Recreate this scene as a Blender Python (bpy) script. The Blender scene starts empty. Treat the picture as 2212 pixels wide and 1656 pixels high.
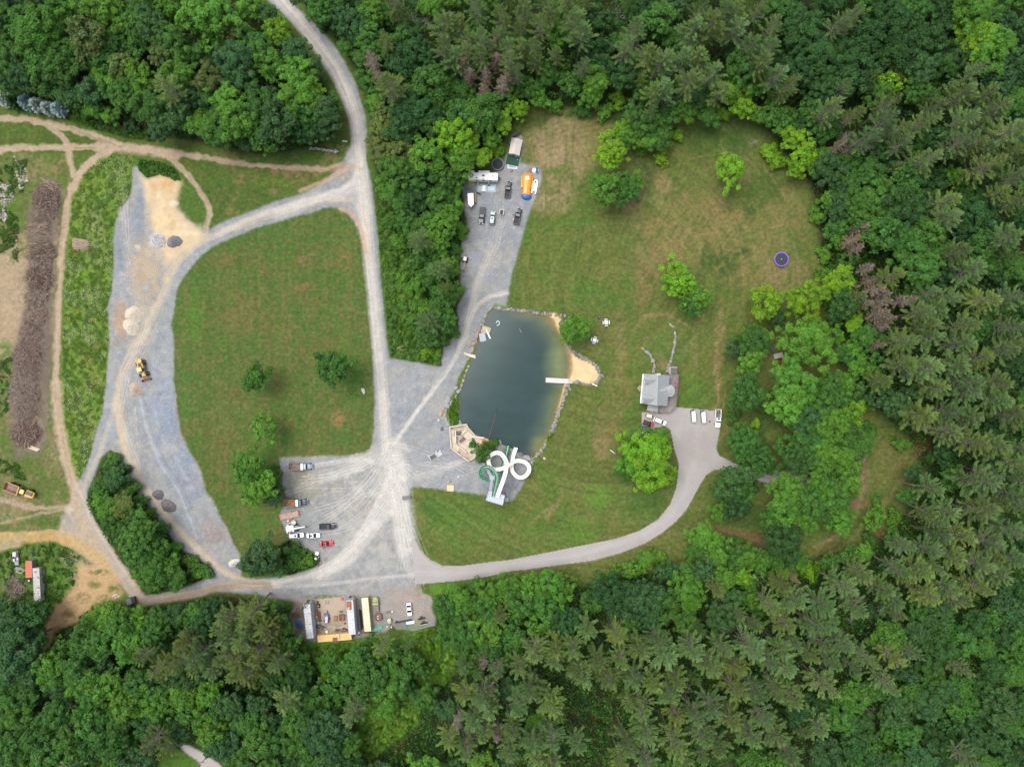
import bpy, bmesh, math, random
import numpy as np
from mathutils import Matrix, Vector
R_ = math.radians
sc = bpy.context.scene
col = sc.collection

# ------------------------------------------------------------------ camera, sky, sun
HC = 258.0            # height of the drone above the ground (m)
S = 0.168             # metres on the ground for one unit of the drawing plan
cam = bpy.data.cameras.new('drone_camera'); cam.sensor_width = 36.0
cam.lens = 36.0 * HC / (2212 * S); cam.clip_start = 1.0; cam.clip_end = 6000.0
camo = bpy.data.objects.new('drone_camera', cam); col.objects.link(camo)
camo.location = (0, 0, HC); sc.camera = camo
world = bpy.data.worlds.new('World'); sc.world = world; world.use_nodes = True
wn = world.node_tree.nodes; wl = world.node_tree.links
sky = wn.new('ShaderNodeTexSky'); sky.sky_type = 'NISHITA'; sky.sun_disc = False
SUN_EL, SUN_AZ = 68.0, 305.0
sky.sun_elevation = R_(SUN_EL); sky.sun_rotation = R_(SUN_AZ); sky.dust_density = 3.0; sky.air_density = 1.0
hs = wn.new('ShaderNodeHueSaturation'); hs.inputs['Saturation'].default_value = .45      # thin overcast
wl.new(sky.outputs[0], hs.inputs['Color']); wl.new(hs.outputs[0], wn['Background'].inputs[0]); wn['Background'].inputs[1].default_value = 0.15
sun = bpy.data.lights.new('sun', 'SUN'); sun.energy = 1.35; sun.angle = R_(38); sun.color = (1.0, .965, .90)
suno = bpy.data.objects.new('sun', sun); col.objects.link(suno)
sd = Vector((math.sin(R_(SUN_AZ)) * math.cos(R_(SUN_EL)), math.cos(R_(SUN_AZ)) * math.cos(R_(SUN_EL)), math.sin(R_(SUN_EL))))
suno.rotation_euler = sd.to_track_quat('Z', 'Y').to_euler(); suno.location = sd * 400
vs = sc.view_settings; vs.view_transform = 'Standard'; vs.look = 'None'; vs.gamma = 1.0; vs.exposure = 0.92
try: vs.use_curve_mapping = False
except Exception: pass
sc.cycles.max_bounces = 6; sc.cycles.diffuse_bounces = 3; sc.cycles.transparent_max_bounces = 6

KA = 0.60             # albedo of a surface that photographs as pure white in the open
def lin(c):
    return tuple((x/255/12.92 if x/255 <= .04045 else ((x/255+.055)/1.055)**2.4) for x in c)
def alb(c):
    k = .84 if min(c) >= 228 else KA      # white paint
    return tuple(min(.82, x*k) for x in lin(c))
def W(vx, vy, h=0.0):
    k = S*(HC-h)/HC
    return Vector(((vx-1106)*k, (828-vy)*k, h))

# ------------------------------------------------------------------ object helpers
def tag(o, label=None, cat=None, group=None, kind=None):
    if label: o['label'] = label
    if cat: o['category'] = cat
    if group: o['group'] = group
    if kind: o['kind'] = kind
    return o
def empty(name, loc=(0,0,0), rz=0.0):
    o = bpy.data.objects.new(name, None); col.objects.link(o)
    o.empty_display_size = .5; o.location = loc; o.rotation_euler = (0,0,rz); return o
def mesh_np(name, V, F, mat, tint=None, smooth=False):
    me = bpy.data.meshes.new(name); V = np.asarray(V, np.float32); F = np.asarray(F, np.int32)
    n = F.shape[1]
    me.vertices.add(len(V)); me.vertices.foreach_set('co', V.ravel())
    me.loops.add(F.size); me.loops.foreach_set('vertex_index', F.ravel())
    me.polygons.add(len(F)); me.polygons.foreach_set('loop_start', np.arange(0, F.size, n, dtype=np.int32))
    try: me.polygons.foreach_set('loop_total', np.full(len(F), n, np.int32))
    except Exception: pass
    if tint is not None:
        a = me.color_attributes.new('tint', 'FLOAT_COLOR', 'POINT')
        t = np.ones((len(V), 4), np.float32); t[:, :tint.shape[1]] = tint; a.data.foreach_set('color', t.ravel())
    if smooth: me.polygons.foreach_set('use_smooth', np.ones(len(F), bool))
    me.update(calc_edges=True)
    if mat: me.materials.append(mat)
    return me
def link(name, me, parent=None):
    o = bpy.data.objects.new(name, me); col.objects.link(o)
    if parent: o.parent = parent
    return o
MATS = {}
def M(c, rough=.6, metal=0.0, var=.14, scale=1.5, name=None, alpha=1.0, coat=0, second=None, sscale=None):
    key = (tuple(c), rough, metal, var, scale, alpha, coat, second, sscale)
    if key in MATS: return MATS[key]
    m = bpy.data.materials.new(name or 'paint_%d_%d_%d' % tuple(c)); m.use_nodes = True
    nt = m.node_tree; b = nt.nodes['Principled BSDF']
    b.inputs['Roughness'].default_value = rough; b.inputs['Metallic'].default_value = metal
    if coat: b.inputs['Coat Weight'].default_value = coat
    A = alb(c)
    tc = nt.nodes.new('ShaderNodeTexCoord'); no = nt.nodes.new('ShaderNodeTexNoise')
    no.inputs['Scale'].default_value = scale; no.inputs['Detail'].default_value = 6
    nt.links.new(tc.outputs['Object'], no.inputs['Vector'])
    mr = nt.nodes.new('ShaderNodeMapRange'); mr.inputs[1].default_value = .3; mr.inputs[2].default_value = .7
    mr.inputs[3].default_value = 1-var; mr.inputs[4].default_value = 1+var*.6
    nt.links.new(no.outputs[0], mr.inputs[0])
    mx = nt.nodes.new('ShaderNodeVectorMath'); mx.operation = 'SCALE'
    nt.links.new(mr.outputs[0], mx.inputs['Scale'])
    if second:
        n2 = nt.nodes.new('ShaderNodeTexNoise'); n2.inputs['Scale'].default_value = sscale or 1.0; n2.inputs['Detail'].default_value = 8
        nt.links.new(tc.outputs['Object'], n2.inputs['Vector'])
        r2 = nt.nodes.new('ShaderNodeMapRange'); r2.inputs[1].default_value = .52; r2.inputs[2].default_value = .62
        nt.links.new(n2.outputs[0], r2.inputs[0])
        mc = nt.nodes.new('ShaderNodeMix'); mc.data_type = 'RGBA'
        mc.inputs[6].default_value = (*A, 1); mc.inputs[7].default_value = (*alb(second), 1)
        nt.links.new(r2.outputs[0], mc.inputs[0]); nt.links.new(mc.outputs[2], mx.inputs[0])
    else:
        mx.inputs[0].default_value = A
    nt.links.new(mx.outputs[0], b.inputs['Base Color'])
    MATS[key] = m; return m
def GLASS(): return M((36, 44, 50), .08, 0, .05, 1, 'car_glass')
def RUB(): return M((45, 45, 47), .85, 0, .1, 3, 'rubber')

class MB:
    def __init__(s, mat=None): s.v = []; s.f = []; s.T = Matrix()
    def add(s, vs, fs):
        n = len(s.v)
        for p in vs: s.v.append(tuple(s.T @ Vector(p)))
        for f in fs: s.f.append(tuple(n+i for i in f))
        return s
    def box(s, x0, x1, y0, y1, z0, z1, ix=0, iy=0, ix2=None):
        j = ix if ix2 is None else ix2
        return s.add([(x0,y0,z0),(x1,y0,z0),(x1,y1,z0),(x0,y1,z0),(x0+ix,y0+iy,z1),(x1-j,y0+iy,z1),(x1-j,y1-iy,z1),(x0+ix,y1-iy,z1)],
                     [(3,2,1,0),(4,5,6,7),(0,1,5,4),(1,2,6,5),(2,3,7,6),(3,0,4,7)])
    def cbox(s, x0, x1, y0, y1, z0, z1, b=.08):      # box with chamfered upright and top edges
        def ring(z, i, c):
            a0,a1,b0,b1 = x0+i,x1-i,y0+i,y1-i
            return [(a0+c,b0,z),(a1-c,b0,z),(a1,b0+c,z),(a1,b1-c,z),(a1-c,b1,z),(a0+c,b1,z),(a0,b1-c,z),(a0,b0+c,z)]
        return s.loft([ring(z0,0,b), ring(z1-b,0,b), ring(z1,b,b)])
    def loft(s, rings, cap=True):
        n = len(rings[0]); vs = [p for r in rings for p in r]; fs = []
        for k in range(len(rings)-1):
            for i in range(n):
                j = (i+1) % n; fs.append((k*n+i, k*n+j, (k+1)*n+j, (k+1)*n+i))
        if cap: fs.append(tuple(reversed(range(n)))); fs.append(tuple((len(rings)-1)*n+i for i in range(n)))
        return s.add(vs, fs)
    def cyl(s, p0, p1, r0, r1=None, n=10, cap=True):
        r1 = r0 if r1 is None else r1
        p0, p1 = Vector(p0), Vector(p1); d = (p1-p0)
        if d.length < 1e-6: return s
        d.normalize(); a = d.orthogonal().normalized(); b = d.cross(a)
        ring = lambda p, r: [tuple(p+(a*math.cos(2*math.pi*i/n)+b*math.sin(2*math.pi*i/n))*r) for i in range(n)]
        return s.loft([ring(p0, r0), ring(p1, r1)], cap)
    def tube(s, pts, r, n=6, r1=None):
        r1 = r if r1 is None else r1; m = len(pts)
        for i in range(m-1):
            s.cyl(pts[i], pts[i+1], r+(r1-r)*i/(m-1), r+(r1-r)*(i+1)/(m-1), n, True)
        return s
    def prism(s, poly, z0, z1):
        a = sum(poly[i][0]*poly[(i+1)%len(poly)][1]-poly[(i+1)%len(poly)][0]*poly[i][1] for i in range(len(poly)))
        if a < 0: poly = list(reversed(poly))
        return s.loft([[(x,y,z0) for x,y in poly], [(x,y,z1) for x,y in poly]])
    def quad(s, a, b, c, d): return s.add([a,b,c,d], [(0,1,2,3)])
    def ball(s, c, rx, ry=None, rz=None, nu=12, nv=7, half=False):
        ry = rx if ry is None else ry; rz = rx if rz is None else rz
        rings = []
        for k in range(nv+1):
            t = (math.pi/2 if half else math.pi)*k/nv - (0 if half else math.pi/2)
            cr = max(math.cos(t), 1e-3)
            rings.append([(c[0]+rx*cr*math.cos(2*math.pi*i/nu), c[1]+ry*cr*math.sin(2*math.pi*i/nu), c[2]+rz*math.sin(t)) for i in range(nu)])
        return s.loft(rings)
    def build(s, name, mat, parent=None, smooth=False, loc=None):
        me = bpy.data.meshes.new(name)
        vs = s.v
        if loc is not None: vs = [(p[0]-loc[0], p[1]-loc[1], p[2]-loc[2]) for p in vs]
        me.from_pydata(vs, [], s.f); me.update()
        if smooth: me.polygons.foreach_set('use_smooth', [True]*len(me.polygons))
        me.materials.append(mat)
        o = link(name, me, parent)
        return o
def heading(dx, dy): return math.atan2(-dy, dx)
def thing(name, v, label, cat, vec=(1,0), h=0.0, group=None, z=0.0):
    p = W(v[0], v[1], h); o = empty(name, (p.x, p.y, z), heading(*vec))
    return tag(o, label, cat, group)
def copy_tree(o, parent=None):
    c = o.copy(); col.objects.link(c); c.parent = parent
    for ch in o.children: copy_tree(ch, c)
    return c
# ------------------------------------------------------------------ ground: one sheet of terrain cut into its surfaces
GSTEP = 1.7
gx0, gy0 = -34.0, -34.0
NX = int((2212+68)/GSTEP)+1; NY = int((1656+68)/GSTEP)+1
GX, GY = np.meshgrid(gx0+np.arange(NX)*GSTEP, gy0+np.arange(NY)*GSTEP)
_tab = np.random.RandomState(7).rand(512, 512).astype(np.float32)
def vn(x, y, s, seed=0):
    x = x/s+seed*17.13; y = y/s+seed*31.7
    xi = np.floor(x).astype(np.int64); yi = np.floor(y).astype(np.int64); fx = x-xi; fy = y-yi
    fx = fx*fx*(3-2*fx); fy = fy*fy*(3-2*fy)
    a = _tab[yi & 511, xi & 511]; b = _tab[yi & 511, (xi+1) & 511]; c = _tab[(yi+1) & 511, xi & 511]; d = _tab[(yi+1) & 511, (xi+1) & 511]
    return (a+(b-a)*fx)*(1-fy)+(c+(d-c)*fx)*fy
def fb(x, y, s, seed=0, o=4):
    t = 0; a = .5; n = 0
    for k in range(o):
        c_, s_ = math.cos(.6+k*.9), math.sin(.6+k*.9); t = t+a*vn(x*c_-y*s_+500, x*s_+y*c_+500, s/2**k, seed+k); n += a; a *= .55
    return t/n
def raster(poly):
    poly = np.asarray(poly, float); m = np.zeros((NY, NX), bool)
    for j in range(NY):
        y = gy0+j*GSTEP+.01
        y1 = poly[:, 1]; y2 = np.roll(y1, -1); x1 = poly[:, 0]; x2 = np.roll(x1, -1)
        k = (y1 > y) != (y2 > y)
        if not k.any(): continue
        xs = np.sort(x1[k]+(y-y1[k])*(x2[k]-x1[k])/(y2[k]-y1[k]))
        for a, b in zip(xs[::2], xs[1::2]):
            i0 = int(np.ceil((a-gx0)/GSTEP)); i1 = int(np.floor((b-gx0)/GSTEP))
            if i1 >= 0 and i0 < NX: m[j, max(0, i0):i1+1] = True
    return m
def blur(m, r):
    m = m.astype(np.float32); r = int(r)
    if r < 1: return m
    for ax in (0, 1):
        for _ in range(2):
            p = np.pad(m, [(r+1, r) if a == ax else (0, 0) for a in (0, 1)], 'edge'); c = np.cumsum(p, axis=ax)
            m = (np.take(c, range(2*r+1, c.shape[ax]), ax)-np.take(c, range(0, c.shape[ax]-2*r-1), ax))/(2*r+1)
    return m
_wx = (fb(GX, GY, 14, 91, 3)-.5); _wy = (fb(GX, GY, 14, 95, 3)-.5)
def warp(m, amt):       # uneven edges
    i = np.clip(np.round((GX+_wx*amt*2-gx0)/GSTEP), 0, NX-1).astype(int); j = np.clip(np.round((GY+_wy*amt*2-gy0)/GSTEP), 0, NY-1).astype(int)
    return m[j, i]
def inside0(poly, x, y):
    c = False; n = len(poly)
    for i in range(n):
        x1, y1 = poly[i]; x2, y2 = poly[(i+1) % n]
        if (y1 > y) != (y2 > y) and x < x1+(y-y1)*(x2-x1)/(y2-y1): c = not c
    return c
C = np.zeros((NY, NX, 3), np.float32)          # surface colour
K = np.zeros((NY, NX), np.float32)             # 0 turf .. 1 stone
CL = np.zeros((NY, NX), np.int8)               # which surface
def put(m, c, k=None, a=1.0):
    global C, K
    m = (m*a)[..., None].astype(np.float32)
    C = C*(1-m)+np.array(alb(c), np.float32)*m
    if k is not None: K = K*(1-m[..., 0])+k*m[..., 0]
def P(poly, c, soft=1, wv=2.0, k=None, a=1.0, cls=None, noise=None):
    m = raster(poly)
    if wv: m = warp(m, wv)
    f = blur(m, soft)
    if noise is not None: s, lo, hi, sd_ = noise; f = f*np.clip((fb(GX, GY, s, sd_)-lo)/(hi-lo), 0, 1)
    put(f, c, k, a)
    if cls is not None: CL[m] = cls
    return m
def ST(pts, w, c, a=1.0, k=None, streak=0, soft=.35, cls=None, rag=0.0):
    pts = np.asarray(pts, float); w2 = w/2+6
    x0, y0 = pts.min(0)-w2; x1, y1 = pts.max(0)+w2
    i0 = max(0, int((x0-gx0)/GSTEP)); i1 = min(NX, int((x1-gx0)/GSTEP)+1); j0 = max(0, int((y0-gy0)/GSTEP)); j1 = min(NY, int((y1-gy0)/GSTEP)+1)
    if i1 <= i0 or j1 <= j0: return
    X = GX[j0:j1, i0:i1]+_wx[j0:j1, i0:i1]*rag; Y = GY[j0:j1, i0:i1]+_wy[j0:j1, i0:i1]*rag
    D = np.full(X.shape, 1e9); L = np.zeros(X.shape); T = np.zeros(X.shape); s0 = 0
    for a_, b_ in zip(pts[:-1], pts[1:]):
        d = b_-a_; l = math.hypot(*d)
        if l < 1e-6: continue
        t = np.clip(((X-a_[0])*d[0]+(Y-a_[1])*d[1])/(l*l), 0, 1)
        px = X-a_[0]-t*d[0]; py = Y-a_[1]-t*d[1]; q = np.hypot(px, py); n = q < D
        sg = np.sign(d[0]*py-d[1]*px)
        D[n] = q[n]; L[n] = (q*sg)[n]; T[n] = (s0+t*l)[n]; s0 += l
    f = np.clip((w/2-D)/(max(.5, w*soft*.5)), 0, 1)
    if streak: 
        ns = vn(L+300+_wx[j0:j1, i0:i1]*3, T*0.02, 1.7, 3)*.55+vn(L+300, T*.012, 4.2, 8)*.45
        f = f*np.clip(1-streak+streak*2.2*(ns-.25), 0, 1)
    sub = (slice(j0, j1), slice(i0, i1)); m = (f*a)[..., None].astype(np.float32)
    C[sub] = C[sub]*(1-m)+np.array(alb(c), np.float32)*m
    if k is not None: K[sub] = K[sub]*(1-m[..., 0])+k*m[..., 0]
    if cls is not None: CL[sub][D < w/2] = cls
def BL(x, y, rx, ry, c, a=.6, ns=14, lo=.30, hi=.54, sd_=0, rot=0, only=None, k=None):
    w = max(rx, ry)*1.5+8
    i0 = max(0, int((x-w-gx0)/GSTEP)); i1 = min(NX, int((x+w-gx0)/GSTEP)+1); j0 = max(0, int((y-w-gy0)/GSTEP)); j1 = min(NY, int((y+w-gy0)/GSTEP)+1)
    if i1 <= i0 or j1 <= j0: return
    sub = (slice(j0, j1), slice(i0, i1)); X = GX[sub]-x; Y = GY[sub]-y; r = R_(rot)
    u = (X*math.cos(r)-Y*math.sin(r))/rx; v = (X*math.sin(r)+Y*math.cos(r))/ry
    q = u*u+v*v; f = np.clip(1.15-q, 0, 1)
    if ns: f = f*np.clip((fb(GX[sub], GY[sub], ns, 40+sd_)-lo)/(hi-lo), 0, 1)
    if only is not None: f = f*(CL[sub] == only)
    m = (f*a)[..., None].astype(np.float32); C[sub] = C[sub]*(1-m)+np.array(alb(c), np.float32)*m
    if k is not None: K[sub] = K[sub]*(1-m[..., 0])+k*m[..., 0]

GRASS, GRAVEL, PAVED, DIRT, SAND, BED, MEADOW, FLOOR, SLAB = range(9)
n1 = fb(GX, GY, 60, 1); n2 = fb(GX, GY, 22, 11); n3 = fb(GX, GY, 7, 21, 3)
vstr = fb(GX*3.2, GY*.55, 26, 31, 3)
put(np.ones((NY, NX)), (88, 112, 50))
put(np.clip((n2-.45)*4, 0, 1), (104, 118, 56), a=.6); put(np.clip((n1-.5)*5, 0, 1), (78, 112, 48), a=.5)
# --- woodland floor
F1 = [(-40,-40),(560,-40),(574,15),(628,72),(680,147),(716,215),(728,280),(690,318),(600,330),(520,330),(420,305),(345,292),(270,280),(225,272),(140,240),(0,207),(-40,205)]
F2 = [(635,-40),(675,40),(733,95),(768,155),(800,240),(808,330),(812,430),(822,540),(832,640),(845,765),(880,772),(945,785),(958,735),(992,705),(988,640),(996,560),(1003,480),(1000,400),(1010,375),(1065,345),(1095,290),(1112,262),(1160,215),(1215,235),(1300,235),(1360,215),(1430,245),(1500,262),(1560,235),(1640,255),(1700,340),(1752,400),(1765,480),(1778,600),(1790,690),(1830,750),(1850,830),(1885,890),(1935,940),(1966,1000),(1955,1080),(1925,1145),(1880,1165),(1860,1205),(1800,1190),(1740,1205),(1660,1225),(1590,1225),(1480,1205),(1400,1220),(1340,1235),(1260,1262),(1200,1250),(1106,1250),(945,1265),(945,1345),(885,1372),(800,1385),(690,1396),(635,1385),(612,1330),(560,1292),(470,1285),(370,1302),(310,1310),(240,1300),(190,1325),(140,1350),(112,1370),(95,1420),(80,1330),(60,1310),(0,1290),(-40,1290),(-40,1700),(2260,1700),(2260,-40)]
TRI = [(240,968),(205,1023),(187,1065),(192,1105),(210,1135),(230,1168),(245,1200),(265,1223),(297,1269),(300,1282),(342,1284),(400,1269),(437,1257),(464,1240),(425,1205),(385,1180),(360,1143),(325,1098),(300,1063),(275,1018),(257,988)]
for f in (F1, F2, TRI):
    P(f, (58, 66, 38), 3, 5, .0, 1, FLOOR); P(f, (88, 66, 46), 2, 5, None, .7, None, (24, .5, .62, 5)); P(f, (50, 80, 34), 2, 5, None, .8, None, (18, .45, .6, 15))
# --- lawns
LAWN = [(1085,361),(1106,290),(1150,230),(1300,230),(1440,250),(1560,250),(1660,290),(1745,390),(1770,560),(1790,700),(1845,830),(1960,950),(1985,1010),(1950,1110),(1880,1180),(1700,1210),(1560,1225),(1250,1245),(1106,1245),(890,1262),(885,1050),(1100,1090),(1150,990),(1240,830),(1300,830),(1200,690),(1093,664),(1165,414)]
P(LAWN, (102, 114, 56), 5, 6, 0, 1, GRASS)
lw = blur(raster(LAWN), 6)
put(lw*np.clip((n2-.48)*5, 0, 1), (120, 118, 66), a=.5); put(lw*np.clip((fb(GX, GY, 40, 61)-.5)*6, 0, 1), (86, 116, 48), a=.55)
put(lw*np.clip((fb(GX, GY, 9, 63, 3)-.5)*5, 0, 1), (132, 122, 76), a=.22)
T1 = (158, 136, 98); T2 = (138, 124, 78); G1 = (84, 124, 48); G2 = (62, 92, 40); G3 = (100, 140, 50)
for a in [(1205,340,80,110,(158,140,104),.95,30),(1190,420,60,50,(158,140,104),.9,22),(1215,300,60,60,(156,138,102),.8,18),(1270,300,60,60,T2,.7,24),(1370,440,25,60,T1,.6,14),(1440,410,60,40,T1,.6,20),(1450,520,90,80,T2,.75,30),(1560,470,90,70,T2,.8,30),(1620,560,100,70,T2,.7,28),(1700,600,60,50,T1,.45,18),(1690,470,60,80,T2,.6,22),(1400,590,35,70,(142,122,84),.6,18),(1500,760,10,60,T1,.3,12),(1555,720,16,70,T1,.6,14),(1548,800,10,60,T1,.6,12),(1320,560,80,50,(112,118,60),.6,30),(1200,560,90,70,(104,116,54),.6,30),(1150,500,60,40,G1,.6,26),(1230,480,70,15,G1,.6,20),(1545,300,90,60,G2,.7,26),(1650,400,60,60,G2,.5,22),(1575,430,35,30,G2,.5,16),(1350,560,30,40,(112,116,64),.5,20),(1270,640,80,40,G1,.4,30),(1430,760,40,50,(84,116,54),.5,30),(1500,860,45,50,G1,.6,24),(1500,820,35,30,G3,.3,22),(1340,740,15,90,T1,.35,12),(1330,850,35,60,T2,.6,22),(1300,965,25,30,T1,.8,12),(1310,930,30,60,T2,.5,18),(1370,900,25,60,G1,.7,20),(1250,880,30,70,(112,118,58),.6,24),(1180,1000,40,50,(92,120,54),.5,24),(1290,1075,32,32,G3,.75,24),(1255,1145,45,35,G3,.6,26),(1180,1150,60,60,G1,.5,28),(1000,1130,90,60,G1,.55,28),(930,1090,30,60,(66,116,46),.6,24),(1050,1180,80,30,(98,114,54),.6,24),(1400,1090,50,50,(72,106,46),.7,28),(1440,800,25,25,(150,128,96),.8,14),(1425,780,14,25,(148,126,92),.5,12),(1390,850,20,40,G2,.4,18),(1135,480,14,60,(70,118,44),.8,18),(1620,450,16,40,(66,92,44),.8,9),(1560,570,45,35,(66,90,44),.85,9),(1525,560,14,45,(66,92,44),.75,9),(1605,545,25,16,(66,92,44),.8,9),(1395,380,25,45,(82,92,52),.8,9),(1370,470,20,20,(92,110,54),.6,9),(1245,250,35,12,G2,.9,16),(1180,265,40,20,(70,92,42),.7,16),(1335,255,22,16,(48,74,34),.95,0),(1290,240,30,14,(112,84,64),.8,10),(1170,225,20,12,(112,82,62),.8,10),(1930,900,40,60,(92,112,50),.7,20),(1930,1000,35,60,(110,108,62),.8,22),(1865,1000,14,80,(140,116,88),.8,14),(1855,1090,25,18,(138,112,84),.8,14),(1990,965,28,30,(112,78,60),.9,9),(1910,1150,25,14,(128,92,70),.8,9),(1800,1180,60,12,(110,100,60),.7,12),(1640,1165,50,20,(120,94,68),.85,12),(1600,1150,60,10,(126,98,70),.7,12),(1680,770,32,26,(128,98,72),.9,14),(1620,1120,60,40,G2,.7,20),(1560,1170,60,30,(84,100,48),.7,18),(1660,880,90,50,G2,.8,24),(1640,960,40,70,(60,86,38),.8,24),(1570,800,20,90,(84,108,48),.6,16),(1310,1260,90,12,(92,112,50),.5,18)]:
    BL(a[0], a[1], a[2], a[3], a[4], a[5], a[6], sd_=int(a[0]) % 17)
for pts, w, c, a in [([(1760,1180),(1820,1150),(1850,1110),(1862,1050),(1868,980),(1866,920),(1850,860)],13,(150,126,98),.85),([(1480,1132),(1540,1138),(1600,1152),(1650,1172),(1700,1180)],12,(136,106,80),.85),([(1500,1120),(1560,1150),(1610,1190)],6,(130,108,80),.6),([(1240,480),(1310,500),(1370,540),(1420,600)],5,(146,132,88),.4),([(1180,600),(1260,580),(1330,600),(1380,660)],5,(140,130,84),.35),([(1400,430),(1480,500),(1600,520),(1700,480)],6,(156,138,96),.4),([(1420,380),(1500,340),(1580,330),(1650,360),(1700,430)],6,(146,130,88),.4),([(1181,1118),(1196,1098),(1207,1080)],16,(164,136,102),.6),([(1143,1132),(1170,1112),(1190,1090)],12,(158,132,98),.5),([(1040,1180),(1100,1150),(1160,1120)],8,(132,122,76),.35),([(1392,684),(1420,676),(1445,680),(1462,692),(1482,702)],9,(166,132,100),.75),([(1400,700),(1395,690),(1420,678)],10,(140,124,86),.5),([(1470,1100),(1440,1145),(1400,1175)],9,(136,120,80),.6),([(1400,1176),(1460,1155),(1530,1140),(1600,1142),(1650,1160)],8,(132,112,76),.55),([(1553,830),(1551,860),(1546,885)],7,(170,140,100),.8),([(1566,845),(1564,865),(1563,882)],5,(166,138,98),.6),([(1556,830),(1560,780),(1556,720)],14,(134,120,74),.5),([(1395,500),(1415,550),(1400,620),(1390,680),(1360,740),(1340,800)],16,(136,124,78),.45),([(1376,500),(1395,545),(1415,575)],10,(76,118,52),.7),([(1375,720),(1365,740),(1372,760)],14,(72,118,54),.5)]:
    ST(pts, w, c, a, rag=6, streak=.5, soft=.8)
ang = np.arctan2(GY-1000, GX-1180)
put(lw*np.clip((vn(ang*140, np.hypot(GX-1180, GY-1000)*.02, 1.0, 71)-.55)*3, 0, 1), (74, 102, 44), a=.4)
C = (C*(1+(lw*.09*np.clip((vn(np.hypot(GX-1330, GY-620)+_wx*3, ang*2, 5.5, 207)-.5)*3, -1, 1))[..., None])).astype(np.float32)
# --- field A
FA = [(720,450),(703,450),(653,464),(603,479),(553,493),(475,524),(437,549),(412,579),(397,599),(385,619),(380,639),(376,676),(370,701),(375,726),(377,764),(377,828),(382,890),(390,933),(405,968),(435,1018),(440,1053),(465,1090),(475,1115),(492,1140),(500,1163),(515,1193),(520,1203),(523,1246),(555,1250),(628,1242),(678,1225),(693,1213),(688,1198),(653,1183),(625,1160),(615,1140),(603,1115),(612,1093),(620,1073),(607,1040),(603,988),(653,985),(753,983),(788,978),(799,970),(804,953),(809,915),(808,878),(807,789),(801,714),(796,639),(789,564),(783,514),(780,509),(768,484),(750,461),(733,450)]
P(FA, (90, 108, 52), 1, 2.5, 0, 1, GRASS); fa = blur(raster(FA), 2)
put(fa*np.clip((vstr-.46)*5, 0, 1), (124, 112, 68), a=.55); put(fa*np.clip((n1-.46)*6, 0, 1), (84, 118, 50), a=.6); put(fa*np.clip((n2-.52)*6, 0, 1), (112, 122, 62), a=.5)
put(fa*np.clip((fb(GX, GY, 8, 65, 3)-.5)*5, 0, 1), (136, 120, 78), a=.25)
for a in [(730,905,16,22,(166,128,88),.8,9),(650,560,20,10,(134,108,74),.6,10),(740,560,20,30,(138,112,74),.5,12),(660,620,25,10,(136,110,76),.6,10),(480,560,30,20,(132,106,72),.5,10),(420,700,20,90,G1,.7,20),(760,800,35,90,G1,.5,24),(470,1000,20,80,(120,104,64),.5,14),(400,860,14,70,(76,124,56),.6,18),(520,680,60,60,(116,110,64),.6,22),(740,940,30,30,(70,112,50),.5,20),(550,1140,30,40,(72,116,46),.6,20),(610,900,60,60,(84,112,50),.5,28),(480,900,40,60,(104,112,60),.6,22),(600,1110,20,25,(84,124,50),.6,14)]:
    BL(a[0], a[1], a[2], a[3], a[4], a[5], a[6], sd_=int(a[0]) % 13)
# --- grass and meadow on the far side of the tracks
NWG = [(-40,205),(0,210),(140,245),(225,272),(275,290),(345,295),(420,310),(520,335),(600,335),(690,325),(728,285),(745,230),(757,270),(760,300),(740,342),(720,372),(640,410),(553,450),(500,470),(455,485),(440,420),(380,345),(300,330),(0,330),(-40,330)]
P(NWG, (84, 106, 46), 2, 3, 0, 1, GRASS)
for a in [(320,292,50,14,(76,96,42),.9,0),(640,345,80,16,(84,116,48),.7,16),(520,370,60,30,(100,110,56),.7,16),(620,375,60,25,(122,112,68),.6,14),(590,400,50,20,(96,128,52),.6,16),(480,400,30,30,(72,100,44),.7,14),(190,240,70,16,(92,132,48),.6,12),(70,240,60,16,(82,122,44),.7,12),(60,285,50,16,(84,118,46),.8,12),(705,300,40,24,(76,100,44),.6,16)]:
    BL(a[0], a[1], a[2], a[3], a[4], a[5], a[6], sd_=int(a[0]) % 13)
ng = blur(raster(NWG), 2); put(ng*np.clip((fb(GX, GY, 30, 221)-.48)*6, 0, 1), (108, 112, 58), a=.5); put(ng*np.clip((fb(GX, GY, 11, 223)-.52)*7, 0, 1), (66, 94, 38), a=.45); put(ng*np.clip((fb(GX, GY, 14, 225)-.56)*8, 0, 1)*np.clip((GX-430)/80, 0, 1), (142, 122, 82), a=.5)
MEAD = [(172,1044),(140,1000),(137,940),(133,860),(135,760),(140,640),(146,540),(152,440),(168,390),(200,352),(240,335),(290,335),(290,362),(285,414),(275,434),(257,456),(250,479),(246,514),(246,564),(242,626),(232,664),(235,702),(237,739),(232,789),(229,828),(222,890),(207,933),(197,978),(185,1013)]
P(MEAD, (114, 140, 58), 1, 2.5, 0, 1, MEADOW); md = blur(raster(MEAD), 2)
put(md*np.clip((n2-.45)*5, 0, 1), (98, 132, 50), a=.6); put(md*np.clip((fb(GX, GY, 12, 77)-.52)*7, 0, 1), (126, 138, 56), a=.5); put(md*np.clip((n3-.55)*7, 0, 1), (84, 112, 48), a=.6)
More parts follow.
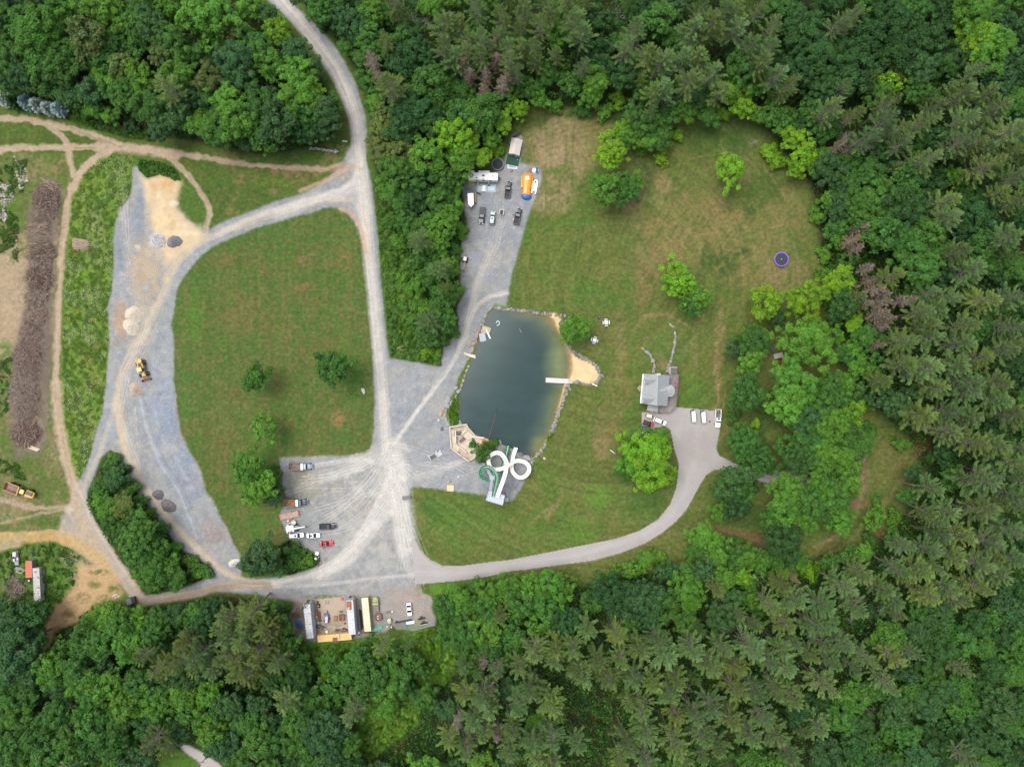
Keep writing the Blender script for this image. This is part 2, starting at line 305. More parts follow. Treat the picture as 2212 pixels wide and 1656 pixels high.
for a in [(205,500,28,70,(138,140,100),.55,5),(175,600,16,70,(120,150,50),.6,14),(190,750,30,30,(130,124,70),.55,9),(185,920,20,40,(140,138,96),.5,5),(200,660,25,50,(124,132,84),.5,5),(200,820,20,40,(132,128,72),.5,8)]:
    BL(a[0], a[1], a[2], a[3], a[4], a[5], a[6], sd_=int(a[1]) % 13)
WEST = [(-40,330),(150,335),(150,400),(140,480),(125,760),(120,850),(135,1000),(165,1080),(140,1160),(60,1160),(-40,1160)]
P(WEST, (104, 114, 60), 2, 3, 0, 1, MEADOW)
wm = blur(raster(WEST), 3)
put(wm*np.clip((n2-.47)*6, 0, 1), (150, 132, 98), a=.55); put(wm*np.clip((fb(GX, GY, 14, 83)-.5)*7, 0, 1), (92, 124, 48), a=.6)
P([(-40,545),(15,550),(48,575),(62,590),(56,640),(45,700),(38,760),(-40,800)], (172, 152, 122), 3, 6, .5, .95, DIRT)
P([(104,390),(128,395),(135,420),(128,480),(122,560),(118,640),(118,720),(112,790),(105,860),(100,960),(85,985),(30,990),(28,940),(20,860),(30,790),(35,730),(50,660),(56,600),(60,520),(62,470),(72,420)], (122, 108, 98), 3, 7, .6, .92, DIRT)
BL(30,620,40,120,(176,156,128),.9,16,k=.5); BL(60,900,50,90,(156,138,114),.7,12); BL(120,640,14,200,(160,140,112),.6,9); BL(45,560,26,60,(170,150,122),.8,9)
for a in [(70,700,28,40,(86,80,80),.8,12),(60,790,30,40,(98,90,86),.8,12),(90,560,22,40,(96,84,78),.6,8),(90,500,26,20,(160,142,118),.5,8),(45,860,30,30,(108,96,88),.7,9),(8,760,30,30,(84,116,46),.8,10),(20,450,30,50,(80,118,42),.7,12),(22,560,12,16,(66,110,42),.9,10),(30,1000,60,40,(88,112,50),.6,10),(120,960,12,50,(150,136,106),.6,9),(90,1040,50,40,(96,112,56),.8,12),(30,1085,60,30,(160,140,112),.75,10),(100,1125,45,14,(92,112,54),.9,0),(20,1120,40,14,(150,140,104),.5,8)]:
    BL(a[0], a[1], a[2], a[3], a[4], a[5], a[6], sd_=int(a[1]) % 13)
SWG = [(-40,1170),(60,1172),(120,1170),(170,1190),(210,1225),(250,1265),(225,1300),(170,1340),(120,1360),(95,1400),(80,1330),(0,1290),(-40,1290)]
P(SWG, (92, 118, 50), 2, 4, 0, 1, MEADOW)
for a in [(155,1205,30,22,(150,138,118),.8,10),(120,1240,22,30,(84,124,46),.7,12),(20,1190,30,20,(80,112,44),.8,12),(30,1268,30,30,(128,112,94),.8,10),(100,1290,20,30,(72,112,40),.7,14)]:
    BL(a[0], a[1], a[2], a[3], a[4], a[5], a[6], sd_=int(a[1]) % 13)
P([(165,1222),(200,1215),(240,1245),(255,1275),(232,1290),(205,1300),(180,1322),(160,1340),(125,1352),(103,1395),(100,1350),(112,1320),(150,1290),(165,1260)], (186, 152, 108), 3, 6, .4, .95, DIRT)
P([(118,1160),(140,1110),(158,1055),(180,1050),(190,1112),(212,1160),(248,1212),(280,1255),(303,1290),(285,1297),(262,1262),(215,1228),(170,1188),(135,1172)], (196,176,150), 2, 4, .6, .9, DIRT)
P([(168,1208),(215,1222),(250,1252),(268,1280),(240,1292),(205,1305),(180,1325),(160,1345),(128,1356),(104,1395),(100,1352),(112,1322),(140,1296),(160,1265)], (200,168,126), 3, 6, .4, .85, DIRT)
BL(205,1262,18,10,(92,118,52),.8,8,sd_=3); BL(150,1325,20,8,(120,110,76),.6,8)
# --- dirt tracks
DC = (188, 166, 140)
for pts, w, a in [([(-40,256),(0,256),(50,256),(100,267),(150,277),(212,296),(262,312)],17,.95),([(-40,330),(0,325),(37,319),(125,318),(225,317),(300,320),(375,330),(430,338)],18,.95),([(420,336),(475,346),(553,358),(628,362),(703,366),(745,352)],14,.75),
    ([(100,267),(112,275),(138,300),(150,322),(152,350),(157,378)],17,.95),([(262,316),(212,337),(180,360),(163,390),(152,414),(145,450),(140,489),(134,539),(130,614),(127,664),(124,739),(121,828)],19,.95),([(300,320),(340,328),(372,345),(400,372),(425,402),(445,434),(452,464),(447,497),(445,520)],16,.85),
    ([(121,828),(122,853),(125,903),(135,953),(145,1003),(160,1053),(175,1090),(190,1128),(225,1178),(250,1218),(272,1245),(287,1267),(297,1290)],30,.95),([(215,318),(262,320),(320,324),(380,334)],30,.9),([(160,400),(175,372),(200,350)],24,.8),([(165,1060),(185,1110),(215,1165),(250,1215),(280,1260)],26,.8),([(-40,1070),(0,1078),(50,1093),(100,1097),(150,1093)],14,.7),([(0,1130),(60,1115),(140,1100)],8,.5)]:
    ST(pts, w, DC, a, .6, .25, .5, DIRT if w > 12 and a > .8 else None, 10)
    ST(pts, w*.5, (202, 180, 154), .4, None, .8, .8, None, 3)
    if len(pts) > 2: ST(pts, 3, (128, 126, 84), .45, None, .9, .9, None, 9)
    ST([(x_+4, y_+4) for x_, y_ in pts], 3, (158, 132, 106), .4, None, .6, .9, None, 6); ST([(x_-4, y_-4) for x_, y_ in pts], 3, (160, 136, 110), .35, None, .6, .9, None, 6)
ST([(-40,1160),(0,1160),(62,1160),(112,1155),(155,1168),(190,1190),(225,1215),(250,1245)],30,(196,166,116),.95,.5,.3,.4,DIRT,6)
ST([(40,1165),(80,1160),(120,1160),(150,1170)],14,(196,154,92),.8,None,.5,.8,None,6)
ST([(-40,1185),(0,1180),(40,1170)],26,(178,160,126),.9,.4,.3,.5,DIRT,6)
BL(150,1125,22,26,(166,160,152),.9,8,sd_=2,k=1); BL(150,1100,12,12,(206,196,176),.7,6)
ST([(150,275),(212,300),(262,318)],4,(110,112,64),.6,None,.8,.8,None,6)
ST([(160,319),(200,319)],4,(92,118,52),.8,None,.8,.8,None,5)
# --- gravel
BG = (156, 159, 160)
YARD = [(287,360),(285,414),(275,434),(257,456),(250,479),(246,514),(246,564),(242,626),(232,664),(235,702),(237,739),(232,789),(229,828),(222,890),(207,933),(197,978),(185,1013),(168,1044),(176,1100),(192,1135),(225,1178),(265,1228),(285,1228),(265,1223),(245,1200),(230,1168),(210,1135),(192,1105),(187,1065),(205,1023),(217,988),(240,968),(257,988),(275,1018),(300,1063),(325,1098),(360,1143),(385,1180),(425,1205),(455,1223),(465,1240),(400,1269),(342,1284),(300,1286),(312,1306),(370,1297),(425,1289),(462,1276),(553,1282),(600,1290),(640,1300),(700,1298),(760,1290),(850,1290),(900,1262),(888,1168),(895,1161),(889,1116),(885,1091),(885,1063),(890,1051),(928,1053),(963,1058),(1003,1063),(1048,1068),(1075,1084),(1106,1082),(1118,1063),(1133,1038),(1146,1018),(1152,992),(1121,975),(1080,955),(1040,945),(1010,915),(975,915),(960,893),(963,878),(975,855),(983,843),(990,815),(1008,782),(1025,745),(1040,700),(1053,672),(1068,658),(1093,664),(1099,627),(1106,589),(1121,539),(1136,482),(1156,427),(1168,390),(1170,370),(1161,362),(1123,352),(1127,332),(1130,310),(1128,295),(1116,288),(1106,292),(1097,330),(1088,356),(1073,372),(1028,374),(1018,374),(1008,384),(1000,414),(1005,459),(1015,501),(998,521),(995,564),(995,606),(1002,634),(988,664),(992,714),(978,731),(958,741),(950,791),(880,778),(842,774),(835,739),(831,689),(826,639),(820,589),(819,539),(814,477),(808,452),(803,400),(790,345),(792,300),(789,252),(780,220),(768,180),(748,140),(723,100),(693,65),(653,27),(614,-5),(605,-40),(565,-40),(578,0),(623,42),(653,72),(678,107),(703,147),(723,180),(743,225),(755,265),(760,295),(759,315),(743,345),(715,380),(685,402),(653,419),(590,437),(553,453),(500,472),(462,489),(450,500),(435,500),(400,470),(330,400),(310,380),(297,360)]
P(YARD, BG, 1, 1.6, 1, 1, GRAVEL)
P([(168,1044),(187,1062),(191,1105),(209,1135),(229,1168),(244,1200),(264,1223),(299,1288),(288,1300),(222,1178),(176,1105)], BG, 1, 1.0, 1, 1, GRAVEL)
FA2 = blur(warp(raster(FA), 2.0), 1); put(FA2, (86, 110, 50), 0, 1); CL[warp(raster(FA), 2.0)] = GRASS   # the field cuts back into the yard
put(FA2*np.clip((vstr-.46)*5, 0, 1), (112, 104, 62), a=.5); put(FA2*np.clip((n1-.44)*6, 0, 1), (76, 110, 46), a=.65); put(FA2*np.clip((n2-.52)*6, 0, 1), (104, 112, 58), a=.5)
put(FA2*np.clip((fb(GX, GY, 8, 65, 3)-.48)*5, 0, 1), (132, 112, 74), a=.3)
mow = np.clip((vn(GX+_wx*2, GY*.012, 5.0, 201)-.5)*3, -1, 1)
C = (C*(1+(mow*.05*FA2)[..., None])).astype(np.float32)
for a in [(730,905,18,26,(160,124,84),.7,6),(650,560,20,10,(138,108,74),.6,10),(740,560,24,34,(142,112,74),.5,12),(660,620,25,10,(140,110,76),.6,10),(480,560,30,20,(136,106,72),.5,10),(420,700,22,90,G1,.7,20),(760,800,35,90,G1,.5,24),(470,1000,20,80,(122,106,64),.5,14),(400,860,14,70,(74,124,56),.6,18),(520,680,60,60,(120,110,66),.6,22),(740,940,30,30,(68,112,50),.5,20),(550,1140,30,40,(72,116,46),.6,20),(610,900,60,60,(82,112,48),.5,28),(480,900,40,60,(106,112,60),.6,22),(600,1110,20,25,(84,128,48),.6,14)]:
    BL(a[0], a[1], a[2], a[3], a[4], a[5], a[6], sd_=int(a[0]) % 13, only=GRASS)
ST([(603,990),(653,987),(753,985),(788,981),(802,968),(808,950)],5,(160,146,110),.7,None,0,.9,None,6)
ST([(377,840),(383,890),(392,935),(408,970),(436,1018),(444,1055),(466,1090),(478,1118),(500,1165),(518,1200)],5,(156,140,110),.6,None,.3,.9,None,6)
g = lambda x, y, rx, ry, c, a, ns=14, rot=0, lo=.30, hi=.55: BL(x, y, rx, ry, c, a, ns, lo, hi, int(x*7+y) % 19, rot, GRAVEL)
LR = (218, 212, 202)      # pale driven lines
for a in [(310,640,40,90,(178,166,146),.8,22),(330,560,30,50,(186,172,146),.7,16),(285,500,30,60,(140,150,166),.7,16),(265,590,14,70,(158,166,182),.6,10),(290,430,14,40,(170,162,148),.4,10),(262,690,22,48,(186,152,122),.95,0),(250,730,14,30,(186,156,128),.5,9),(300,740,30,60,(180,166,142),.7,18),(340,840,40,60,(162,168,178),.7,18),(355,900,40,80,(138,150,172),.75,18),(400,1000,40,60,(142,154,172),.7,16),(420,1060,40,50,(150,156,166),.7,14),(240,900,20,60,(160,168,182),.7,14),(360,980,30,60,(160,170,186),.6,14),(470,1160,35,40,(164,154,150),.8,14),(450,1130,20,30,(158,146,140),.5,9),(262,905,12,40,(200,166,122),.9,9),(268,950,8,40,(196,164,124),.7,8),(445,1200,30,12,(190,172,150),.6,10),(430,1180,25,12,(196,178,156),.7,8),
    (880,860,60,80,(158,160,164),.5,24),(895,820,45,35,(160,164,168),.7,20),(960,970,60,60,(156,160,166),.7,22),(1080,1040,60,40,(128,132,140),.8,16),(1100,990,40,40,(126,130,138),.8,14),(1120,1040,30,30,(126,130,140),.7,12),(850,1050,60,60,(212,206,192),.6,18),(790,1040,80,70,(198,194,184),.7,22),(690,1050,50,60,(168,164,154),.7,14),(660,1060,40,50,(150,150,132),.8,9),(640,1040,30,50,(146,142,122),.8,9),(630,1085,20,20,(120,116,92),.7,7),(690,1120,60,40,(158,158,156),.6,16),(720,1200,50,50,(176,172,164),.6,16),(800,1180,80,80,(190,186,176),.6,20),(760,1130,60,60,(198,194,182),.5,18),(830,1260,70,20,(170,168,166),.6,14),(760,1260,60,20,(162,162,162),.6,14),(700,1290,60,10,(140,140,128),.6,9),(780,1090,30,25,(190,166,136),.4,9),(705,1210,6,9,(152,132,104),.9,0),(700,1180,4,9,(112,100,96),.8,0),
    (1080,460,60,80,(152,158,168),.6,20),(1040,560,40,60,(154,160,170),.6,20),(1075,440,50,40,(148,154,162),.6,16),(1060,560,30,40,(172,168,162),.5,12),(760,410,30,40,(166,168,172),.7,14),(770,430,20,30,(158,162,170),.6,12),(745,372,16,20,(204,176,148),.8,9),(1010,410,18,30,(120,124,130),.6,0),(1010,470,10,60,(156,146,134),.7,9)]:
    g(*a)
for pts, w, c_, a_ in [([(300,850),(318,930),(345,1000),(385,1060),(410,1120),(425,1160)],9,(190,196,206),.6),([(308,850),(328,930),(358,1000),(398,1060),(424,1120)],5,(120,132,148),.7),([(330,880),(350,950),(390,1010),(420,1060)],12,(176,186,198),.4),([(292,880),(296,940)],4,(214,200,178),.8),([(262,450),(270,520),(268,600)],22,(166,158,148),.6),([(286,420),(280,470),(290,540)],10,(170,158,142),.5)]:
    ST(pts, w, c_, a_, None, .5, .8, None, 4)
gr = (CL == GRAVEL)[..., None]*1.0
_a = np.clip((fb(GX, GY, 26, 141, 4)-.5)*5, 0, 1)[..., None]*gr; C = C*(1-_a*.35)+np.array(alb((178,172,158)))*_a*.35
_a = np.clip((fb(GX, GY, 16, 151, 4)-.52)*6, 0, 1)[..., None]*gr; C = C*(1-_a*.35)+np.array(alb((126,132,138)))*_a*.35
_a = np.clip((fb(GX, GY, 4, 161, 2)-.62)*8, 0, 1)[..., None]*gr; C = C*(1-_a*.3)+np.array(alb((196,192,182)))*_a*.3
C = C.astype(np.float32)
LOW = [(553,1282),(640,1300),(625,1325),(640,1375),(690,1387),(760,1380),(803,1372),(850,1356),(885,1362),(940,1350),(943,1335),(930,1317),(935,1287),(912,1280),(903,1262),(820,1280),(700,1290)]
P(LOW, (166, 160, 154), 1, 4, 1, 1, GRAVEL)
for a in [(640,1340,22,45,(122,104,84),.9,9),(625,1320,16,30,(112,98,78),.8,8),(890,1300,45,35,(178,162,150),.8,12),(850,1300,30,40,(168,158,148),.6,10),(910,1330,30,20,(166,152,134),.7,8),(800,1360,30,16,(130,128,124),.7,8),(870,1350,50,8,(140,136,112),.7,7),(700,1290,50,8,(112,120,74),.75,7),(820,1340,25,25,(146,142,134),.6,9),(905,1275,12,14,(136,138,92),.6,6)]:
    g(*a)
P([(689,1293),(743,1288),(751,1359),(721,1368),(689,1366),(682,1295)], (196, 180, 156), 0, 0, .5, 1, SLAB)
BL(715,1350,30,20,(150,136,120),.6,8,sd_=4); BL(740,1330,14,20,(150,130,110),.5,7); BL(700,1310,20,14,(208,196,170),.5,9)
# driven lines on the gravel
for pts, w, a, *sk in [([(596,-10),(645,45),(690,105),(722,150),(750,205),(768,260),(775,320),(782,390),(790,470),(797,560),(806,640),(814,720),(822,800),(828,880),(832,960),(842,1040),(850,1100)],33,1.0,.3),
    ([(598,-10),(690,100),(730,160),(765,250),(776,320)],16,.4),
    ([(470,508),(520,480),(580,458),(640,440),(700,425),(740,408),(768,385),(778,350)],18,.8),([(360,590),(390,560),(430,525),(480,500),(560,472),(640,446),(700,430),(760,430)],18,.7),
    ([(768,440),(790,470),(795,520)],14,.5),
    ([(385,560),(365,600),(350,640),(330,680),(312,720),(290,750),(270,790),(258,830),(252,870)],26,.8),([(252,870),(235,920),(215,980),(190,1030),(176,1070)],16,.6),([(255,880),(262,930),(275,980),(300,1030),(330,1080),(370,1130),(420,1180),(470,1225),(540,1262),(600,1262)],22,.9,.4),([(250,870),(262,930),(268,970)],30,.6,.5),
    ([(1095,632),(1060,640),(1030,660),(1015,690),(1005,730),(985,770),(960,810),(930,850),(900,890),(875,925),(850,960)],14,.75),([(1060,530),(1035,600),(1022,650),(1010,700)],20,.35),
    ([(850,960),(860,1020),(870,1100),(880,1180)],60,.75,.35),([(860,1000),(840,1080),(800,1150),(750,1210),(690,1240)],50,.6,.5),([(820,985),(760,1010),(700,1030)],30,.4,.6),([(765,330),(778,380),(785,440),(790,500)],44,.6,.4),([(600,462),(680,430),(740,418),(775,400)],34,.6,.5),([(860,980),(830,1060),(800,1120),(760,1180),(720,1220),(660,1245),(600,1258),(553,1262),(510,1266)],24,.8),([(845,1100),(790,1150),(740,1210),(690,1238)],30,.6),([(850,1010),(780,990),(700,1000),(660,1010)],14,.5),([(850,1100),(870,1200),(890,1240)],24,.5),
    ([(990,1000),(940,1020),(900,1030)],22,.35),([(560,1268),(700,1262),(800,1250),(900,1240)],12,.5),([(870,960),(900,1000),(960,1010),(1010,990)],16,.3)]:
    cc = LR if not (pts[0][1] < 0 and w > 20) else (206, 200, 190)
    if pts[0][0] < 400 and pts[0][1] > 500: cc = (204, 188, 162)
    ST(pts, w, cc, a, None, sk[0] if sk else .6, .7, None, 3)
def off(pts, d):
    pts = [np.array(p, float) for p in pts]; r = []
    for i, p in enumerate(pts): t = pts[min(i+1, len(pts)-1)]-pts[max(i-1, 0)]; t /= np.hypot(*t); r.append(tuple(p+np.array([-t[1], t[0]])*d))
    return r
MAIN = [(596,-10),(645,45),(690,105),(722,150),(750,205),(768,260),(775,320),(782,390),(790,470),(797,560),(806,640),(814,720),(822,800),(828,880),(832,960),(842,1040)]
for d_, c_, a_ in ((-9,(172,164,152),.5),(-3,(190,184,174),.3),(3,(172,166,156),.45),(10,(178,172,162),.4),(-12,(214,208,198),.4),(6,(222,217,208),.4)): ST(off(MAIN, d_), 2.6, c_, a_, None, .6, .9, None, 2)
rt = random.Random(31)
for k in range(95):      # wheel marks crossing the open gravel
    x0, y0 = rt.choice([(840,960),(850,1000),(862,1040),(835,980)]); x0 += rt.gauss(0,10); e_ = rt.choice([(560,1262),(640,1250),(660,1010),(680,1100),(895,1235),(700,1150),(640,1060),(1000,1010),(930,1040),(900,1262)]); x1, y1 = e_[0]+rt.gauss(0,16), e_[1]+rt.gauss(0,12)
    cx_, cy_ = (x0*.6+x1*.4)+rt.gauss(15,14), (y0*.2+y1*.8)+rt.gauss(-10,16)
    pts = [((1-t)**2*x0+2*t*(1-t)*cx_+t*t*x1, (1-t)**2*y0+2*t*(1-t)*cy_+t*t*y1) for t in [i/9 for i in range(10)]]
    if any(inside0(FA, *q) for q in pts[1:-1]) : continue
    c_, a_ = rt.choice([((226,220,208),.5),((232,226,214),.4),((160,160,160),.3),((150,152,156),.25)])
    for d_ in (-3.4, 3.4): ST(off(pts, d_), rt.uniform(1.8,2.6), c_, a_, None, .5, .9, None, 1)
for k in range(26):      # and on the camp gravel and the left yard
    if k % 2: pts = [(1085+rt.gauss(0,18),440+rt.gauss(0,14)),(1060+rt.gauss(0,14),530),(1030+rt.gauss(0,8),620),(1012,690+rt.gauss(0,6)),(985,770)]
    else: pts = [(270+rt.gauss(0,8),430),(272+rt.gauss(0,9),520),(290+rt.gauss(0,14),620),(320+rt.gauss(0,14),700),(280+rt.gauss(0,10),800),(262+rt.gauss(0,8),900),(300,1010)]
    c_, a_ = rt.choice([((212,206,196),.4),((132,138,144),.3),((206,194,176),.35)])
    for d_ in (-3, 3): ST(off(pts, d_), 2.0, c_, a_, None, .6, .9, None, 2)
ST([(590,-10),(640,45),(690,105),(722,150),(745,205)],12,(150,144,134),.5,None,.7,.8)
ST([(778,365),(760,355),(735,372),(700,392),(650,412)],14,(206,172,140),.75,None,.5,.8,None,4)
ST([(735,452),(755,456),(772,476),(784,505),(790,545)],13,(208,170,134),.85,None,.5,.7,None,3)
ST([(775,440),(788,470),(796,520),(800,570)],14,(214,192,166),.55,None,.7,.8)
ST([(715,372),(735,362),(748,350)],8,(190,138,104),.7,None,0,.9,None,6)
ST([(240,968),(262,990),(285,1035),(310,1080)],6,(176,156,128),.8,None,.4,.7,None,4)
ST([(166,1048),(186,1110),(212,1160),(244,1212),(274,1256),(300,1294)],32,(190,174,154),.85,None,.3,.6,None,4); ST([(172,1060),(194,1118),(226,1172),(258,1218),(290,1266)],8,(212,198,178),.5,None,.6,.8,None,3)
ST([(306,1300),(370,1290),(425,1280),(465,1268),(520,1262),(580,1264)],24,(164,142,120),.9,None,.35,.6,None,4); ST([(306,1298),(370,1286),(425,1275),(465,1262),(520,1256)],8,(196,178,156),.5,None,.6,.8,None,3)
ST([(1035,660),(1055,645),(1030,675)],6,(178,150,112),.5,None,.6,.7)
for x in range(22):      # spilled sand along the parked lorries
    BL(655+x*6+random.Random(x).uniform(-3,3), 1030+(x % 3)*12+random.Random(x+9).uniform(-3,3), 7, 2.5, (222,206,168), .55, 4, .4, .55, x, 3, GRAVEL)
for x in range(10): BL(665+x*9, 1068+random.Random(x).uniform(-2,2)+(x % 2)*20, 6, 3, (216,204,172), .5, 4, .45, .6, x, 0, GRAVEL)
# sand beside the yard
P([(297,368),(302,372),(315,385),(340,378),(385,385),(392,395),(385,414),(383,446),(400,470),(425,491),(440,505),(437,520),(425,528),(400,545),(382,554),(372,566),(360,580),(352,554),(350,539),(336,530),(332,504),(327,476),(317,439),(308,400)], (218, 194, 156), 3, 6, .3, 1, SAND)
g(310,560,40,60,(184,166,142),.85,18); g(320,610,36,60,(182,164,140),.9,18); g(262,540,14,60,(134,142,152),.7,9); g(300,470,18,60,(138,146,156),.8,12)
BL(355,400,34,22,(212,166,112),.8,12,sd_=3); BL(345,470,20,30,(230,204,158),.7,12); BL(390,500,25,25,(226,200,158),.7,12); BL(375,440,14,8,(226,212,190),.8,8)
BL(360,600,8,10,(226,196,150),.7,5); BL(296,536,10,10,(222,204,170),.7,6); BL(340,520,22,22,(206,206,206),.9,6,k=1)
P([(380,380),(390,372),(400,400),(398,440),(410,470),(432,490),(447,480),(440,440),(425,410),(405,385)], (84, 112, 48), 1, 4, 0, 1, GRASS)
P([(300,345),(345,350),(380,365),(392,392),(370,388),(345,376),(318,384),(300,366)], (82, 112, 46), 1, 5, 0, 1, MEADOW)
for a in [(330,545,20,16,(196,184,164),.7,8),(318,470,9,50,(196,180,156),.6,8),(420,500,30,20,(206,190,164),.6,9),(345,440,10,60,(232,210,172),.5,7),(400,505,50,8,(234,212,174),.6,7),(370,480,8,40,(204,170,124),.45,6)]: BL(a[0], a[1], a[2], a[3], a[4], a[5], a[6], sd_=int(a[0]) % 13)
for a in [(215,1235,26,8,(98,120,58),.9,5),(245,1272,14,12,(96,120,58),.9,6),(180,1290,20,14,(120,112,78),.7,7),(150,1330,18,18,(128,112,78),.7,7),(190,1215,14,8,(150,140,118),.6,6),(225,1290,18,8,(110,120,66),.7,5),(120,1370,12,20,(120,92,66),.7,6),(165,1250,12,24,(150,138,110),.6,7)]: BL(a[0], a[1], a[2], a[3], a[4], a[5], a[6], sd_=int(a[0]) % 13)
# --- paved drive
DRV = [(888,1168),(895,1161),(908,1186),(928,1208),(958,1222),(1003,1221),(1053,1214),(1106,1208),(1181,1193),(1256,1178),(1331,1163),(1381,1146),(1423,1121),(1448,1088),(1461,1053),(1465,1023),(1466,1000),(1456,968),(1452,945),(1448,928),(1438,920),(1401,925),(1386,918),(1386,890),(1423,889),(1448,887),(1460,879),(1543,887),(1558,888),(1555,928),(1547,968),(1553,983),(1581,998),(1608,1007),(1659,1016),(1720,1022),(1760,1035),(1762,1060),(1700,1050),(1681,1038),(1659,1043),(1626,1035),(1593,1018),(1568,1013),(1543,1014),(1526,1025),(1513,1045),(1498,1073),(1483,1100),(1461,1125),(1431,1150),(1393,1173),(1343,1193),(1281,1210),(1206,1220),(1131,1230),(1106,1232),(1053,1245),(978,1255),(903,1261),(898,1262)]
P(DRV, (186, 180, 176), 0, .4, .55, 1, PAVED)
dm = blur(raster(DRV), 1); put(dm*np.clip((n2-.45)*4, 0, 1), (176, 170, 164), a=.6)
BL(1500,950,60,60,(172,164,158),.6,26,only=PAVED); ST([(895,1235),(980,1238),(1106,1220),(1250,1198),(1380,1160),(1450,1110),(1480,1060),(1500,1000)],22,(196,192,190),.6,None,.7,.8)
ST([(1106,1234),(1206,1222),(1281,1212),(1343,1195),(1393,1175),(1431,1152),(1461,1128),(1483,1103)],4,(148,128,98),.6,None,0,.9,None,5)
ST([(895,1163),(908,1188),(928,1211),(958,1225)],3,(156,132,106),.6,None,0,.9,None,3)
P([(385,1603),(400,1606),(440,1625),(475,1650),(490,1665),(495,1700),(430,1700),(432,1650),(400,1625)], (190, 182, 174), 1, 1, .55, 1, PAVED)
P([(345,1612),(385,1618),(432,1648),(436,1700),(345,1700)], (84, 118, 44), 1, 4, 0, 1, GRASS); P([(405,1598),(440,1610),(480,1645),(495,1690),(520,1690),(480,1600)], (86, 122, 46), 1, 4, 0, 1, GRASS)
P([(625,1625),(680,1630),(690,1700),(620,1700)], (82, 116, 46), 2, 4, 0, 1, GRASS)
# scrubby open ground among the southern woods
SCR = [(545,1300),(640,1395),(800,1385),(885,1375),(935,1350),(960,1380),(990,1430),(960,1480),(930,1470),(900,1560),(800,1640),(760,1600),(800,1500),(740,1440),(650,1420),(600,1380)]
P(SCR, (112, 156, 54), 3, 8, 0, 1, MEADOW); BL(905,1400,50,60,(120,166,56),.8,14); BL(820,1560,50,60,(84,124,46),.8,14); BL(700,1400,60,20,(98,146,46),.7,12)
P([(930,1262),(1020,1255),(1012,1262),(960,1275),(945,1300),(936,1290)], (100, 140, 52), 2, 3, 0, 1, MEADOW)
BRS = [(812,450),(822,440),(850,450),(855,520),(880,560),(900,620),(890,680),(905,740),(955,745),(952,792),(880,777),(845,770),(838,720),(832,640),(822,560),(815,500)]
P(BRS, (84, 120, 48), 2, 3, 0, 1, MEADOW); BL(870,570,14,14,(110,116,68),.8,8); BL(865,752,22,10,(150,142,104),.8,8); BL(880,640,20,30,(104,142,52),.6,10)
P([(983,843),(990,850),(990,900),(996,918),(972,920),(962,893),(966,875)], (112, 130, 62), 1, 3, 0, 1, MEADOW)
P([(1068,656),(1094,662),(1092,668),(1068,664)], (110, 140, 60), 1, 2, 0, 1, GRASS)
# --- pond, beach
POND = [(1063,667),(1052,682),(1047,699),(1040,714),(1034,737),(1025,764),(1018,782),(1008,809),(1000,828),(992,850),(993,870),(989,890),(995,915),(1010,915),(1023,935),(1040,945),(1053,950),(1080,958),(1106,968),(1121,978),(1133,983),(1151,988),(1166,968),(1178,950),(1191,933),(1196,913),(1206,880),(1213,853),(1218,828),(1231,816),(1236,789),(1231,764),(1223,746),(1213,731),(1202,709),(1198,691),(1191,686),(1156,679),(1106,672)]
P([(1186,676),(1200,676),(1214,690),(1206,712),(1212,735),(1232,759),(1256,769),(1276,781),(1291,796),(1295,811),(1291,824),(1278,830),(1241,826),(1228,822),(1216,850),(1204,900),(1190,880),(1220,800),(1200,720)], (236, 208, 160), 1, 2, .2, 1, SAND)
pm = raster(POND); CL[pm] = BED
din = blur(pm, 16)*2-1; din = np.clip(din, 0, 1)              # 0 at the shore to 1 well inside
put(blur(pm, 2), (190, 156, 104), .2, .9)
ST([(1202,705),(1214,732),(1224,748),(1233,765),(1238,789),(1233,812)],5,(206,156,94),.8,None,0,.8)
Z = np.zeros((NY, NX), np.float32)
Z = np.where(CL == BED, -.35-2.2*din, 0).astype(np.float32)
Z = np.where((CL == SAND) & (GX > 1100), -.12, Z); Z = np.where((CL == BED), Z, Z)
Z = blur(Z, 2)*.5+Z*.5
tall = np.isin(CL, (MEADOW, FLOOR))
Z = Z+np.where(tall, (fb(GX, GY, 10, 53, 3)-.4)*.5, 0)
gfine = fb(GX, GY, 9, 57, 4)[..., None]; nv = ~np.isin(CL, (PAVED, SLAB, BED))[..., None]
C = C*(1+(gfine-.5)*.34*nv)
C = C*(1-.03*np.clip(1-K*2.5, 0, 1)*np.isin(CL, (GRASS, MEADOW)))[..., None]
C = np.clip(C, .004, .8)
gcoord = np.stack([(GX-1106)*S, (828-GY)*S, Z], -1).reshape(-1, 3)
gcol = np.concatenate([C, K[..., None]], -1).reshape(-1, 4)
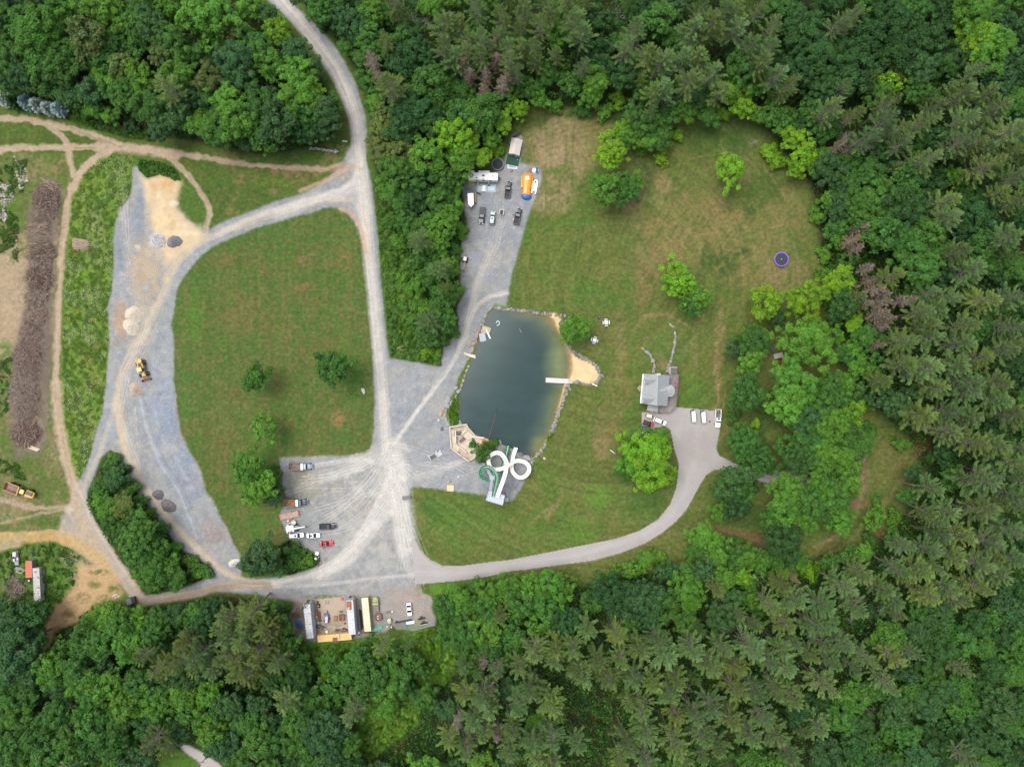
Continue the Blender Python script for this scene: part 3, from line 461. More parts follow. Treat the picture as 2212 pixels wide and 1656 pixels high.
def ground_mat(smooth=False):
    m = bpy.data.materials.new('paved_surface' if smooth else 'ground_surface'); m.use_nodes = True; nt = m.node_tree; N = nt.nodes; L = nt.links
    b = N['Principled BSDF']; b.inputs['Roughness'].default_value = .95; b.inputs['Specular IOR Level'].default_value = .15
    at = N.new('ShaderNodeAttribute'); at.attribute_name = 'tint'
    geo = N.new('ShaderNodeNewGeometry')
    def noise(sc_, det, lo, hi):
        n = N.new('ShaderNodeTexNoise'); n.inputs['Scale'].default_value = sc_; n.inputs['Detail'].default_value = det; n.inputs['Roughness'].default_value = .65
        L.new(geo.outputs['Position'], n.inputs['Vector'])
        r = N.new('ShaderNodeMapRange'); r.inputs[1].default_value = .3; r.inputs[2].default_value = .7; r.inputs[3].default_value = lo; r.inputs[4].default_value = hi
        r.clamp = False; L.new(n.outputs[0], r.inputs[0]); return r.outputs[0]
    turf = noise(.8, 8, .66, 1.34) if not smooth else noise(.5, 6, .94, 1.05); stone = noise(2.6, 5, .74, 1.26) if not smooth else noise(1.2, 8, .93, 1.07)
    mx = N.new('ShaderNodeMix'); mx.data_type = 'FLOAT'; L.new(at.outputs['Alpha'], mx.inputs[0]); L.new(turf, mx.inputs[2]); L.new(stone, mx.inputs[3])
    sc_ = N.new('ShaderNodeVectorMath'); sc_.operation = 'SCALE'; L.new(at.outputs['Color'], sc_.inputs[0]); L.new(mx.outputs[0], sc_.inputs['Scale'])
    L.new(sc_.outputs[0], b.inputs['Base Color'])
    bp = N.new('ShaderNodeBump'); bp.inputs['Strength'].default_value = .5; bp.inputs['Distance'].default_value = .12
    L.new(mx.outputs[0], bp.inputs['Height']); L.new(bp.outputs[0], b.inputs['Normal'])
    return m
GMAT = ground_mat(); GMAT2 = ground_mat(True)
idx = np.arange(NY*NX).reshape(NY, NX)
quads = np.stack([idx[1:, :-1], idx[1:, 1:], idx[:-1, 1:], idx[:-1, :-1]], -1).reshape(-1, 4)
fcl = CL[:-1, :-1].reshape(-1)
NAMES = {GRASS: 'lawn', GRAVEL: 'gravel_road', PAVED: 'driveway', DIRT: 'dirt_track', SAND: 'sand', BED: 'pond_bed', MEADOW: 'meadow_ground', FLOOR: 'forest_floor', SLAB: 'concrete_slab'}
for k, nm in NAMES.items():
    q = quads[fcl == k]
    if not len(q): continue
    u, inv = np.unique(q, return_inverse=True)
    o = link(nm, mesh_np(nm, gcoord[u], inv.reshape(-1, 4), GMAT2 if k in (PAVED, SLAB, SAND) else GMAT, gcol[u], True)); tag(o, kind='structure')
# ground far beyond the picture
fm = MB(); B0 = [(gx0+1, gy0+1), (gx0+(NX-1)*GSTEP-1, gy0+1), (gx0+(NX-1)*GSTEP-1, gy0+(NY-1)*GSTEP-1), (gx0+1, gy0+(NY-1)*GSTEP-1)]
inn = [((x-1106)*S, (828-y)*S) for x, y in B0]; out = [(-2500, 2500), (2500, 2500), (2500, -2500), (-2500, -2500)]
for i in range(4):
    j = (i+1) % 4; fm.quad((*out[i], -.01), (*inn[i], -.01), (*inn[j], -.01), (*out[j], -.01))
o = fm.build('ground', M((62, 84, 40), .95, 0, .4, .05)); tag(o, kind='structure')

# water
wy, wx = np.where(pm)
WP = blur(pm, 1) > .02
vals = np.clip(din*1.0, 0, 1)
wgt = np.clip((GX-1130)/60, 0, 1)*np.clip((GX-1060-(GY-700)*.0)/60, 0, 1); wgt = np.maximum(wgt, np.clip((GX-1085)/60, 0, 1)*np.clip((705-GY)/30, 0, 1))
dwide = np.clip(blur(pm, 24)*2-1, 0, 1)
shal = (1-dwide)**1.6*wgt*1.0+np.clip(1-np.hypot((GX-1210)/44, (GY-785)/58), 0, 1)*.75+np.clip(1-np.hypot((GX-1165)/26, (GY-962)/30), 0, 1)*.7
shal = np.clip(shal*(.7+.6*fb(GX, GY, 20, 3)), 0, 1)
edge = (1-din)**3*wgt
opac = np.clip(.97-edge*.62, .2, 1)
deep = np.array(alb((48, 74, 74)), np.float32); green = np.array(alb((122, 134, 90)), np.float32)
gm_ = shal[..., None]
wcol = deep*(1-gm_)+green*gm_; wcol = wcol*(1+(fb(GX, GY*2, 40, 33)[..., None]-.5)*.45)
wq = quads[(WP[:-1, :-1]).reshape(-1)]; u, inv = np.unique(wq, return_inverse=True)
wc = np.stack([(GX-1106)*S, (828-GY)*S, np.full((NY, NX), -.22)], -1).reshape(-1, 3)
wt = np.concatenate([wcol, opac[..., None]], -1).reshape(-1, 4)
wm_ = bpy.data.materials.new('pond_water'); wm_.use_nodes = True; nt = wm_.node_tree; b = nt.nodes['Principled BSDF']
at = nt.nodes.new('ShaderNodeAttribute'); at.attribute_name = 'tint'
nt.links.new(at.outputs['Color'], b.inputs['Base Color']); nt.links.new(at.outputs['Alpha'], b.inputs['Alpha'])
b.inputs['Roughness'].default_value = .12; b.inputs['IOR'].default_value = 1.33
geo = nt.nodes.new('ShaderNodeNewGeometry'); no = nt.nodes.new('ShaderNodeTexNoise'); no.inputs['Scale'].default_value = 2.2; no.inputs['Detail'].default_value = 3
nt.links.new(geo.outputs['Position'], no.inputs['Vector']); bp = nt.nodes.new('ShaderNodeBump'); bp.inputs['Strength'].default_value = .25; bp.inputs['Distance'].default_value = .05
nt.links.new(no.outputs[0], bp.inputs['Height']); nt.links.new(bp.outputs[0], b.inputs['Normal'])
o = link('pond_water', mesh_np('pond_water', wc[u], inv.reshape(-1, 4), wm_, wt[u], True)); tag(o, kind='structure')
# ------------------------------------------------------------------ trees
def leaf_mat(name, trans=.3, rough=.55):
    m = bpy.data.materials.new(name); m.use_nodes = True; nt = m.node_tree; N = nt.nodes; L = nt.links
    for n in list(N): N.remove(n)
    out = N.new('ShaderNodeOutputMaterial'); b = N.new('ShaderNodeBsdfPrincipled'); tr = N.new('ShaderNodeBsdfTranslucent'); mx = N.new('ShaderNodeMixShader')
    at = N.new('ShaderNodeAttribute'); at.attribute_name = 'tint'; oi = N.new('ShaderNodeObjectInfo')
    mu = N.new('ShaderNodeVectorMath'); mu.operation = 'MULTIPLY'; L.new(at.outputs['Color'], mu.inputs[0]); L.new(oi.outputs['Color'], mu.inputs[1])
    L.new(mu.outputs[0], b.inputs['Base Color']); L.new(mu.outputs[0], tr.inputs['Color'])
    b.inputs['Roughness'].default_value = rough; b.inputs['Specular IOR Level'].default_value = .25
    mx.inputs[0].default_value = trans; L.new(b.outputs[0], mx.inputs[1]); L.new(tr.outputs[0], mx.inputs[2]); L.new(mx.outputs[0], out.inputs[0])
    return m
LEAF = leaf_mat('foliage'); NEEDLE = leaf_mat('needles', .12, .6)
BARK = M((120, 108, 94), .9, 0, .3, 4, 'bark'); PBARK = M((150, 138, 126), .9, 0, .3, 3, 'pine_bark'); DEADW = M((182, 174, 164), .85, 0, .25, 3, 'dead_wood')
def leafquads(Cn, Nn, s, asp, tint, rng):
    n = len(Cn); Nn = Nn/np.maximum(np.linalg.norm(Nn, axis=1, keepdims=True), 1e-6)
    r = rng.normal(size=(n, 3)); t = np.cross(Nn, r); t /= np.maximum(np.linalg.norm(t, axis=1, keepdims=True), 1e-6); b = np.cross(Nn, t)
    s = np.asarray(s).reshape(-1, 1)*np.ones((n, 1))
    V = np.stack([Cn+t*s, Cn+b*s*asp-Nn*s*.12, Cn-t*s, Cn-b*s*asp-Nn*s*.12], 1).reshape(-1, 3)
    return V, np.arange(4*n).reshape(n, 4), np.repeat(tint, 4, axis=0)
def broadleaf(seed, R, Hc, H, leaf=.36, gap=.0, lob=1.0):
    rng = np.random.RandomState(seed); k = int((9+R*R*1.25)/lob)
    p1, p2, p3 = rng.rand(3)*6.28; i = np.arange(k)+.5
    zz = 1-i/k*1.28; ph = i*2.39996+rng.rand()*6; xy = np.sqrt(np.clip(1-zz*zz, 0, 1))
    d = np.stack([xy*np.cos(ph), xy*np.sin(ph), zz], 1)+rng.normal(size=(k, 3))*.13
    az = np.arctan2(d[:, 1], d[:, 0]); sc_ = 1+.16*np.sin(2*az+p1)+.12*np.sin(3*az+p2)+.07*np.sin(5*az+p3)
    lr = rng.uniform(.75, 1.45, k)*(R/5.5)**.4*lob**.5
    P0 = d*np.array([R, R, Hc])*(sc_*rng.uniform(.66, 1.0, k))[:, None]
    nrm = np.linalg.norm(P0, axis=1, keepdims=True); P0 = P0*np.clip(1-lr[:, None]*.75/np.maximum(nrm, .1), .1, 1)
    cz = H-Hc; P0[:, 2] += cz
    if gap: keep = rng.rand(k) > gap; P0, lr, k = P0[keep], lr[keep], keep.sum()
    CC, NN, TT, SS = [], [], [], []
    for a in range(k):
        n = int(12.6*lr[a]**2/(leaf*leaf*.62*2)*.62)
        q = rng.normal(size=(n, 3)); q /= np.linalg.norm(q, axis=1, keepdims=True); q[:, 2] = np.where(q[:, 2] < -.35, -q[:, 2], q[:, 2])
        bump = 1+.18*np.sin(q[:, 0]*5+a)+.14*np.sin(q[:, 1]*6+a*2)
        c = P0[a]+q*(lr[a]*rng.uniform(.72, 1.08, n)*bump)[:, None]*np.array([1, 1, .8])
        lt = rng.uniform(.84, 1.2); hue = rng.uniform(-.09, .09)
        tt = np.stack([lt*(1+hue+rng.normal(size=n)*.05), lt*np.ones(n), lt*(1-hue)*np.ones(n)], 1)*rng.uniform(.8, 1.22, n)[:, None]
        CC.append(c); NN.append(q*.9+np.array([0, 0, .55])+rng.normal(size=(n, 3))*.42); TT.append(tt); SS.append(rng.uniform(.75, 1.3, n)*leaf)
    CC, NN, TT, SS = map(np.concatenate, (CC, NN, TT, SS))
    V, F, T = leafquads(CC, NN, SS, .62, TT, rng)
    crown = mesh_np('crown', V, F, LEAF, T)
    mb = MB(); rr = max(.16, H*.018); top = (rng.normal()*.2, rng.normal()*.2, cz+Hc*.35)
    mb.tube([(0, 0, -.5), (rng.normal()*.1, rng.normal()*.1, cz*.5), top], rr*1.25, 8, rr*.45)
    for a in rng.choice(k, min(k, 9), False):
        z0 = cz*rng.uniform(.55, .95); e = P0[a]
        mid = (e[0]*.45, e[1]*.45, z0+(e[2]-z0)*.6); mb.tube([(0, 0, z0), mid, tuple(e)], rr*.45, 5, rr*.12)
    me = bpy.data.meshes.new('trunk'); me.from_pydata(mb.v, [], mb.f); me.materials.append(BARK)
    return crown, me, R
def pine(seed, R, H, zlow=.48, dens=1.0, brown=False, bare=.0):
    rng = np.random.RandomState(seed); mb = MB(); r0 = .3; lx, ly = rng.normal(size=2)*.35
    mb.tube([(0, 0, -.5), (lx*.4, ly*.4, H*.5), (lx, ly, H*.97)], r0, 7, .05)
    CC, DD, SS, TT = [], [], [], []
    z = H*zlow
    while z < H*.985:
        f = (z-H*zlow)/(H*(1-zlow)); nb = rng.randint(3, 6); a0 = rng.rand()*6.28
        for b in range(nb):
            az = a0+b*2.4+rng.normal()*.35
            Lb = (R*(1-f**1.6)*(.62+.38*min(1, f*5+.35))*rng.uniform(.55, 1.18)+.45)
            up = rng.uniform(.08, .3)+f*.55; d = np.array([math.cos(az), math.sin(az), up]); d /= np.linalg.norm(d)
            base = np.array([lx*z/H, ly*z/H, z+rng.normal()*.15]); tip = base+d*Lb
            mb.cyl(base, tip, .07*(1-f)+.025, .015, 3, False)
            if rng.rand() < bare: 
                for q in range(4):
                    p = base+d*Lb*rng.uniform(.3, .9); mb.cyl(p, p+np.array([d[1], -d[0], .1])*rng.choice([-1, 1])*Lb*.25, .02, .008, 3, False)
                continue
            n = int((9+Lb*15)*dens)
            for q in range(n):
                t = 1-abs(rng.normal())*.38
                if t < .12: t = rng.uniform(.4, 1)
                side = rng.choice([-1, 1])*rng.uniform(0, .55); dd = d*math.cos(side)+np.array([-d[1], d[0], 0])*math.sin(side); dd[2] += rng.uniform(-.05, .35)
                lat = np.array([-d[1], d[0], 0])*side*Lb*(.10+.26*(1-t))
                CC.append(base+d*Lb*t+lat+rng.normal(size=3)*.08); DD.append(dd); SS.append(rng.uniform(.2, .44)); l = rng.uniform(.72, 1.25)*(.94+.12*(b % 2)); TT.append((l*rng.uniform(.95, 1.07), l, l*rng.uniform(.93, 1.04)))
        z += rng.uniform(.5, .95)*H/26
    for b in range(12):
        zz = H*rng.uniform(.25, zlow); az = rng.rand()*6.28; l = rng.uniform(.5, 2.4)
        mb.cyl((0, 0, zz), (math.cos(az)*l, math.sin(az)*l, zz+rng.uniform(-.1, .3)), .04, .01, 3, False)
    CC, DD, SS, TT = map(np.array, (CC, DD, SS, TT)); n = len(CC); DD = DD/np.linalg.norm(DD, axis=1, keepdims=True)
    w = np.cross(DD, rng.normal(size=(n, 3))*.5+np.array([0, 0, 1])); w /= np.linalg.norm(w, axis=1, keepdims=True); S2 = SS[:, None]
    V = np.stack([CC-DD*S2*.8, CC+w*S2*.27, CC+DD*S2*1.3, CC-w*S2*.27], 1).reshape(-1, 3)
    crown = mesh_np('crown', V, np.arange(4*n).reshape(n, 4), NEEDLE, np.repeat(TT, 4, axis=0))
    me = bpy.data.meshes.new('trunk'); me.from_pydata(mb.v, [], mb.f); me.materials.append(PBARK if not brown else DEADW)
    return crown, me, R
def bare_tree(seed, H, spread):
    rng = random.Random(seed); mb = MB()
    def br(p, d, l, r, k):
        q = p+d*l; mb.cyl(p, q, r, r*.68, 5 if k > 2 else 3, False)
        if k == 0: return
        for _ in range(3 if k > 1 else 2):
            e = (d+Vector((rng.gauss(0, 1), rng.gauss(0, 1), rng.gauss(.1, .6)))*spread).normalized()
            br(p+d*l*rng.uniform(.6, 1), e, l*rng.uniform(.6, .82), r*.6, k-1)
    br(Vector((0, 0, -.4)), Vector((.03, .02, 1)).normalized(), H*.42, .24, 5)
    me = bpy.data.meshes.new('trunk'); me.from_pydata(mb.v, [], mb.f); me.materials.append(DEADW); return me
BLP = {'s': [broadleaf(11+i, 2.2, 1.7, 2.9, .24) for i in range(3)], 'm': [broadleaf(31+i, 4.2, 3.6, 11, (.21, .27)[i % 2], .1*(i % 2), (1.0, .7, 1.3)[i % 3]) for i in range(6)],
       'l': [broadleaf(51+i, 5.8, 4.4+.35*(i % 4), 15, (.21, .25, .30)[i % 3], .06*(i % 3), (.8, 1.25, 1.0, .65)[i % 4]) for i in range(9)], 'x': [broadleaf(71+i, 8.8, 6.2, 18, .28, .05) for i in range(3)],
       'g': [broadleaf(91, 12.0, 8.5, 20, .30, .04)]}
PNP = [pine(101+i, 4.6*(.9+.07*(i % 4)), 25+(i % 3), .40+.05*(i % 4), .8+.12*(i % 4), False, .05+.07*(i % 3)) for i in range(11)]
BRP = [pine(131+i, 2.8, 20, .4, .55, True, .35) for i in range(3)]
SPP = [pine(151+i, 1.9, 5.2, .04, 2.6) for i in range(2)]
DTP = [bare_tree(171+i, 14, .62) for i in range(3)]
TONES = {'Y': ((118,164,36), 'yellow green'), 'L': ((94,144,46), 'light green'), 'M': ((76,122,46), 'mid green'), 'D': ((58,98,44), 'dark green'),
         'B': ((66,104,54), 'bluish green'), 'O': ((104,124,58), 'olive green'), 'P': ((102,132,72), 'grey green'), 'Q': ((110,136,64), 'olive tinged'), 'S': ((186,206,200), 'silvery blue'), 'R': ((140,126,100), 'rusty brown'), 'W': ((255,255,255), 'bare grey')}
TREES = []; trng = random.Random(5)
LEAFK = 1.24
QUEUE = []
def place_tree(x, y, r, tone='M', kind='b', h=None, label=None, group=None):
    QUEUE.append((x, y, r, tone, kind, h, label, group)); TREES.append([None, x, y, r, '', 0, 'shrub' if kind in 'bs' and r*S < 2.85 else {'b': 'broadleaf_tree', 's': 'shrub', 'p': 'pine_tree'}.get(kind, 'x')])
ROADY = None
def keep_off(x, y, r):
    """nudge and shrink a crown until it no longer hangs over the open roads"""
    for it in range(9):
        dx = dy = 0; hit = 0
        for q in range(12):
            a = q*math.pi/6; px, py = x+math.cos(a)*r*1.04, y+math.sin(a)*r*1.04
            i, j = int((px-gx0)/GSTEP), int((py-gy0)/GSTEP)
            if 0 <= i < NX and 0 <= j < NY and CL[j, i] in (GRAVEL, PAVED, DIRT, SLAB, BED): dx -= math.cos(a); dy -= math.sin(a); hit += 1
        if not hit: break
        n = math.hypot(dx, dy) or 1; x += dx/n*r*.10; y += dy/n*r*.10; r *= .95
    return x, y, r
def build_tree(x, y, r, tone='M', kind='b', h=None, label=None, group=None):
    """x, y, r: crown centre and radius on the drawing plan, as seen from above"""
    hh = {'b': 13, 'p': 20, 'r': 15, 'd': 9, 's': 1.8, 'u': 3}[kind] if h is None else h
    if kind == 'b': hh = max(2.0, min(15, r*.32)) if h is None else h
    Rm = r*S*(HC-hh)/HC
    if kind in 'bs':
        key = 's' if Rm < 3.0 else 'm' if Rm < 4.7 else 'l' if Rm < 7.2 else 'x' if Rm < 10.5 else 'g'
        cr, tr, R0 = trng.choice(BLP[key]); names = ('broadleaf_tree' if r*S >= 2.85 else 'shrub'); cat = 'tree' if r*S >= 2.85 else 'shrub'; noun = 'broadleaf tree' if cat == 'tree' else 'bush'
    elif kind == 'p': cr, tr, R0 = trng.choice(PNP); names = 'pine_tree'; cat = 'tree'; noun = 'pine'
    elif kind == 'r': cr, tr, R0 = trng.choice(BRP); names = 'dead_pine'; cat = 'dead tree'; noun = 'dying pine'
    elif kind == 'u': cr, tr, R0 = trng.choice(SPP); names = 'spruce_tree'; cat = 'tree'; noun = 'spruce'
    else: cr, tr, R0 = None, trng.choice(DTP), 6.0; names = 'dead_tree'; cat = 'dead tree'; noun = 'leafless tree'
    k = Rm/R0*(1.14 if kind in 'bs' else 1)
    p = W(x, y, hh); o = empty(names, (p.x, p.y, 0), trng.uniform(0, 6.28)); 
    sz = k if kind not in 'pr' else (k*.35+.65)*trng.uniform(.9, 1.1)
    o.scale = (k*trng.uniform(.94, 1.06), k*trng.uniform(.94, 1.06), sz)
    if kind in 'pr': o.rotation_euler = (trng.gauss(0, .035), trng.gauss(0, .035), o.rotation_euler.z)
    c_, word = TONES[tone]
    if cr:
        c = link('crown', cr, o); a = alb(c_); j = trng.uniform(.82, 1.2); jh = trng.uniform(-.1, .1)
        c.color = (a[0]*j*(1+jh)*LEAFK, a[1]*j*LEAFK, a[2]*j*(1-jh)*LEAFK, 1)
    link('trunk', tr, o)
    tag(o, label, cat, group or {'broadleaf_tree': 'broadleaf trees', 'shrub': 'bushes', 'pine_tree': 'tall pines', 'dead_pine': 'dying pines', 'spruce_tree': 'blue spruces', 'dead_tree': 'leafless trees'}[names])
    BUILT.append([o, x, y, r, word+' '+noun if kind != 'd' else 'bare grey '+noun, label is not None, names]); return o
HAND = """80,75,56,L 150,112,34,M 28,125,34,M 105,140,36,M 20,168,32,M 190,82,42,O 218,112,32,M 228,18,42,L 255,44,32,L 300,42,38,M 330,56,38,B 372,92,34,M 420,36,38,L 470,32,44,L 505,58,30,O 540,20,32,L 350,112,30,O 382,118,26,M
300,88,28,M 262,146,30,O 302,162,30,L 220,132,24,L 216,156,24,L 386,162,34,L 452,172,32,O 512,136,42,B 545,92,32,M 132,152,38,M 76,152,30,M 50,164,32,B 100,188,28,M 150,206,26,B 200,198,32,B 240,184,28,L 266,204,32,M 300,204,28,L 322,232,36,M 346,246,20,Y 376,252,32,B 352,276,30,B 402,212,30,B 416,226,20,L 492,226,34,L 520,262,40,L 432,268,26,L 470,282,34,M 240,250,20,L 205,236,20,L 272,264,16,B 180,232,16,M
613,62,38,Y 570,112,32,M 642,114,34,B 580,140,34,L 632,152,32,L 640,206,50,L 670,200,28,Y 602,262,44,B 666,250,34,M 704,246,34,B 660,288,26,B 566,226,40,M 556,280,32,M 690,280,24,B 720,230,22,M
690,22,36,M 732,30,28,B 682,52,20,M 762,52,34,B 800,28,32,L 792,78,30,M 828,32,22,M 812,98,26,M 862,66,18,L 872,92,36,M 902,112,38,D 842,108,26,M 872,132,36,D 932,182,42,M 902,202,24,M 892,242,48,D 872,282,34,D 962,172,24,M 1000,252,36,M 1042,242,38,M 985,290,40,Y 1015,302,28,Y 922,342,40,L 1002,352,36,L 1036,342,22,Y 822,282,34,O 832,250,26,O 862,332,32,O 822,322,26,O 900,384,34,M 852,372,34,M 960,392,30,M 990,408,24,L 842,406,26,L 800,180,22,M 780,130,20,M 790,220,20,L 830,180,24,M 812,225,20,L
862,432,26,M 902,432,28,D 950,432,30,M 985,442,26,L 880,478,24,M 922,482,24,M 962,480,34,L 1000,490,22,L 942,522,30,L 905,562,22,M 982,532,20,M 930,600,26,M 985,626,15,Y 965,640,28,M 960,690,26,M 982,720,20,M 930,730,24,M 905,650,18,L 880,620,14,L 860,520,16,L 850,560,12,M 838,480,14,M 870,600,12,L 890,690,16,M 912,590,16,L 870,660,10,L 905,712,14,M 955,730,20,M 845,700,10,M 860,730,8,M 920,760,14,Y 945,765,12,L 925,540,18,M 945,560,22,M 975,580,22,L 990,560,14,M 900,500,22,M 948,660,20,M 920,660,18,L
1290,46,36,D 1330,88,26,M 1290,140,28,B 1310,60,22,M 1380,28,34,D 1420,42,38,M 1450,90,26,M 1285,172,30,L 1345,162,36,D 1232,182,26,M 1180,162,24,M 1150,192,22,M 1275,206,24,L 1130,192,24,M 1165,216,20,L 1340,206,18,Y 1390,200,28,M 1600,152,38,M 1590,200,26,Y 1602,232,24,Y 1392,268,32,M 1320,332,34,Y 1350,300,24,L 1346,282,20,Y 1420,292,28,M 1466,285,14,Y 1432,335,16,Y 1385,325,12,L 1400,300,26,L 1574,370,32,Y 1312,408,36,L 1350,408,32,M 1372,395,20,L 1440,250,26,M 1620,190,24,M 1650,180,24,L
1732,55,50,D 1762,110,36,B 1782,120,48,D 1850,128,48,D 1820,180,34,D 1932,50,50,D 2000,80,48,D 1950,110,38,D 2092,30,42,L 2120,70,46,Y 2140,112,44,L 2175,60,30,B 1920,178,26,Y 1942,150,24,O 1770,190,34,D 1990,150,36,B 1892,205,30,M 1982,205,30,M 2155,165,36,B 1715,150,40,D 1880,80,34,D 1975,20,34,M
1670,250,26,M 1710,236,18,Y 1692,262,26,M 1712,300,26,Y 1668,320,18,Y 1736,332,26,Y 1720,366,20,Y 1775,282,26,M 1780,340,20,L 1792,366,32,B 1830,392,26,M 1880,370,30,M 1980,310,26,M 1960,382,38,M 2062,382,22,L 1760,360,20,L 1690,340,18,Y
1900,430,46,M 1945,445,42,D 1900,502,42,M 1962,520,46,M 2002,500,38,M 1982,582,42,M 2032,542,30,M 2132,450,46,D 2120,525,34,M 1802,492,24,M 1776,462,18,L 1810,520,20,L 1812,608,32,Y 1832,562,20,M 1820,655,34,D 1842,700,20,Y 1790,545,16,L 1785,590,16,L 1855,450,34,M 2110,702,34,M 2190,582,26,M 1880,770,24,M 1852,790,26,L 1840,750,20,L 1788,430,20,L 1970,640,26,M
1652,655,36,Y 1742,650,40,Y 1674,690,20,B 1752,738,52,L 1466,602,34,Y 1484,632,22,Y 1506,644,26,L 1488,660,24,M 1625,738,32,M 1592,756,22,B 1642,722,20,L 1620,778,28,L 1612,720,12,Y 1712,822,42,L 1736,858,34,L 1770,852,30,M 1790,830,28,M 1612,846,38,M 1700,872,40,L 1740,902,34,B 1772,880,26,M 1800,862,28,M 1842,888,26,Y 1720,902,30,L 1790,922,36,L 1742,942,34,M 1702,960,26,M 1722,992,34,D 1780,985,34,L 1832,1012,26,L 1600,935,24,M 1590,900,14,M 1605,962,36,M 1640,990,32,M 1635,915,10,Y 1655,1005,22,M 1740,1078,36,M 1690,1092,36,L 1672,1130,28,M 1712,1130,30,L 1690,1168,40,D 1738,1120,26,L 1700,1195,26,M 1805,1080,32,M 1815,1118,30,L 1832,1042,28,L 1780,1045,28,M 1860,960,26,M 1760,960,30,L
1582,1040,38,D 1588,1085,34,D 1600,1065,30,M 1560,1100,24,L 1612,1050,24,D 1540,1170,26,L 1518,1190,20,M 1548,1200,22,L 1887,1118,22,L 1895,1080,11,M 1902,1105,14,L
1412,985,60,Y 1370,1000,30,L 1350,1010,22,M 1420,940,30,L 1380,950,28,L 1440,1020,26,Y 1400,1035,30,Y 1242,712,30,L 1222,716,14,O 1800,902,30,L 1830,942,28,M 1822,986,26,L 1760,1002,32,M 1772,1062,32,L 1778,1112,26,M 1702,1052,34,L 1762,922,28,M 1846,846,24,M 1818,830,24,L 1816,764,22,M 1800,720,20,L 1806,680,20,M 1796,640,18,L 1870,880,18,L 1890,930,16,M 1580,1180,24,M 1610,1200,24,L 1590,1215,22,M 1640,1215,22,L 1680,1215,20,M 1720,1212,20,L 1830,1200,22,M 1860,1190,20,L 1890,1175,18,M 1925,1160,20,M 1945,1120,18,L 1960,1070,20,M 1975,1020,20,B 1955,960,16,L 1100,205,22,L 1120,235,20,Y 1060,300,20,L 1085,265,22,Y 1075,320,14,Y 1200,225,16,L 1310,232,18,L 1260,228,18,M 1375,240,22,M 1480,240,24,L 1530,250,22,M 1425,262,22,L 1560,236,18,Y 1640,250,20,L 720,792,38,M 555,816,29,M 572,925,28,L 540,1015,36,L 560,1045,34,L 590,1030,20,M 600,1068,24,B 548,1058,22,M 568,1196,40,B 585,1222,30,B 556,1235,22,B 630,1200,18,M 650,1195,12,M 645,1222,14,L 622,1222,16,M 665,1210,12,L
238,985,15,M 228,1005,16,M 248,1012,16,B 232,1030,18,M 252,1035,22,B 215,1052,20,M 240,1058,18,M 275,1052,18,M 262,1070,18,M 208,1078,18,M 230,1090,24,L 270,1090,24,O 300,1085,16,M 215,1115,20,L 245,1120,20,M 225,1140,14,M 290,1112,22,M 318,1108,14,M 262,1140,20,M 240,1160,16,O 310,1145,32,M 345,1145,18,M 282,1165,24,M 262,1180,18,L 300,1190,32,M 345,1178,24,M 372,1185,16,L 330,1215,28,M 280,1210,20,M 300,1240,24,L 345,1245,28,M 372,1218,20,L 400,1215,16,M 385,1245,22,M 415,1238,18,L 440,1238,14,M 320,1262,22,M 360,1268,18,L 318,1282,14,M 300,1262,14,M
985,1275,30,L 1022,1262,24,M 1052,1268,36,L 1100,1262,34,L 1145,1262,32,L 1190,1262,34,L 1222,1268,22,L 965,1312,30,M 1000,1305,30,L 1120,1300,34,M 1050,1310,30,M 1175,1305,30,M 1330,1295,46,D 1385,1290,40,B 1432,1305,36,M 1350,1340,30,M 1400,1335,30,B 1275,1302,28,M 1480,1265,32,L 1492,1300,24,L 1395,1208,20,L 1422,1205,16,L 1360,1230,20,L 1382,1232,18,M 1440,1232,24,B 1475,1232,22,M 1512,1150,26,L 1530,1175,24,L 1545,1205,24,L 1500,1190,20,M 1560,1245,28,L 1600,1240,22,Y 1615,1255,20,M 1555,1340,36,B 1565,1300,30,B 1620,1290,22,L 1650,1210,22,M 1700,1235,20,Y 1740,1230,18,Y 1762,1242,18,Y 1660,1240,18,M 1330,1240,14,L 1300,1262,16,M 960,1350,30,M 1000,1360,34,M 1050,1360,34,L 1060,1400,30,M 1010,1410,30,M
625,1320,10,M 590,1310,30,D 600,1345,34,M 560,1330,26,D 610,1400,34,M 640,1430,26,M 640,1465,30,D 690,1440,18,L 720,1480,26,M 770,1430,34,M 800,1460,40,M 850,1460,36,M 890,1430,26,M 830,1510,34,L 870,1490,24,M 780,1500,24,M 700,1500,26,M 660,1520,30,M 640,1560,30,M 700,1580,44,B 745,1600,30,M 700,1550,26,M 800,1392,16,M 850,1405,20,M 870,1400,12,L 925,1400,12,Y 800,1525,12,Y 820,1525,14,Y 698,1465,14,Y 660,1465,16,L 910,1445,20,M 890,1500,16,L 720,1430,22,M 750,1465,22,M 300,1330,34,L 340,1325,34,M 380,1315,32,D 420,1320,30,M 460,1320,30,D 330,1365,32,M 200,1330,26,L 250,1325,34,L 260,1350,36,M 180,1370,36,M 220,1390,34,M 280,1390,36,L 60,1330,34,D 85,1320,26,M 30,1350,36,B 40,1400,44,B 20,1310,24,D 80,1375,36,B 50,1450,38,B 110,1440,36,L 150,1450,38,M 90,1450,24,L 190,1470,34,L 60,1500,30,M 30,1540,34,M 120,1540,32,M 80,1580,36,M 150,1590,36,M 200,1500,32,M 240,1480,34,L 280,1520,38,L 340,1510,34,L 300,1470,32,M 400,1500,34,L 360,1560,22,M 408,1538,28,M 478,1532,28,M 540,1560,30,M 560,1600,34,M 600,1600,30,M 520,1630,26,M 350,1480,30,M 200,1560,34,M 240,1600,36,M 180,1630,34,M 300,1640,34,B 260,1560,32,M 100,1630,34,M 30,1620,36,M 400,1450,36,B 450,1490,30,L 500,1520,30,B 560,1520,26,B"""
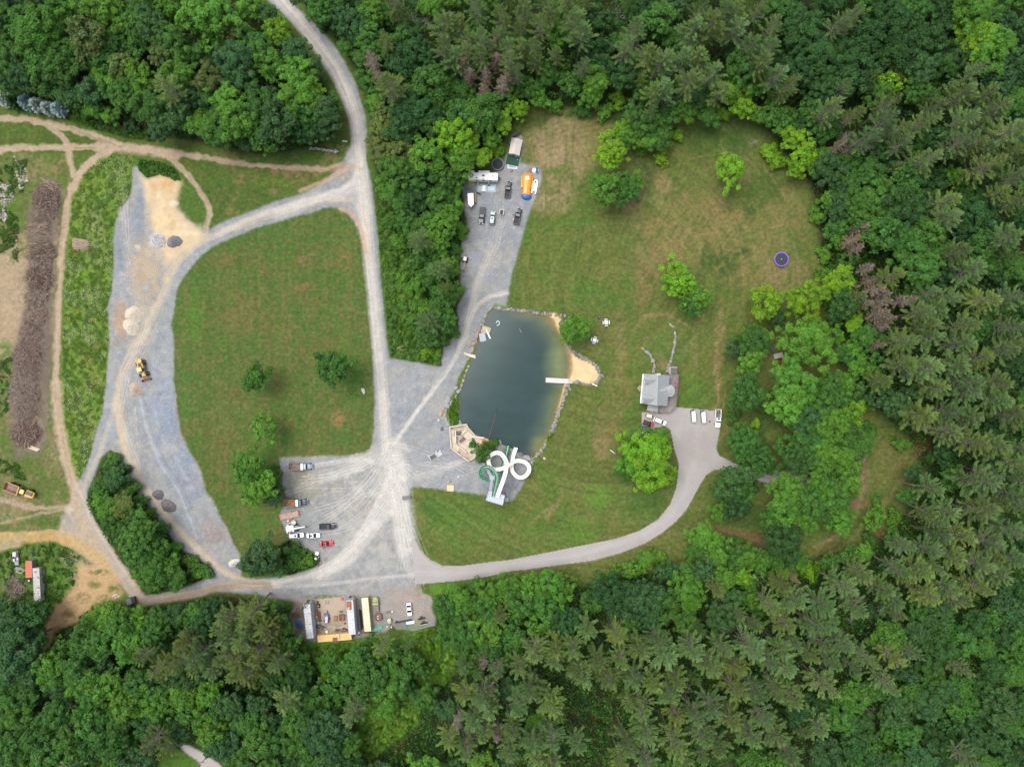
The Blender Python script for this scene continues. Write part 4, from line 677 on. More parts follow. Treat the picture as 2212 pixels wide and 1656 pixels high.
for t in HAND.split():
    a = t.split(','); x, y, r = float(a[0]), float(a[1]), float(a[2]); place_tree(x, y, r, a[3], 'b', h={True: 2.2}.get(r < 13))
PH = """830,78,24 846,5,26 850,186,34 862,20,18 955,55,34 998,40,26 1038,22,26 1010,78,24 1046,90,30 1088,30,28 1098,92,26 982,122,30 1042,130,24 1012,112,24 958,105,28 1110,130,28 1122,98,26 1150,96,24 1116,152,20 1165,58,28 1240,38,34 1205,112,22 1256,128,22 1166,116,22 1352,98,34 1370,62,30 1400,118,34 1430,132,34 1470,120,32 1498,58,36 1538,60,38 1562,30,30 1590,62,34 1520,112,30 1546,160,34 1482,180,34 1442,190,34 1412,200,30 1640,132,36 1630,96,30 1600,18,30 1670,60,28 1668,100,28 1676,168,30 1700,182,26 1842,180,22 1800,236,32 1856,240,22 1920,226,28 1910,266,34 1868,306,34 1985,268,28 2080,200,34 2102,158,26 2150,232,36 2162,284,36 1950,312,28 2062,312,32 2102,302,30 2142,200,28 1992,352,32 2120,362,34 2150,322,30 2080,262,34 2195,380,30 2195,330,28 1845,34,24 1945,268,26 1560,190,26 1410,240,20
2050,470,30 2070,540,30 2050,430,30 2180,510,34 2100,590,36 2130,642,36 2050,640,30 2030,662,34 1992,672,32 2000,702,34 2080,702,30 2180,650,36 1960,732,32 2012,722,32 2080,740,36 2175,702,30 1952,790,36 2002,800,42 2062,790,40 2130,780,32 2180,760,32 2080,822,34 2160,822,34 1990,905,44 2090,850,34 2150,860,34 2030,840,34 2100,905,34 2180,900,38 2160,960,34 2100,960,34 2060,930,32 2100,1035,44 2190,1000,34 2120,1110,40 2060,1115,32 2180,1060,34 2080,1160,34 2130,1170,34 2180,1140,32 2060,1200,36 2010,1190,28 2110,1220,36 2160,1240,34 1990,1230,34 1940,1225,28 1870,1240,34 1900,1270,34 1940,1300,34 1810,1260,34 1850,1300,34 1690,1265,28 1720,1290,34 1770,1300,38 1700,1340,34 1750,1350,34 1800,1350,32 1830,1390,30 2000,1280,34 2050,1270,34 2080,1300,30 2110,1270,30
540,1318,34 500,1340,32 565,1350,32 530,1370,34 490,1385,32 560,1400,34 520,1420,34 475,1420,30 545,1455,36 500,1460,28 590,1430,28 580,1375,26 470,1355,24 530,1345,26 560,1430,28 515,1395,26 430,1410,34 400,1390,28 420,1440,28 460,1460,28 350,1440,32 380,1430,26 300,1420,26 640,1325,8 823,1397,26 880,1395,20 325,1605,34 346,1632,22
905,510,30 950,580,28 920,690,30 960,620,20 1180,1290,10 1270,1360,32 1330,1380,32 1380,1400,34 1420,1380,34 1445,1420,36 1340,1420,30 1290,1430,30 1240,1450,30 1200,1400,34 1160,1400,32 1190,1440,30 1150,1480,36 1180,1520,36 1120,1450,30 1120,1520,34 1240,1400,28 1260,1470,34 1310,1470,34 1370,1460,32 1410,1480,34 1450,1500,34 1400,1530,34 1470,1470,30 1500,1400,34 1530,1440,34 1560,1400,32 1590,1440,32 1620,1400,38 1650,1430,32 1580,1490,34 1620,1480,34 1540,1520,34 1500,1540,32 1580,1550,34 1650,1540,32 1520,1590,34 1450,1590,34 1390,1580,32 1560,1610,34 1620,1600,34 1480,1640,34 1400,1640,34 1350,1600,34 1340,1650,30 1150,1600,34 1190,1590,34 1240,1610,30 1160,1640,32 1110,1570,32 1090,1620,32 1210,1550,20 1040,1500,36 1060,1540,32 1020,1560,32 1000,1500,32 1050,1580,30 1010,1620,30 960,1600,32 1690,1400,30 1700,1440,34 1680,1480,30 1720,1500,32 1780,1480,34 1800,1440,28 1760,1420,26 1670,1580,34 1700,1620,32 1100,1650,26 1550,1270,24 1600,1340,26 1640,1350,24 2010,1100,26 2020,1060,28"""
for i, t in enumerate(PH.split()):
    x, y, r = map(float, t.split(',')); place_tree(x, y, r, 'PPQPPQP'[i % 7] if x > 900 else 'QPO'[i % 3], 'p')
for t in "1005,150,22 1070,100,20 1076,132,22 1046,166,20 1015,160,20 1092,166,22 1046,192,18 1082,182,20 800,126,20 812,150,16 1862,490,18 1846,518,18 1862,532,18 1886,580,16 1852,612,12 1896,620,20 1916,636,20 1880,655,18 1956,650,20 1902,680,22 1932,690,16 1908,704,16 1906,740,16 1832,262,14 1838,285,14 1822,308,16 1840,320,14 1945,352,14 2190,505,16 1040,1430,18 1065,1480,18 990,1560,20 1010,1590,22 1075,1590,18 2000,920,16 1890,600,14 1915,655,18 820,170,16 1320,90,0 1725,1255,12".split():
    x, y, r = map(float, t.split(','))
    if r: place_tree(x, y, r*.85, 'R', 'r')
for t in "180,168,26 455,34,18 572,182,20 900,38,26 1340,5,20 108,1520,34 1660,1395,18 1680,1480,22 1880,1455,20 1895,1555,22 1480,1500,24 1870,1340,22 1900,560,12 1650,1262,20 1640,295,12 420,90,12 40,1560,0".split():
    x, y, r = map(float, t.split(','))
    if r: place_tree(x, y, r, 'W', 'd', h=12 if r > 14 else 9)
for x, y in [(11,214),(56,221),(81,226),(105,234),(126,236)]: place_tree(x, y, 13, 'S', 'u')
place_tree(32, 218, 13, 'B', 'u')
# --- woods filled in between the trees placed above
def inside(poly, x, y):
    c = False; n = len(poly)
    for i in range(n):
        x1, y1 = poly[i]; x2, y2 = poly[(i+1) % n]
        if (y1 > y) != (y2 > y) and x < x1+(y-y1)*(x2-x1)/(y2-y1): c = not c
    return c
cells = {}
def reg(x, y, r): cells.setdefault((int(x//60), int(y//60)), []).append((x, y, r))
def clear(x, y, r, f):
    for a in (-1, 0, 1):
        for b in (-1, 0, 1):
            for q in cells.get((int(x//60)+a, int(y//60)+b), ()):
                if math.hypot(x-q[0], y-q[1]) < f*(r+q[2]): return False
    return True
for t in TREES: reg(t[1], t[2], t[3])
PZ = [[(930,-60),(1720,-60),(1700,180),(1650,250),(1500,280),(1380,200),(1100,180),(960,130)], [(1800,240),(2260,130),(2260,1350),(1850,1250),(1960,1100),(1900,760),(1820,420)], [(1000,1420),(1240,1330),(1500,1350),(1700,1250),(2060,1250),(2050,1420),(1760,1640),(1700,1720),(960,1720)]]
cnt = {'broadleaf_tree': sum(t[6] == 'broadleaf_tree' for t in TREES), 'pine_tree': sum(t[6] == 'pine_tree' for t in TREES)}
NOFILL = [[(375,1585),(420,1590),(500,1640),(510,1700),(330,1700),(340,1610)], [(880,1360),(960,1350),(975,1440),(930,1465),(880,1400)], [(780,1520),(950,1500),(960,1600),(860,1650),(770,1600)], SCR, BRS, [(1180,1490),(1330,1420),(1360,1560),(1260,1640),(1180,1560)]]
extra = []
def walls(x, y):
    return not (inside(F1, x, y) or inside(F2, x, y)) or any(inside(q, x, y) for q in NOFILL)
for k in range(26000):
    x, y = trng.uniform(-14, 2226), trng.uniform(-14, 1670)
    r = trng.uniform(24, 38) if k < 16000 else trng.uniform(19, 28)
    pz = any(inside(q, x, y) for q in PZ)
    hh = 20 if pz else min(15, r*.32); s_ = (HC-hh)/HC; bx, by = 1106+(x-1106)*s_, 828+(y-828)*s_
    if walls(bx, by) or walls(x, y): continue
    x, y, r = keep_off(x, y, r)
    if r < 13 or not clear(x, y, r, .66): continue
    isp = trng.random() < (.52 if pz else .06)
    if isp: r *= trng.uniform(.7, 1.1)
    tone = trng.choice('PPPQ') if isp else trng.choice('MMDBLM' if y < 1250 else 'MMDBLMB')
    if not isp and x > 1700: tone = trng.choice('DMMDB')
    key = 'pine_tree' if isp else 'broadleaf_tree'
    reg(x, y, r)
    cnt[key] += 1; place_tree(x, y, r, tone, 'p' if isp else 'b')
EXTRA_AT = len(QUEUE)
# --- understorey: leafy mass nobody could count
def leaf_scatter(name, label, cat, polys, n, h0, h1, tones, s0, s1, seed, avoid=(), clump=12, thr=.40, up=.9, extra_pts=None):
    rng = np.random.RandomState(seed); msk = np.zeros((NY, NX), bool)
    for q in polys: msk |= raster(q)
    for q in avoid: msk &= ~raster(q)
    msk &= np.isin(CL, (FLOOR, MEADOW, GRASS)) & (blur(np.isin(CL, (GRAVEL, DIRT, PAVED)), 1) < .3)
    if h1 > 4: msk &= (CL == FLOOR) & (blur(CL != FLOOR, 3) < .25)
    jj, ii = np.where(msk); a = rng.randint(0, len(jj), n)
    x = gx0+(ii[a]+rng.rand(n)-.5)*GSTEP; y = gy0+(jj[a]+rng.rand(n)-.5)*GSTEP
    cl = fb(x, y, clump, seed, 3); keep = cl > thr; x, y, cl = x[keep], y[keep], cl[keep]; n = len(x)
    z = h0+(h1-h0)*np.clip((cl-thr)*3.2, 0, 1)*(rng.rand(n)**.5)
    if h1 > 2: ed = np.clip(blur(msk, 7)*2.4-1.2, .04, 1); z = h0+(z-h0)*ed[np.clip(((y-gy0)/GSTEP).astype(int), 0, NY-1), np.clip(((x-gx0)/GSTEP).astype(int), 0, NX-1)]
    Cn = np.stack([(x-1106)*S, (828-y)*S, z], 1)
    g = np.stack([vn(x+4, y, 9, 3)-vn(x-4, y, 9, 3), vn(x, y+4, 9, 3)-vn(x, y-4, 9, 3)], 1)
    Nn = np.concatenate([-g*2.0, np.full((n, 1), up)], 1)+rng.normal(size=(n, 3))*.5
    tn = np.array([alb(TONES[t][0] if isinstance(t, str) else t) for t in tones]); pick = (fb(x, y, clump*1.6, seed+7, 2)*len(tones)*1.6-len(tones)*.3).astype(int).clip(0, len(tones)-1)
    rr = rng.rand(n) < .25; pick[rr] = rng.randint(0, len(tones), rr.sum())
    T = tn[pick]*rng.uniform(.72, 1.2, (n, 1))
    V, F, TT = leafquads(Cn, Nn, rng.uniform(s0, s1, n), .6, T, rng)
    o = link(name, mesh_np(name, V, F, LEAF, TT)); tag(o, label, cat, kind='stuff'); return o
leaf_scatter('forest_undergrowth', 'dense green undergrowth filling the gaps below the forest trees', 'undergrowth', [F1, F2, TRI], 440000, .2, 6.5, 'MLMDM', .28, .5, 3, avoid=[BRS, SCR, LAWN], clump=16, thr=.33)
leaf_scatter('roadside_brush', 'bright green knee high brush between the gravel road and the wood', 'brush', [BRS], 26000, .1, 1.5, [(108,152,60),(92,136,56),(124,168,58),(112,150,70)], .2, .36, 5, clump=9, thr=.34)
leaf_scatter('scrub', 'bright green scrub and tall grass below the container yard', 'scrub', [SCR], 90000, .1, 1.7, [(124,172,58),(108,154,54),(136,176,56),(112,160,60)], .2, .38, 7, clump=14, thr=.30)
leaf_scatter('meadow_weeds', 'rough weeds in the long strip between the dirt track and the gravel yard', 'weeds', [MEAD], 62000, .05, .7, 'LYLLO', .09, .2, 9, clump=8, thr=.44)
leaf_scatter('meadow_flowers', 'white and yellow wild flowers scattered over the weedy strip', 'flowers', [MEAD], 14000, .4, 1.0, [(226,224,206),(214,216,196),(226,224,206),(224,190,50),(170,180,130)], .08, .17, 13, clump=24, thr=.50)
leaf_scatter('weeds', 'green weeds round the containers and brush piles on the far side of the track', 'weeds', [SWG, [(0,440),(40,470),(40,640),(0,620)], [(0,740),(28,760),(30,880),(0,900)], [(0,340),(60,345),(50,420),(0,430)], [(0,990),(40,1000),(60,1040),(0,1020)]], 26000, .05, 1.1, 'LMMOL', .16, .34, 15, clump=9, thr=.46)
leaf_scatter('bank_plants', 'green plants on the gravel bank beside the pond and the stone platform', 'plants', [[(982,850),(990,850),(990,900),(994,914),(974,918),(968,893)], [(1177,945),(1190,930),(1196,936),(1184,952)]], 3000, .1, .9, 'LYL', .16, .3, 17, clump=6, thr=.3)
leaf_scatter('hedge_plants', 'bushes and ferns under the parked vehicle corner of the field', 'brush', [[(600,1180),(625,1165),(655,1185),(690,1200),(692,1212),(676,1224),(628,1240),(600,1240)]], 9000, .1, 1.6, 'MLMD', .2, .34, 19, clump=8, thr=.36)
leaf_scatter('pit_plants', 'green weeds on the upper rim of the sand pit', 'weeds', [[(300,345),(345,350),(380,365),(392,392),(370,388),(345,376),(318,384),(300,366)]], 4000, .1, 1.0, 'LML', .18, .34, 23, clump=8, thr=.36)

leaf_scatter('verge_weeds', 'light green weeds and ferns on the bank between the upper dirt track and the wood', 'weeds', [[(130,243),(170,252),(225,268),(300,288),(345,294),(330,306),(270,296),(200,278),(150,262)]], 12000, .1, 1.2, 'LMLO', .14, .3, 29, clump=9, thr=.34)
# ------------------------------------------------------------------ vehicles
WHITE = (246,246,246); BLACKP = (52,54,60); GREYP = (130,134,138)
def wheels(o, xs, yw, r=.36, w=.26, rim=(150,150,155)):
    for x in xs:
        for s in (-1, 1):
            t = MB().cyl((x, s*(yw-w/2), r), (x, s*(yw+w/2), r), r, n=14).build('wheel', RUB(), o)
            MB().cyl((x, s*(yw+w/2-.02), r), (x, s*(yw+w/2+.015), r), r*.58, n=10).build('rim', M(rim, .35, .6, .05), t)
def bodysec(x, hw, z0, z1, tz=None):
    tz = tz or z1
    return [(x,-hw*.88,z0),(x,-hw,z0+.18),(x,-hw,(z0+z1)/2+.08),(x,-hw*.9,z1-.05),(x,-hw*.62,z1),(x,hw*.62,z1),(x,hw*.9,z1-.05),(x,hw,(z0+z1)/2+.08),(x,hw,z0+.18),(x,hw*.88,z0)]
def car(v, vec, label, kind='sedan', L=4.8, Wd=1.85, paint=WHITE, group='parked cars', sunroof=False, cover=None, bedc=(70,66,66), name=None, liner=True, z=0, rear=True):
    cat = {'sedan': 'car', 'suv': 'car', 'pickup': 'pickup truck'}[kind]
    o = thing(name or {'sedan': 'parked_car', 'suv': 'parked_suv', 'pickup': 'pickup_truck'}[kind], v, label, cat, vec, .8, group, z)
    pm_ = M(paint, .28, .15 if paint != WHITE else 0, .03, 1, coat=.4); hw = Wd/2; h = L/2
    g = MB()
    if kind == 'sedan':
        g.loft([bodysec(-h, hw*.78, .35, .82), bodysec(-h+.25, hw*.93, .25, .98), bodysec(-h*.4, hw, .22, .98), bodysec(h*.35, hw, .22, .96), bodysec(h*.8, hw*.93, .24, .84), bodysec(h-.05, hw*.74, .35, .68)])
        a, b, top = -h*.68, h*.42, 1.43; ins = (.75, .95)
    elif kind == 'suv':
        g.loft([bodysec(-h, hw*.86, .38, 1.05), bodysec(-h+.2, hw*.97, .28, 1.12), bodysec(-h*.4, hw, .26, 1.12), bodysec(h*.35, hw, .26, 1.1), bodysec(h*.82, hw*.95, .28, 1.02), bodysec(h-.05, hw*.8, .38, .82)])
        a, b, top = -h*.93, h*.46, 1.74; ins = (.32, .8)
    else:
        g.loft([bodysec(-h*.08, hw, .42, 1.16), bodysec(h*.35, hw, .42, 1.16), bodysec(h*.84, hw*.97, .42, 1.1), bodysec(h-.04, hw*.86, .5, .92)])
        bx0, bx1 = -h+.05, -h*.1; g.box(bx0, bx1, -hw*.96, hw*.96, .45, .68)
        for s in (-1, 1): g.cbox(bx0, bx1, s*hw*.97-.09, s*hw*.97+.09, .68, 1.2, .04)
        g.cbox(bx0-.08, bx0+.06, -hw*.95, hw*.95, .5, 1.19, .03); g.box(bx1-.08, bx1+.04, -hw*.9, hw*.9, .68, 1.2)
        a, b, top = -h*.12, h*.43, 1.8; ins = (.18, .62)
    g.build('body', pm_, o)
    sh = {'sedan': .95, 'suv': 1.09, 'pickup': 1.13}[kind]; tw = hw*.98; tw2 = hw*.76
    gl = MB(); gl.loft([[(a,-tw*.93,sh),(b,-tw*.93,sh),(b,tw*.93,sh),(a,tw*.93,sh)], [(a+ins[0],-tw2,top),(b-ins[1],-tw2,top),(b-ins[1],tw2,top),(a+ins[0],tw2,top)]])
    gl.build('windows', GLASS(), o)
    rf = MB(); rf.cbox(a+ins[0]-.06, b-ins[1]+.08, -tw2-.03, tw2+.03, top-.03, top+.05, .06)
    for s in (-1, 1):       # pillars
        rf.tube([(b-.02, s*tw*.92, sh), (b-ins[1]+.04, s*(tw2), top)], .045, 4); rf.tube([(a+.02, s*tw*.92, sh), (a+ins[0]-.03, s*tw2, top)], .06, 4); rf.tube([((a+b)/2, s*tw*.95, sh), ((a+b)/2, s*(tw2+.01), top)], .045, 4)
    r_ = rf.build('roof', pm_, o)
    if sunroof: MB().cbox(b-ins[1]-1.0, b-ins[1]-.35, -.38, .38, top+.05, top+.065, .01).build('sunroof', GLASS(), r_)
    if kind == 'suv':
        for s in (-1, 1): MB().box(a+ins[0]+.1, b-ins[1]-.1, s*tw2*.9-.03, s*tw2*.9+.03, top+.06, top+.12).build('roof_rail', M((90,92,94), .4, .5, .05), r_)
    wheels(o, (-h*.62, h*.63), hw-.08, .34 if kind == 'sedan' else .4)
    for s in (-1, 1):
        MB().cbox(h-.26, h-.02, s*hw*.62-.2, s*hw*.62+.16, .62 if kind == 'sedan' else .78, .76 if kind == 'sedan' else .98, .03).build('headlight', M((225,228,232), .15, .1, .02), o)
        MB().cbox(-h-.02, -h+.1, s*hw*.74-.16, s*hw*.74+.14, .62, .82 if kind == 'sedan' else .98, .02).build('taillight', M((176,50,52), .3, 0, .05), o)
        MB().cbox(b-.62, b-.4, s*(hw+.1)-.09, s*(hw+.1)+.09, sh-.02, sh+.14, .03).build('mirror', pm_, o)
    MB().cbox(h-.12, h+.05, -hw*.8, hw*.8, .38, .56, .04).build('bumper', M((90,92,96) if kind != 'pickup' else (214,216,220), .4, .4, .05), o)
    if kind == 'pickup':
        if cover: MB().cbox(bx0+.02, bx1, -hw*.94, hw*.94, 1.2, 1.26, .03).build('bed_cover', M(cover, .6), o)
        else: MB().box(bx0+.1, bx1-.1, -hw*.84, hw*.84, .685, .73).build('bed_floor', M(bedc, .8, 0, .3, 2), o)
    return o
car((1097.3,409.7), (50,-385), 'black crew cab pickup parked between the camper rugs and the orange inflatable', 'pickup', 6.0, 2.0, (30,32,36), 'vehicles on the camp gravel', sunroof=False, bedc=(66,66,68))
car((1041,466), (-35,395), 'black pickup with a flat bed cover parked beside the silver green wagon', 'pickup', 6.1, 2.02, (26,28,32), 'vehicles on the camp gravel', cover=(66,66,70))
car((1063.6,471), (40,-320), 'pale sea green wagon with sunroof parked beside the black pickup', 'suv', 4.9, 1.85, (176,196,192), 'vehicles on the camp gravel', sunroof=True)
dp = car((1118.2,467.3), (90,-375), 'dark blue pickup with an open bed and its driver door open', 'pickup', 6.0, 1.98, (34,44,62), 'vehicles on the camp gravel', bedc=(74,70,72))
MB().cbox(.1, .2, 1.0, 1.95, .6, 1.3, .03).build('open_door', M((56,66,84), .3), dp)
car((641,1155.8), (430,-25), 'white pickup with a white cap over its bed, parked behind the white sedan', 'suv', 5.3, 1.95, WHITE, 'vehicles beside the field', sunroof=True, name='parked_pickup')
car((677,1156.3), (400,-10), 'white sedan with a dark sunroof parked in front of the capped pickup', 'sedan', 4.9, 1.85, WHITE, 'vehicles beside the field', sunroof=True)
car((708.5,1136.3), (500,-15), 'charcoal pickup with a chrome bumper and an empty black bed near the red sedan', 'pickup', 6.1, 2.05, (42,44,52), 'vehicles beside the field', bedc=(58,58,62))
car((704.8,1173.8), (400,-30), 'bright red sedan with a sunroof, the only red car', 'sedan', 5.0, 1.85, (226,60,62), 'vehicles beside the field', sunroof=True)
car((884,1315.9), (20,220), 'white sedan parked alone on the bare yard beside the containers', 'sedan', 4.8, 1.85, WHITE, 'cars')
car((1426,909.8), (150,58), 'white wagon with blue trim parked nearest the big tree and the house', 'suv', 4.9, 1.85, WHITE, 'vehicles by the house')
jp = car((1400,914.6), (125,42), 'red open top jeep with black seats beside the white wagon', 'suv', 3.9, 1.8, (96,50,54), 'vehicles by the house', name='jeep')
MB().cbox(1.0, 1.95, -.8, .8, 1.08, 1.16, .05).build('bonnet_panel', M((196,54,58), .4), jp); MB().cbox(-1.2, .4, -.72, .72, 1.8, 1.84, .03).build('soft_top', M((60,58,60), .8), jp)
car((1396,926.5), (120,10), 'dark green car mostly hidden under the edge of the big tree', 'suv', 4.0, 1.75, (96,122,120), 'vehicles by the house')
wp = car((1551,903.6), (-8,220), 'white pickup with a bed full of junk at the end of the drive', 'pickup', 6.6, 2.05, WHITE, 'vehicles by the house', sunroof=True, bedc=(92,82,98))
jk = MB(); rj = random.Random(4)
for k in range(26):
    x, y = rj.uniform(-2.9, -.6), rj.uniform(-.7, .7); s_ = rj.uniform(.08, .22); jk.cbox(x-s_, x+s_, y-s_*.7, y+s_*.7, .72, .85+s_, .02)
o = jk.build('scrap_load', M((172,180,150), .7, 0, .3, 2, second=(90,110,90), sscale=1.2), None); o.location = wp.location; o.rotation_euler = wp.rotation_euler; tag(o, 'heap of mixed scrap lying in the bed of the white pickup', 'scrap')
def golf_cart(v, vec, label, L=3.8, Wd=1.35, roof=WHITE, rows=3, side=(60,90,80)):
    o = thing('golf_cart', v, label, 'golf cart', vec, 1.2, 'golf carts'); h = L/2; w = Wd/2; fr = M((70,72,74), .6)
    MB().cbox(-h, h, -w*.94, w*.94, .3, .52, .04).cbox(h-.5, h+.12, -w*.9, w*.9, .5, .95, .12).build('body', M(side, .4), o)
    for k in range(rows): x = -h+.45+k*(L-1.1)/rows; MB().cbox(x, x+.5, -w*.85, w*.85, .52, .8, .05).cbox(x-.1, x+.02, -w*.85, w*.85, .8, 1.2, .03).build('seat', M((222,218,206), .7), o)
    MB().cbox(-h, h-.35, -w, w, 1.88, 1.96, .05).build('roof', M(roof, .4, 0, .04), o)
    f = MB()
    for x in (-h+.1, h-.5):
        for s in (-1, 1): f.cyl((x, s*w*.9, .5), (x, s*w*.9, 1.88), .03, n=6)
    f.build('roof_post', fr, o); wheels(o, (-h*.68, h*.72), w-.06, .24, .2); return o
golf_cart((1497.5,898.2), (-10,-125), 'long golf cart with a plain white roof, nearer the house of two', 4.2)
golf_cart((1519,900), (-10,-125), 'long white roofed golf cart with a green front, beside the other long cart', 4.2, side=(30,96,76))
golf_cart((1402.8,898.2), (80,18), 'short cream roofed golf cart parked by the porch steps', 2.4, 1.3, (236,228,208), 2)
golf_cart((1765.5,1050.5), (0,-1), 'golf cart with a pale grey roof standing in shade under the woodland trees', 2.4, 1.3, (196,206,214), 2, (80,90,100))
# tipper lorries
def dump_truck(v, vec, label, floor, second, hood):
    o = thing('dump_truck', v, label, 'dump truck', vec, 1.6, 'tipper trucks beside the field'); st = M((176,170,164), .6, .2, .25, 1.2, second=(120,84,64), sscale=1)
    MB().box(-4.0, 4.0, -.45, .45, .7, 1.0).build('chassis', M((62,60,60), .7), o)
    b = MB().box(-4.1, .1, -1.2, 1.2, 1.05, 1.15)
    for s in (-1, 1): b.box(-4.1, .1, s*1.24-.05, s*1.24+.05, 1.05, 2.1); [b.box(x, x+.1, s*1.3-.05, s*1.3+.07, 1.05, 2.05) for x in (-4.0, -3.0, -2.0, -1.0, -.05)]
    b.box(.1, .22, -1.28, 1.28, 1.05, 2.6).box(-4.2, -4.1, -1.25, 1.25, 1.05, 2.0); b.build('tipper_body', st, o)
    MB().box(-4.05, .08, -1.17, 1.17, 1.155, 1.2).build('body_floor', M(floor, .8, 0, .35, .9, second=second, sscale=.8), o)
    MB().cbox(.22, 1.05, -1.2, 1.2, 2.45, 2.62, .05).build('cab_shield', M((232,234,238), .4), o)
    c = MB().cbox(.5, 2.0, -1.05, 1.05, .8, 2.2, .1).build('cab', M(hood, .3, .1, .05, coat=.4), o)
    MB().loft([[(1.95,-.98,1.5),(2.5,-.92,1.5),(2.5,.92,1.5),(1.95,.98,1.5)], [(1.9,-.9,2.15),(2.05,-.86,2.15),(2.05,.86,2.15),(1.9,.9,2.15)]]).build('windscreen', GLASS(), o)
    MB().loft([bodysec(2.05, 1.0, .7, 1.62), bodysec(3.3, .86, .7, 1.5), bodysec(4.05, .72, .7, 1.3)]).build('bonnet', M(hood, .3, .1, .05, coat=.4), o)
    for s in (-1, 1): MB().cbox(2.5, 3.6, s*1.0-.22, s*1.0+.22, .9, 1.12, .08).build('mudguard', M((70,74,80), .4), o); MB().cbox(3.9, 4.05, s*.62-.14, s*.62+.14, 1.0, 1.2, .02).build('headlight', M((226,230,234), .2), o); MB().cyl((.3, s*1.1, 1.0), (.3, s*1.1, 2.9), .08, n=8).build('exhaust_stack', M((190,192,196), .3, .8), o)
    MB().cbox(4.0, 4.2, -1.1, 1.1, .5, .85, .05).build('bumper', M((222,222,226), .3, .5), o)
    wheels(o, (-3.0, -1.8, 3.0), 1.0, .5, .4); return o
dump_truck((649.5,1007.2), (540,5), 'tipper truck with a dusty grey bed and pale blue bonnet, nearer the field corner', (150,132,124), (112,72,58), (150,166,180))
dump_truck((638.9,1085.7), (540,-30), 'tipper truck with a rusty orange bed and dark bonnet beside the red trailer', (186,132,84), (120,78,56), (74,86,96))
# articulated hauler
o = thing('dump_truck', (44,1060), 'big yellow articulated dump truck with a rusty body parked on the rough grass', 'dump truck', (700,270), 1.8); YEL = (238,186,84)
t = MB().loft([[(-5.2,-1.1,1.6),(-.6,-1.1,1.3),(-.6,1.1,1.3),(-5.2,1.1,1.6)], [(-5.5,-1.55,2.7),(-.4,-1.55,2.7),(-.4,1.55,2.7),(-5.5,1.55,2.7)]], False).add([(-5.2,-1.1,1.6),(-.6,-1.1,1.3),(-.6,1.1,1.3),(-5.2,1.1,1.6)], [(0,1,2,3)])
t.build('tipper_body', M((158,128,116), .7, .1, .3, .5, second=(206,126,58), sscale=.35), o)
MB().box(-.42, -.15, -1.6, 1.6, 1.3, 2.95).box(-5.5, -.3, 1.5, 1.62, 2.5, 2.75).box(-5.5, -.3, -1.62, -1.5, 2.5, 2.75).build('body_rim', M(YEL, .5, 0, .1), o)
MB().box(-5, 4.8, -.5, .5, .9, 1.3).build('chassis', M((92,84,70), .7), o)
MB().cbox(.7, 2.2, -.25, 1.15, 1.4, 3.2, .12).build('cab', GLASS(), o); MB().cbox(.55, 2.15, -.35, 1.25, 3.2, 3.32, .08).build('cab_roof', M((250,214,140), .5), o)
MB().loft([bodysec(2.2, 1.3, 1.2, 2.4), bodysec(4.3, 1.25, 1.2, 2.1), bodysec(5.1, 1.0, 1.2, 1.8)]).build('bonnet', M(YEL, .45, 0, .08), o); MB().cbox(2.5, 4.6, -.2, 1.0, 2.25, 2.45, .06).build('bonnet_panel', M((92,98,112), .5), o)
wheels(o, (-4.0, -2.3, 3.0), 1.35, .8, .6, (206,160,80)); 
# wheel loader
o = thing('wheel_loader', (306.5,799), 'old yellow wheel loader with a rusty bucket on the gravel yard', 'wheel loader', (150,480), 1.6); YL = (226,190,106)
MB().cbox(-4.0, -.4, -1.0, 1.0, 1.0, 2.1, .1).cbox(-4.2, -3.9, -1.2, 1.2, 1.0, 1.9, .05).build('rear_body', M(YL, .6, 0, .25, 1.2, second=(150,104,76), sscale=.9), o)
MB().box(-2.6, -.7, -.5, .5, 2.1, 2.3).build('engine', M((112,82,70), .7, 0, .3), o)
MB().cbox(-.9, .5, -1.1, .5, 1.4, 2.7, .06).build('cab', GLASS(), o); MB().cbox(-1.0, .6, -1.2, .6, 2.85, 3.0, .1).build('cab_roof', M((240,212,140), .5), o)
MB().cbox(.5, 2.3, -.75, .75, .9, 1.6, .1).build('front_frame', M(YL, .6, 0, .25), o)
for s in (-1, 1): MB().tube([(.9, s*.55, 1.9), (2.4, s*.55, 1.4), (3.5, s*.5, .7)], .14, 6).build('lift_arm', M(YL, .6), o)
b = MB().box(3.3, 3.45, -1.6, 1.6, .15, 1.2).box(3.45, 4.3, -1.6, 1.6, .12, .2).box(3.4, 4.1, -1.62, -1.54, .15, 1.0).box(3.4, 4.1, 1.54, 1.62, .15, 1.0); b.build('bucket', M((166,116,98), .7, .2, .3, 1), o)
wheels(o, (-2.6, 1.6), 1.25, .78, .55, (186,156,100))
# small digger
o = thing('mini_excavator', (1004.6,560.8), 'small yellow excavator with a pale canopy at the edge of the wood', 'excavator', (-20,105), 1.2)
for s in (-1, 1): MB().cbox(-1.1, 1.0, s*.75-.18, s*.75+.18, 0, .45, .1).build('track', RUB(), o)
MB().cbox(-1.2, .6, -.7, .7, .5, 1.2, .1).build('house', M((90,84,70), .6), o); MB().cbox(-.95, .6, -.62, .62, 2.2, 2.3, .08).build('canopy', M((236,230,218), .5), o)
MB().tube([(.6, 0, 1.1), (1.7, .1, 2.0), (3.2, .2, 1.2)], .12, 6).build('boom', M((240,192,70), .5), o); MB().tube([(3.2, .2, 1.2), (3.9, .25, .5)], .1, 6).build('arm', M((240,200,90), .5), o); MB().cbox(3.7, 4.2, -.1, .55, .05, .5, .05).build('bucket', M((96,84,72), .6), o)
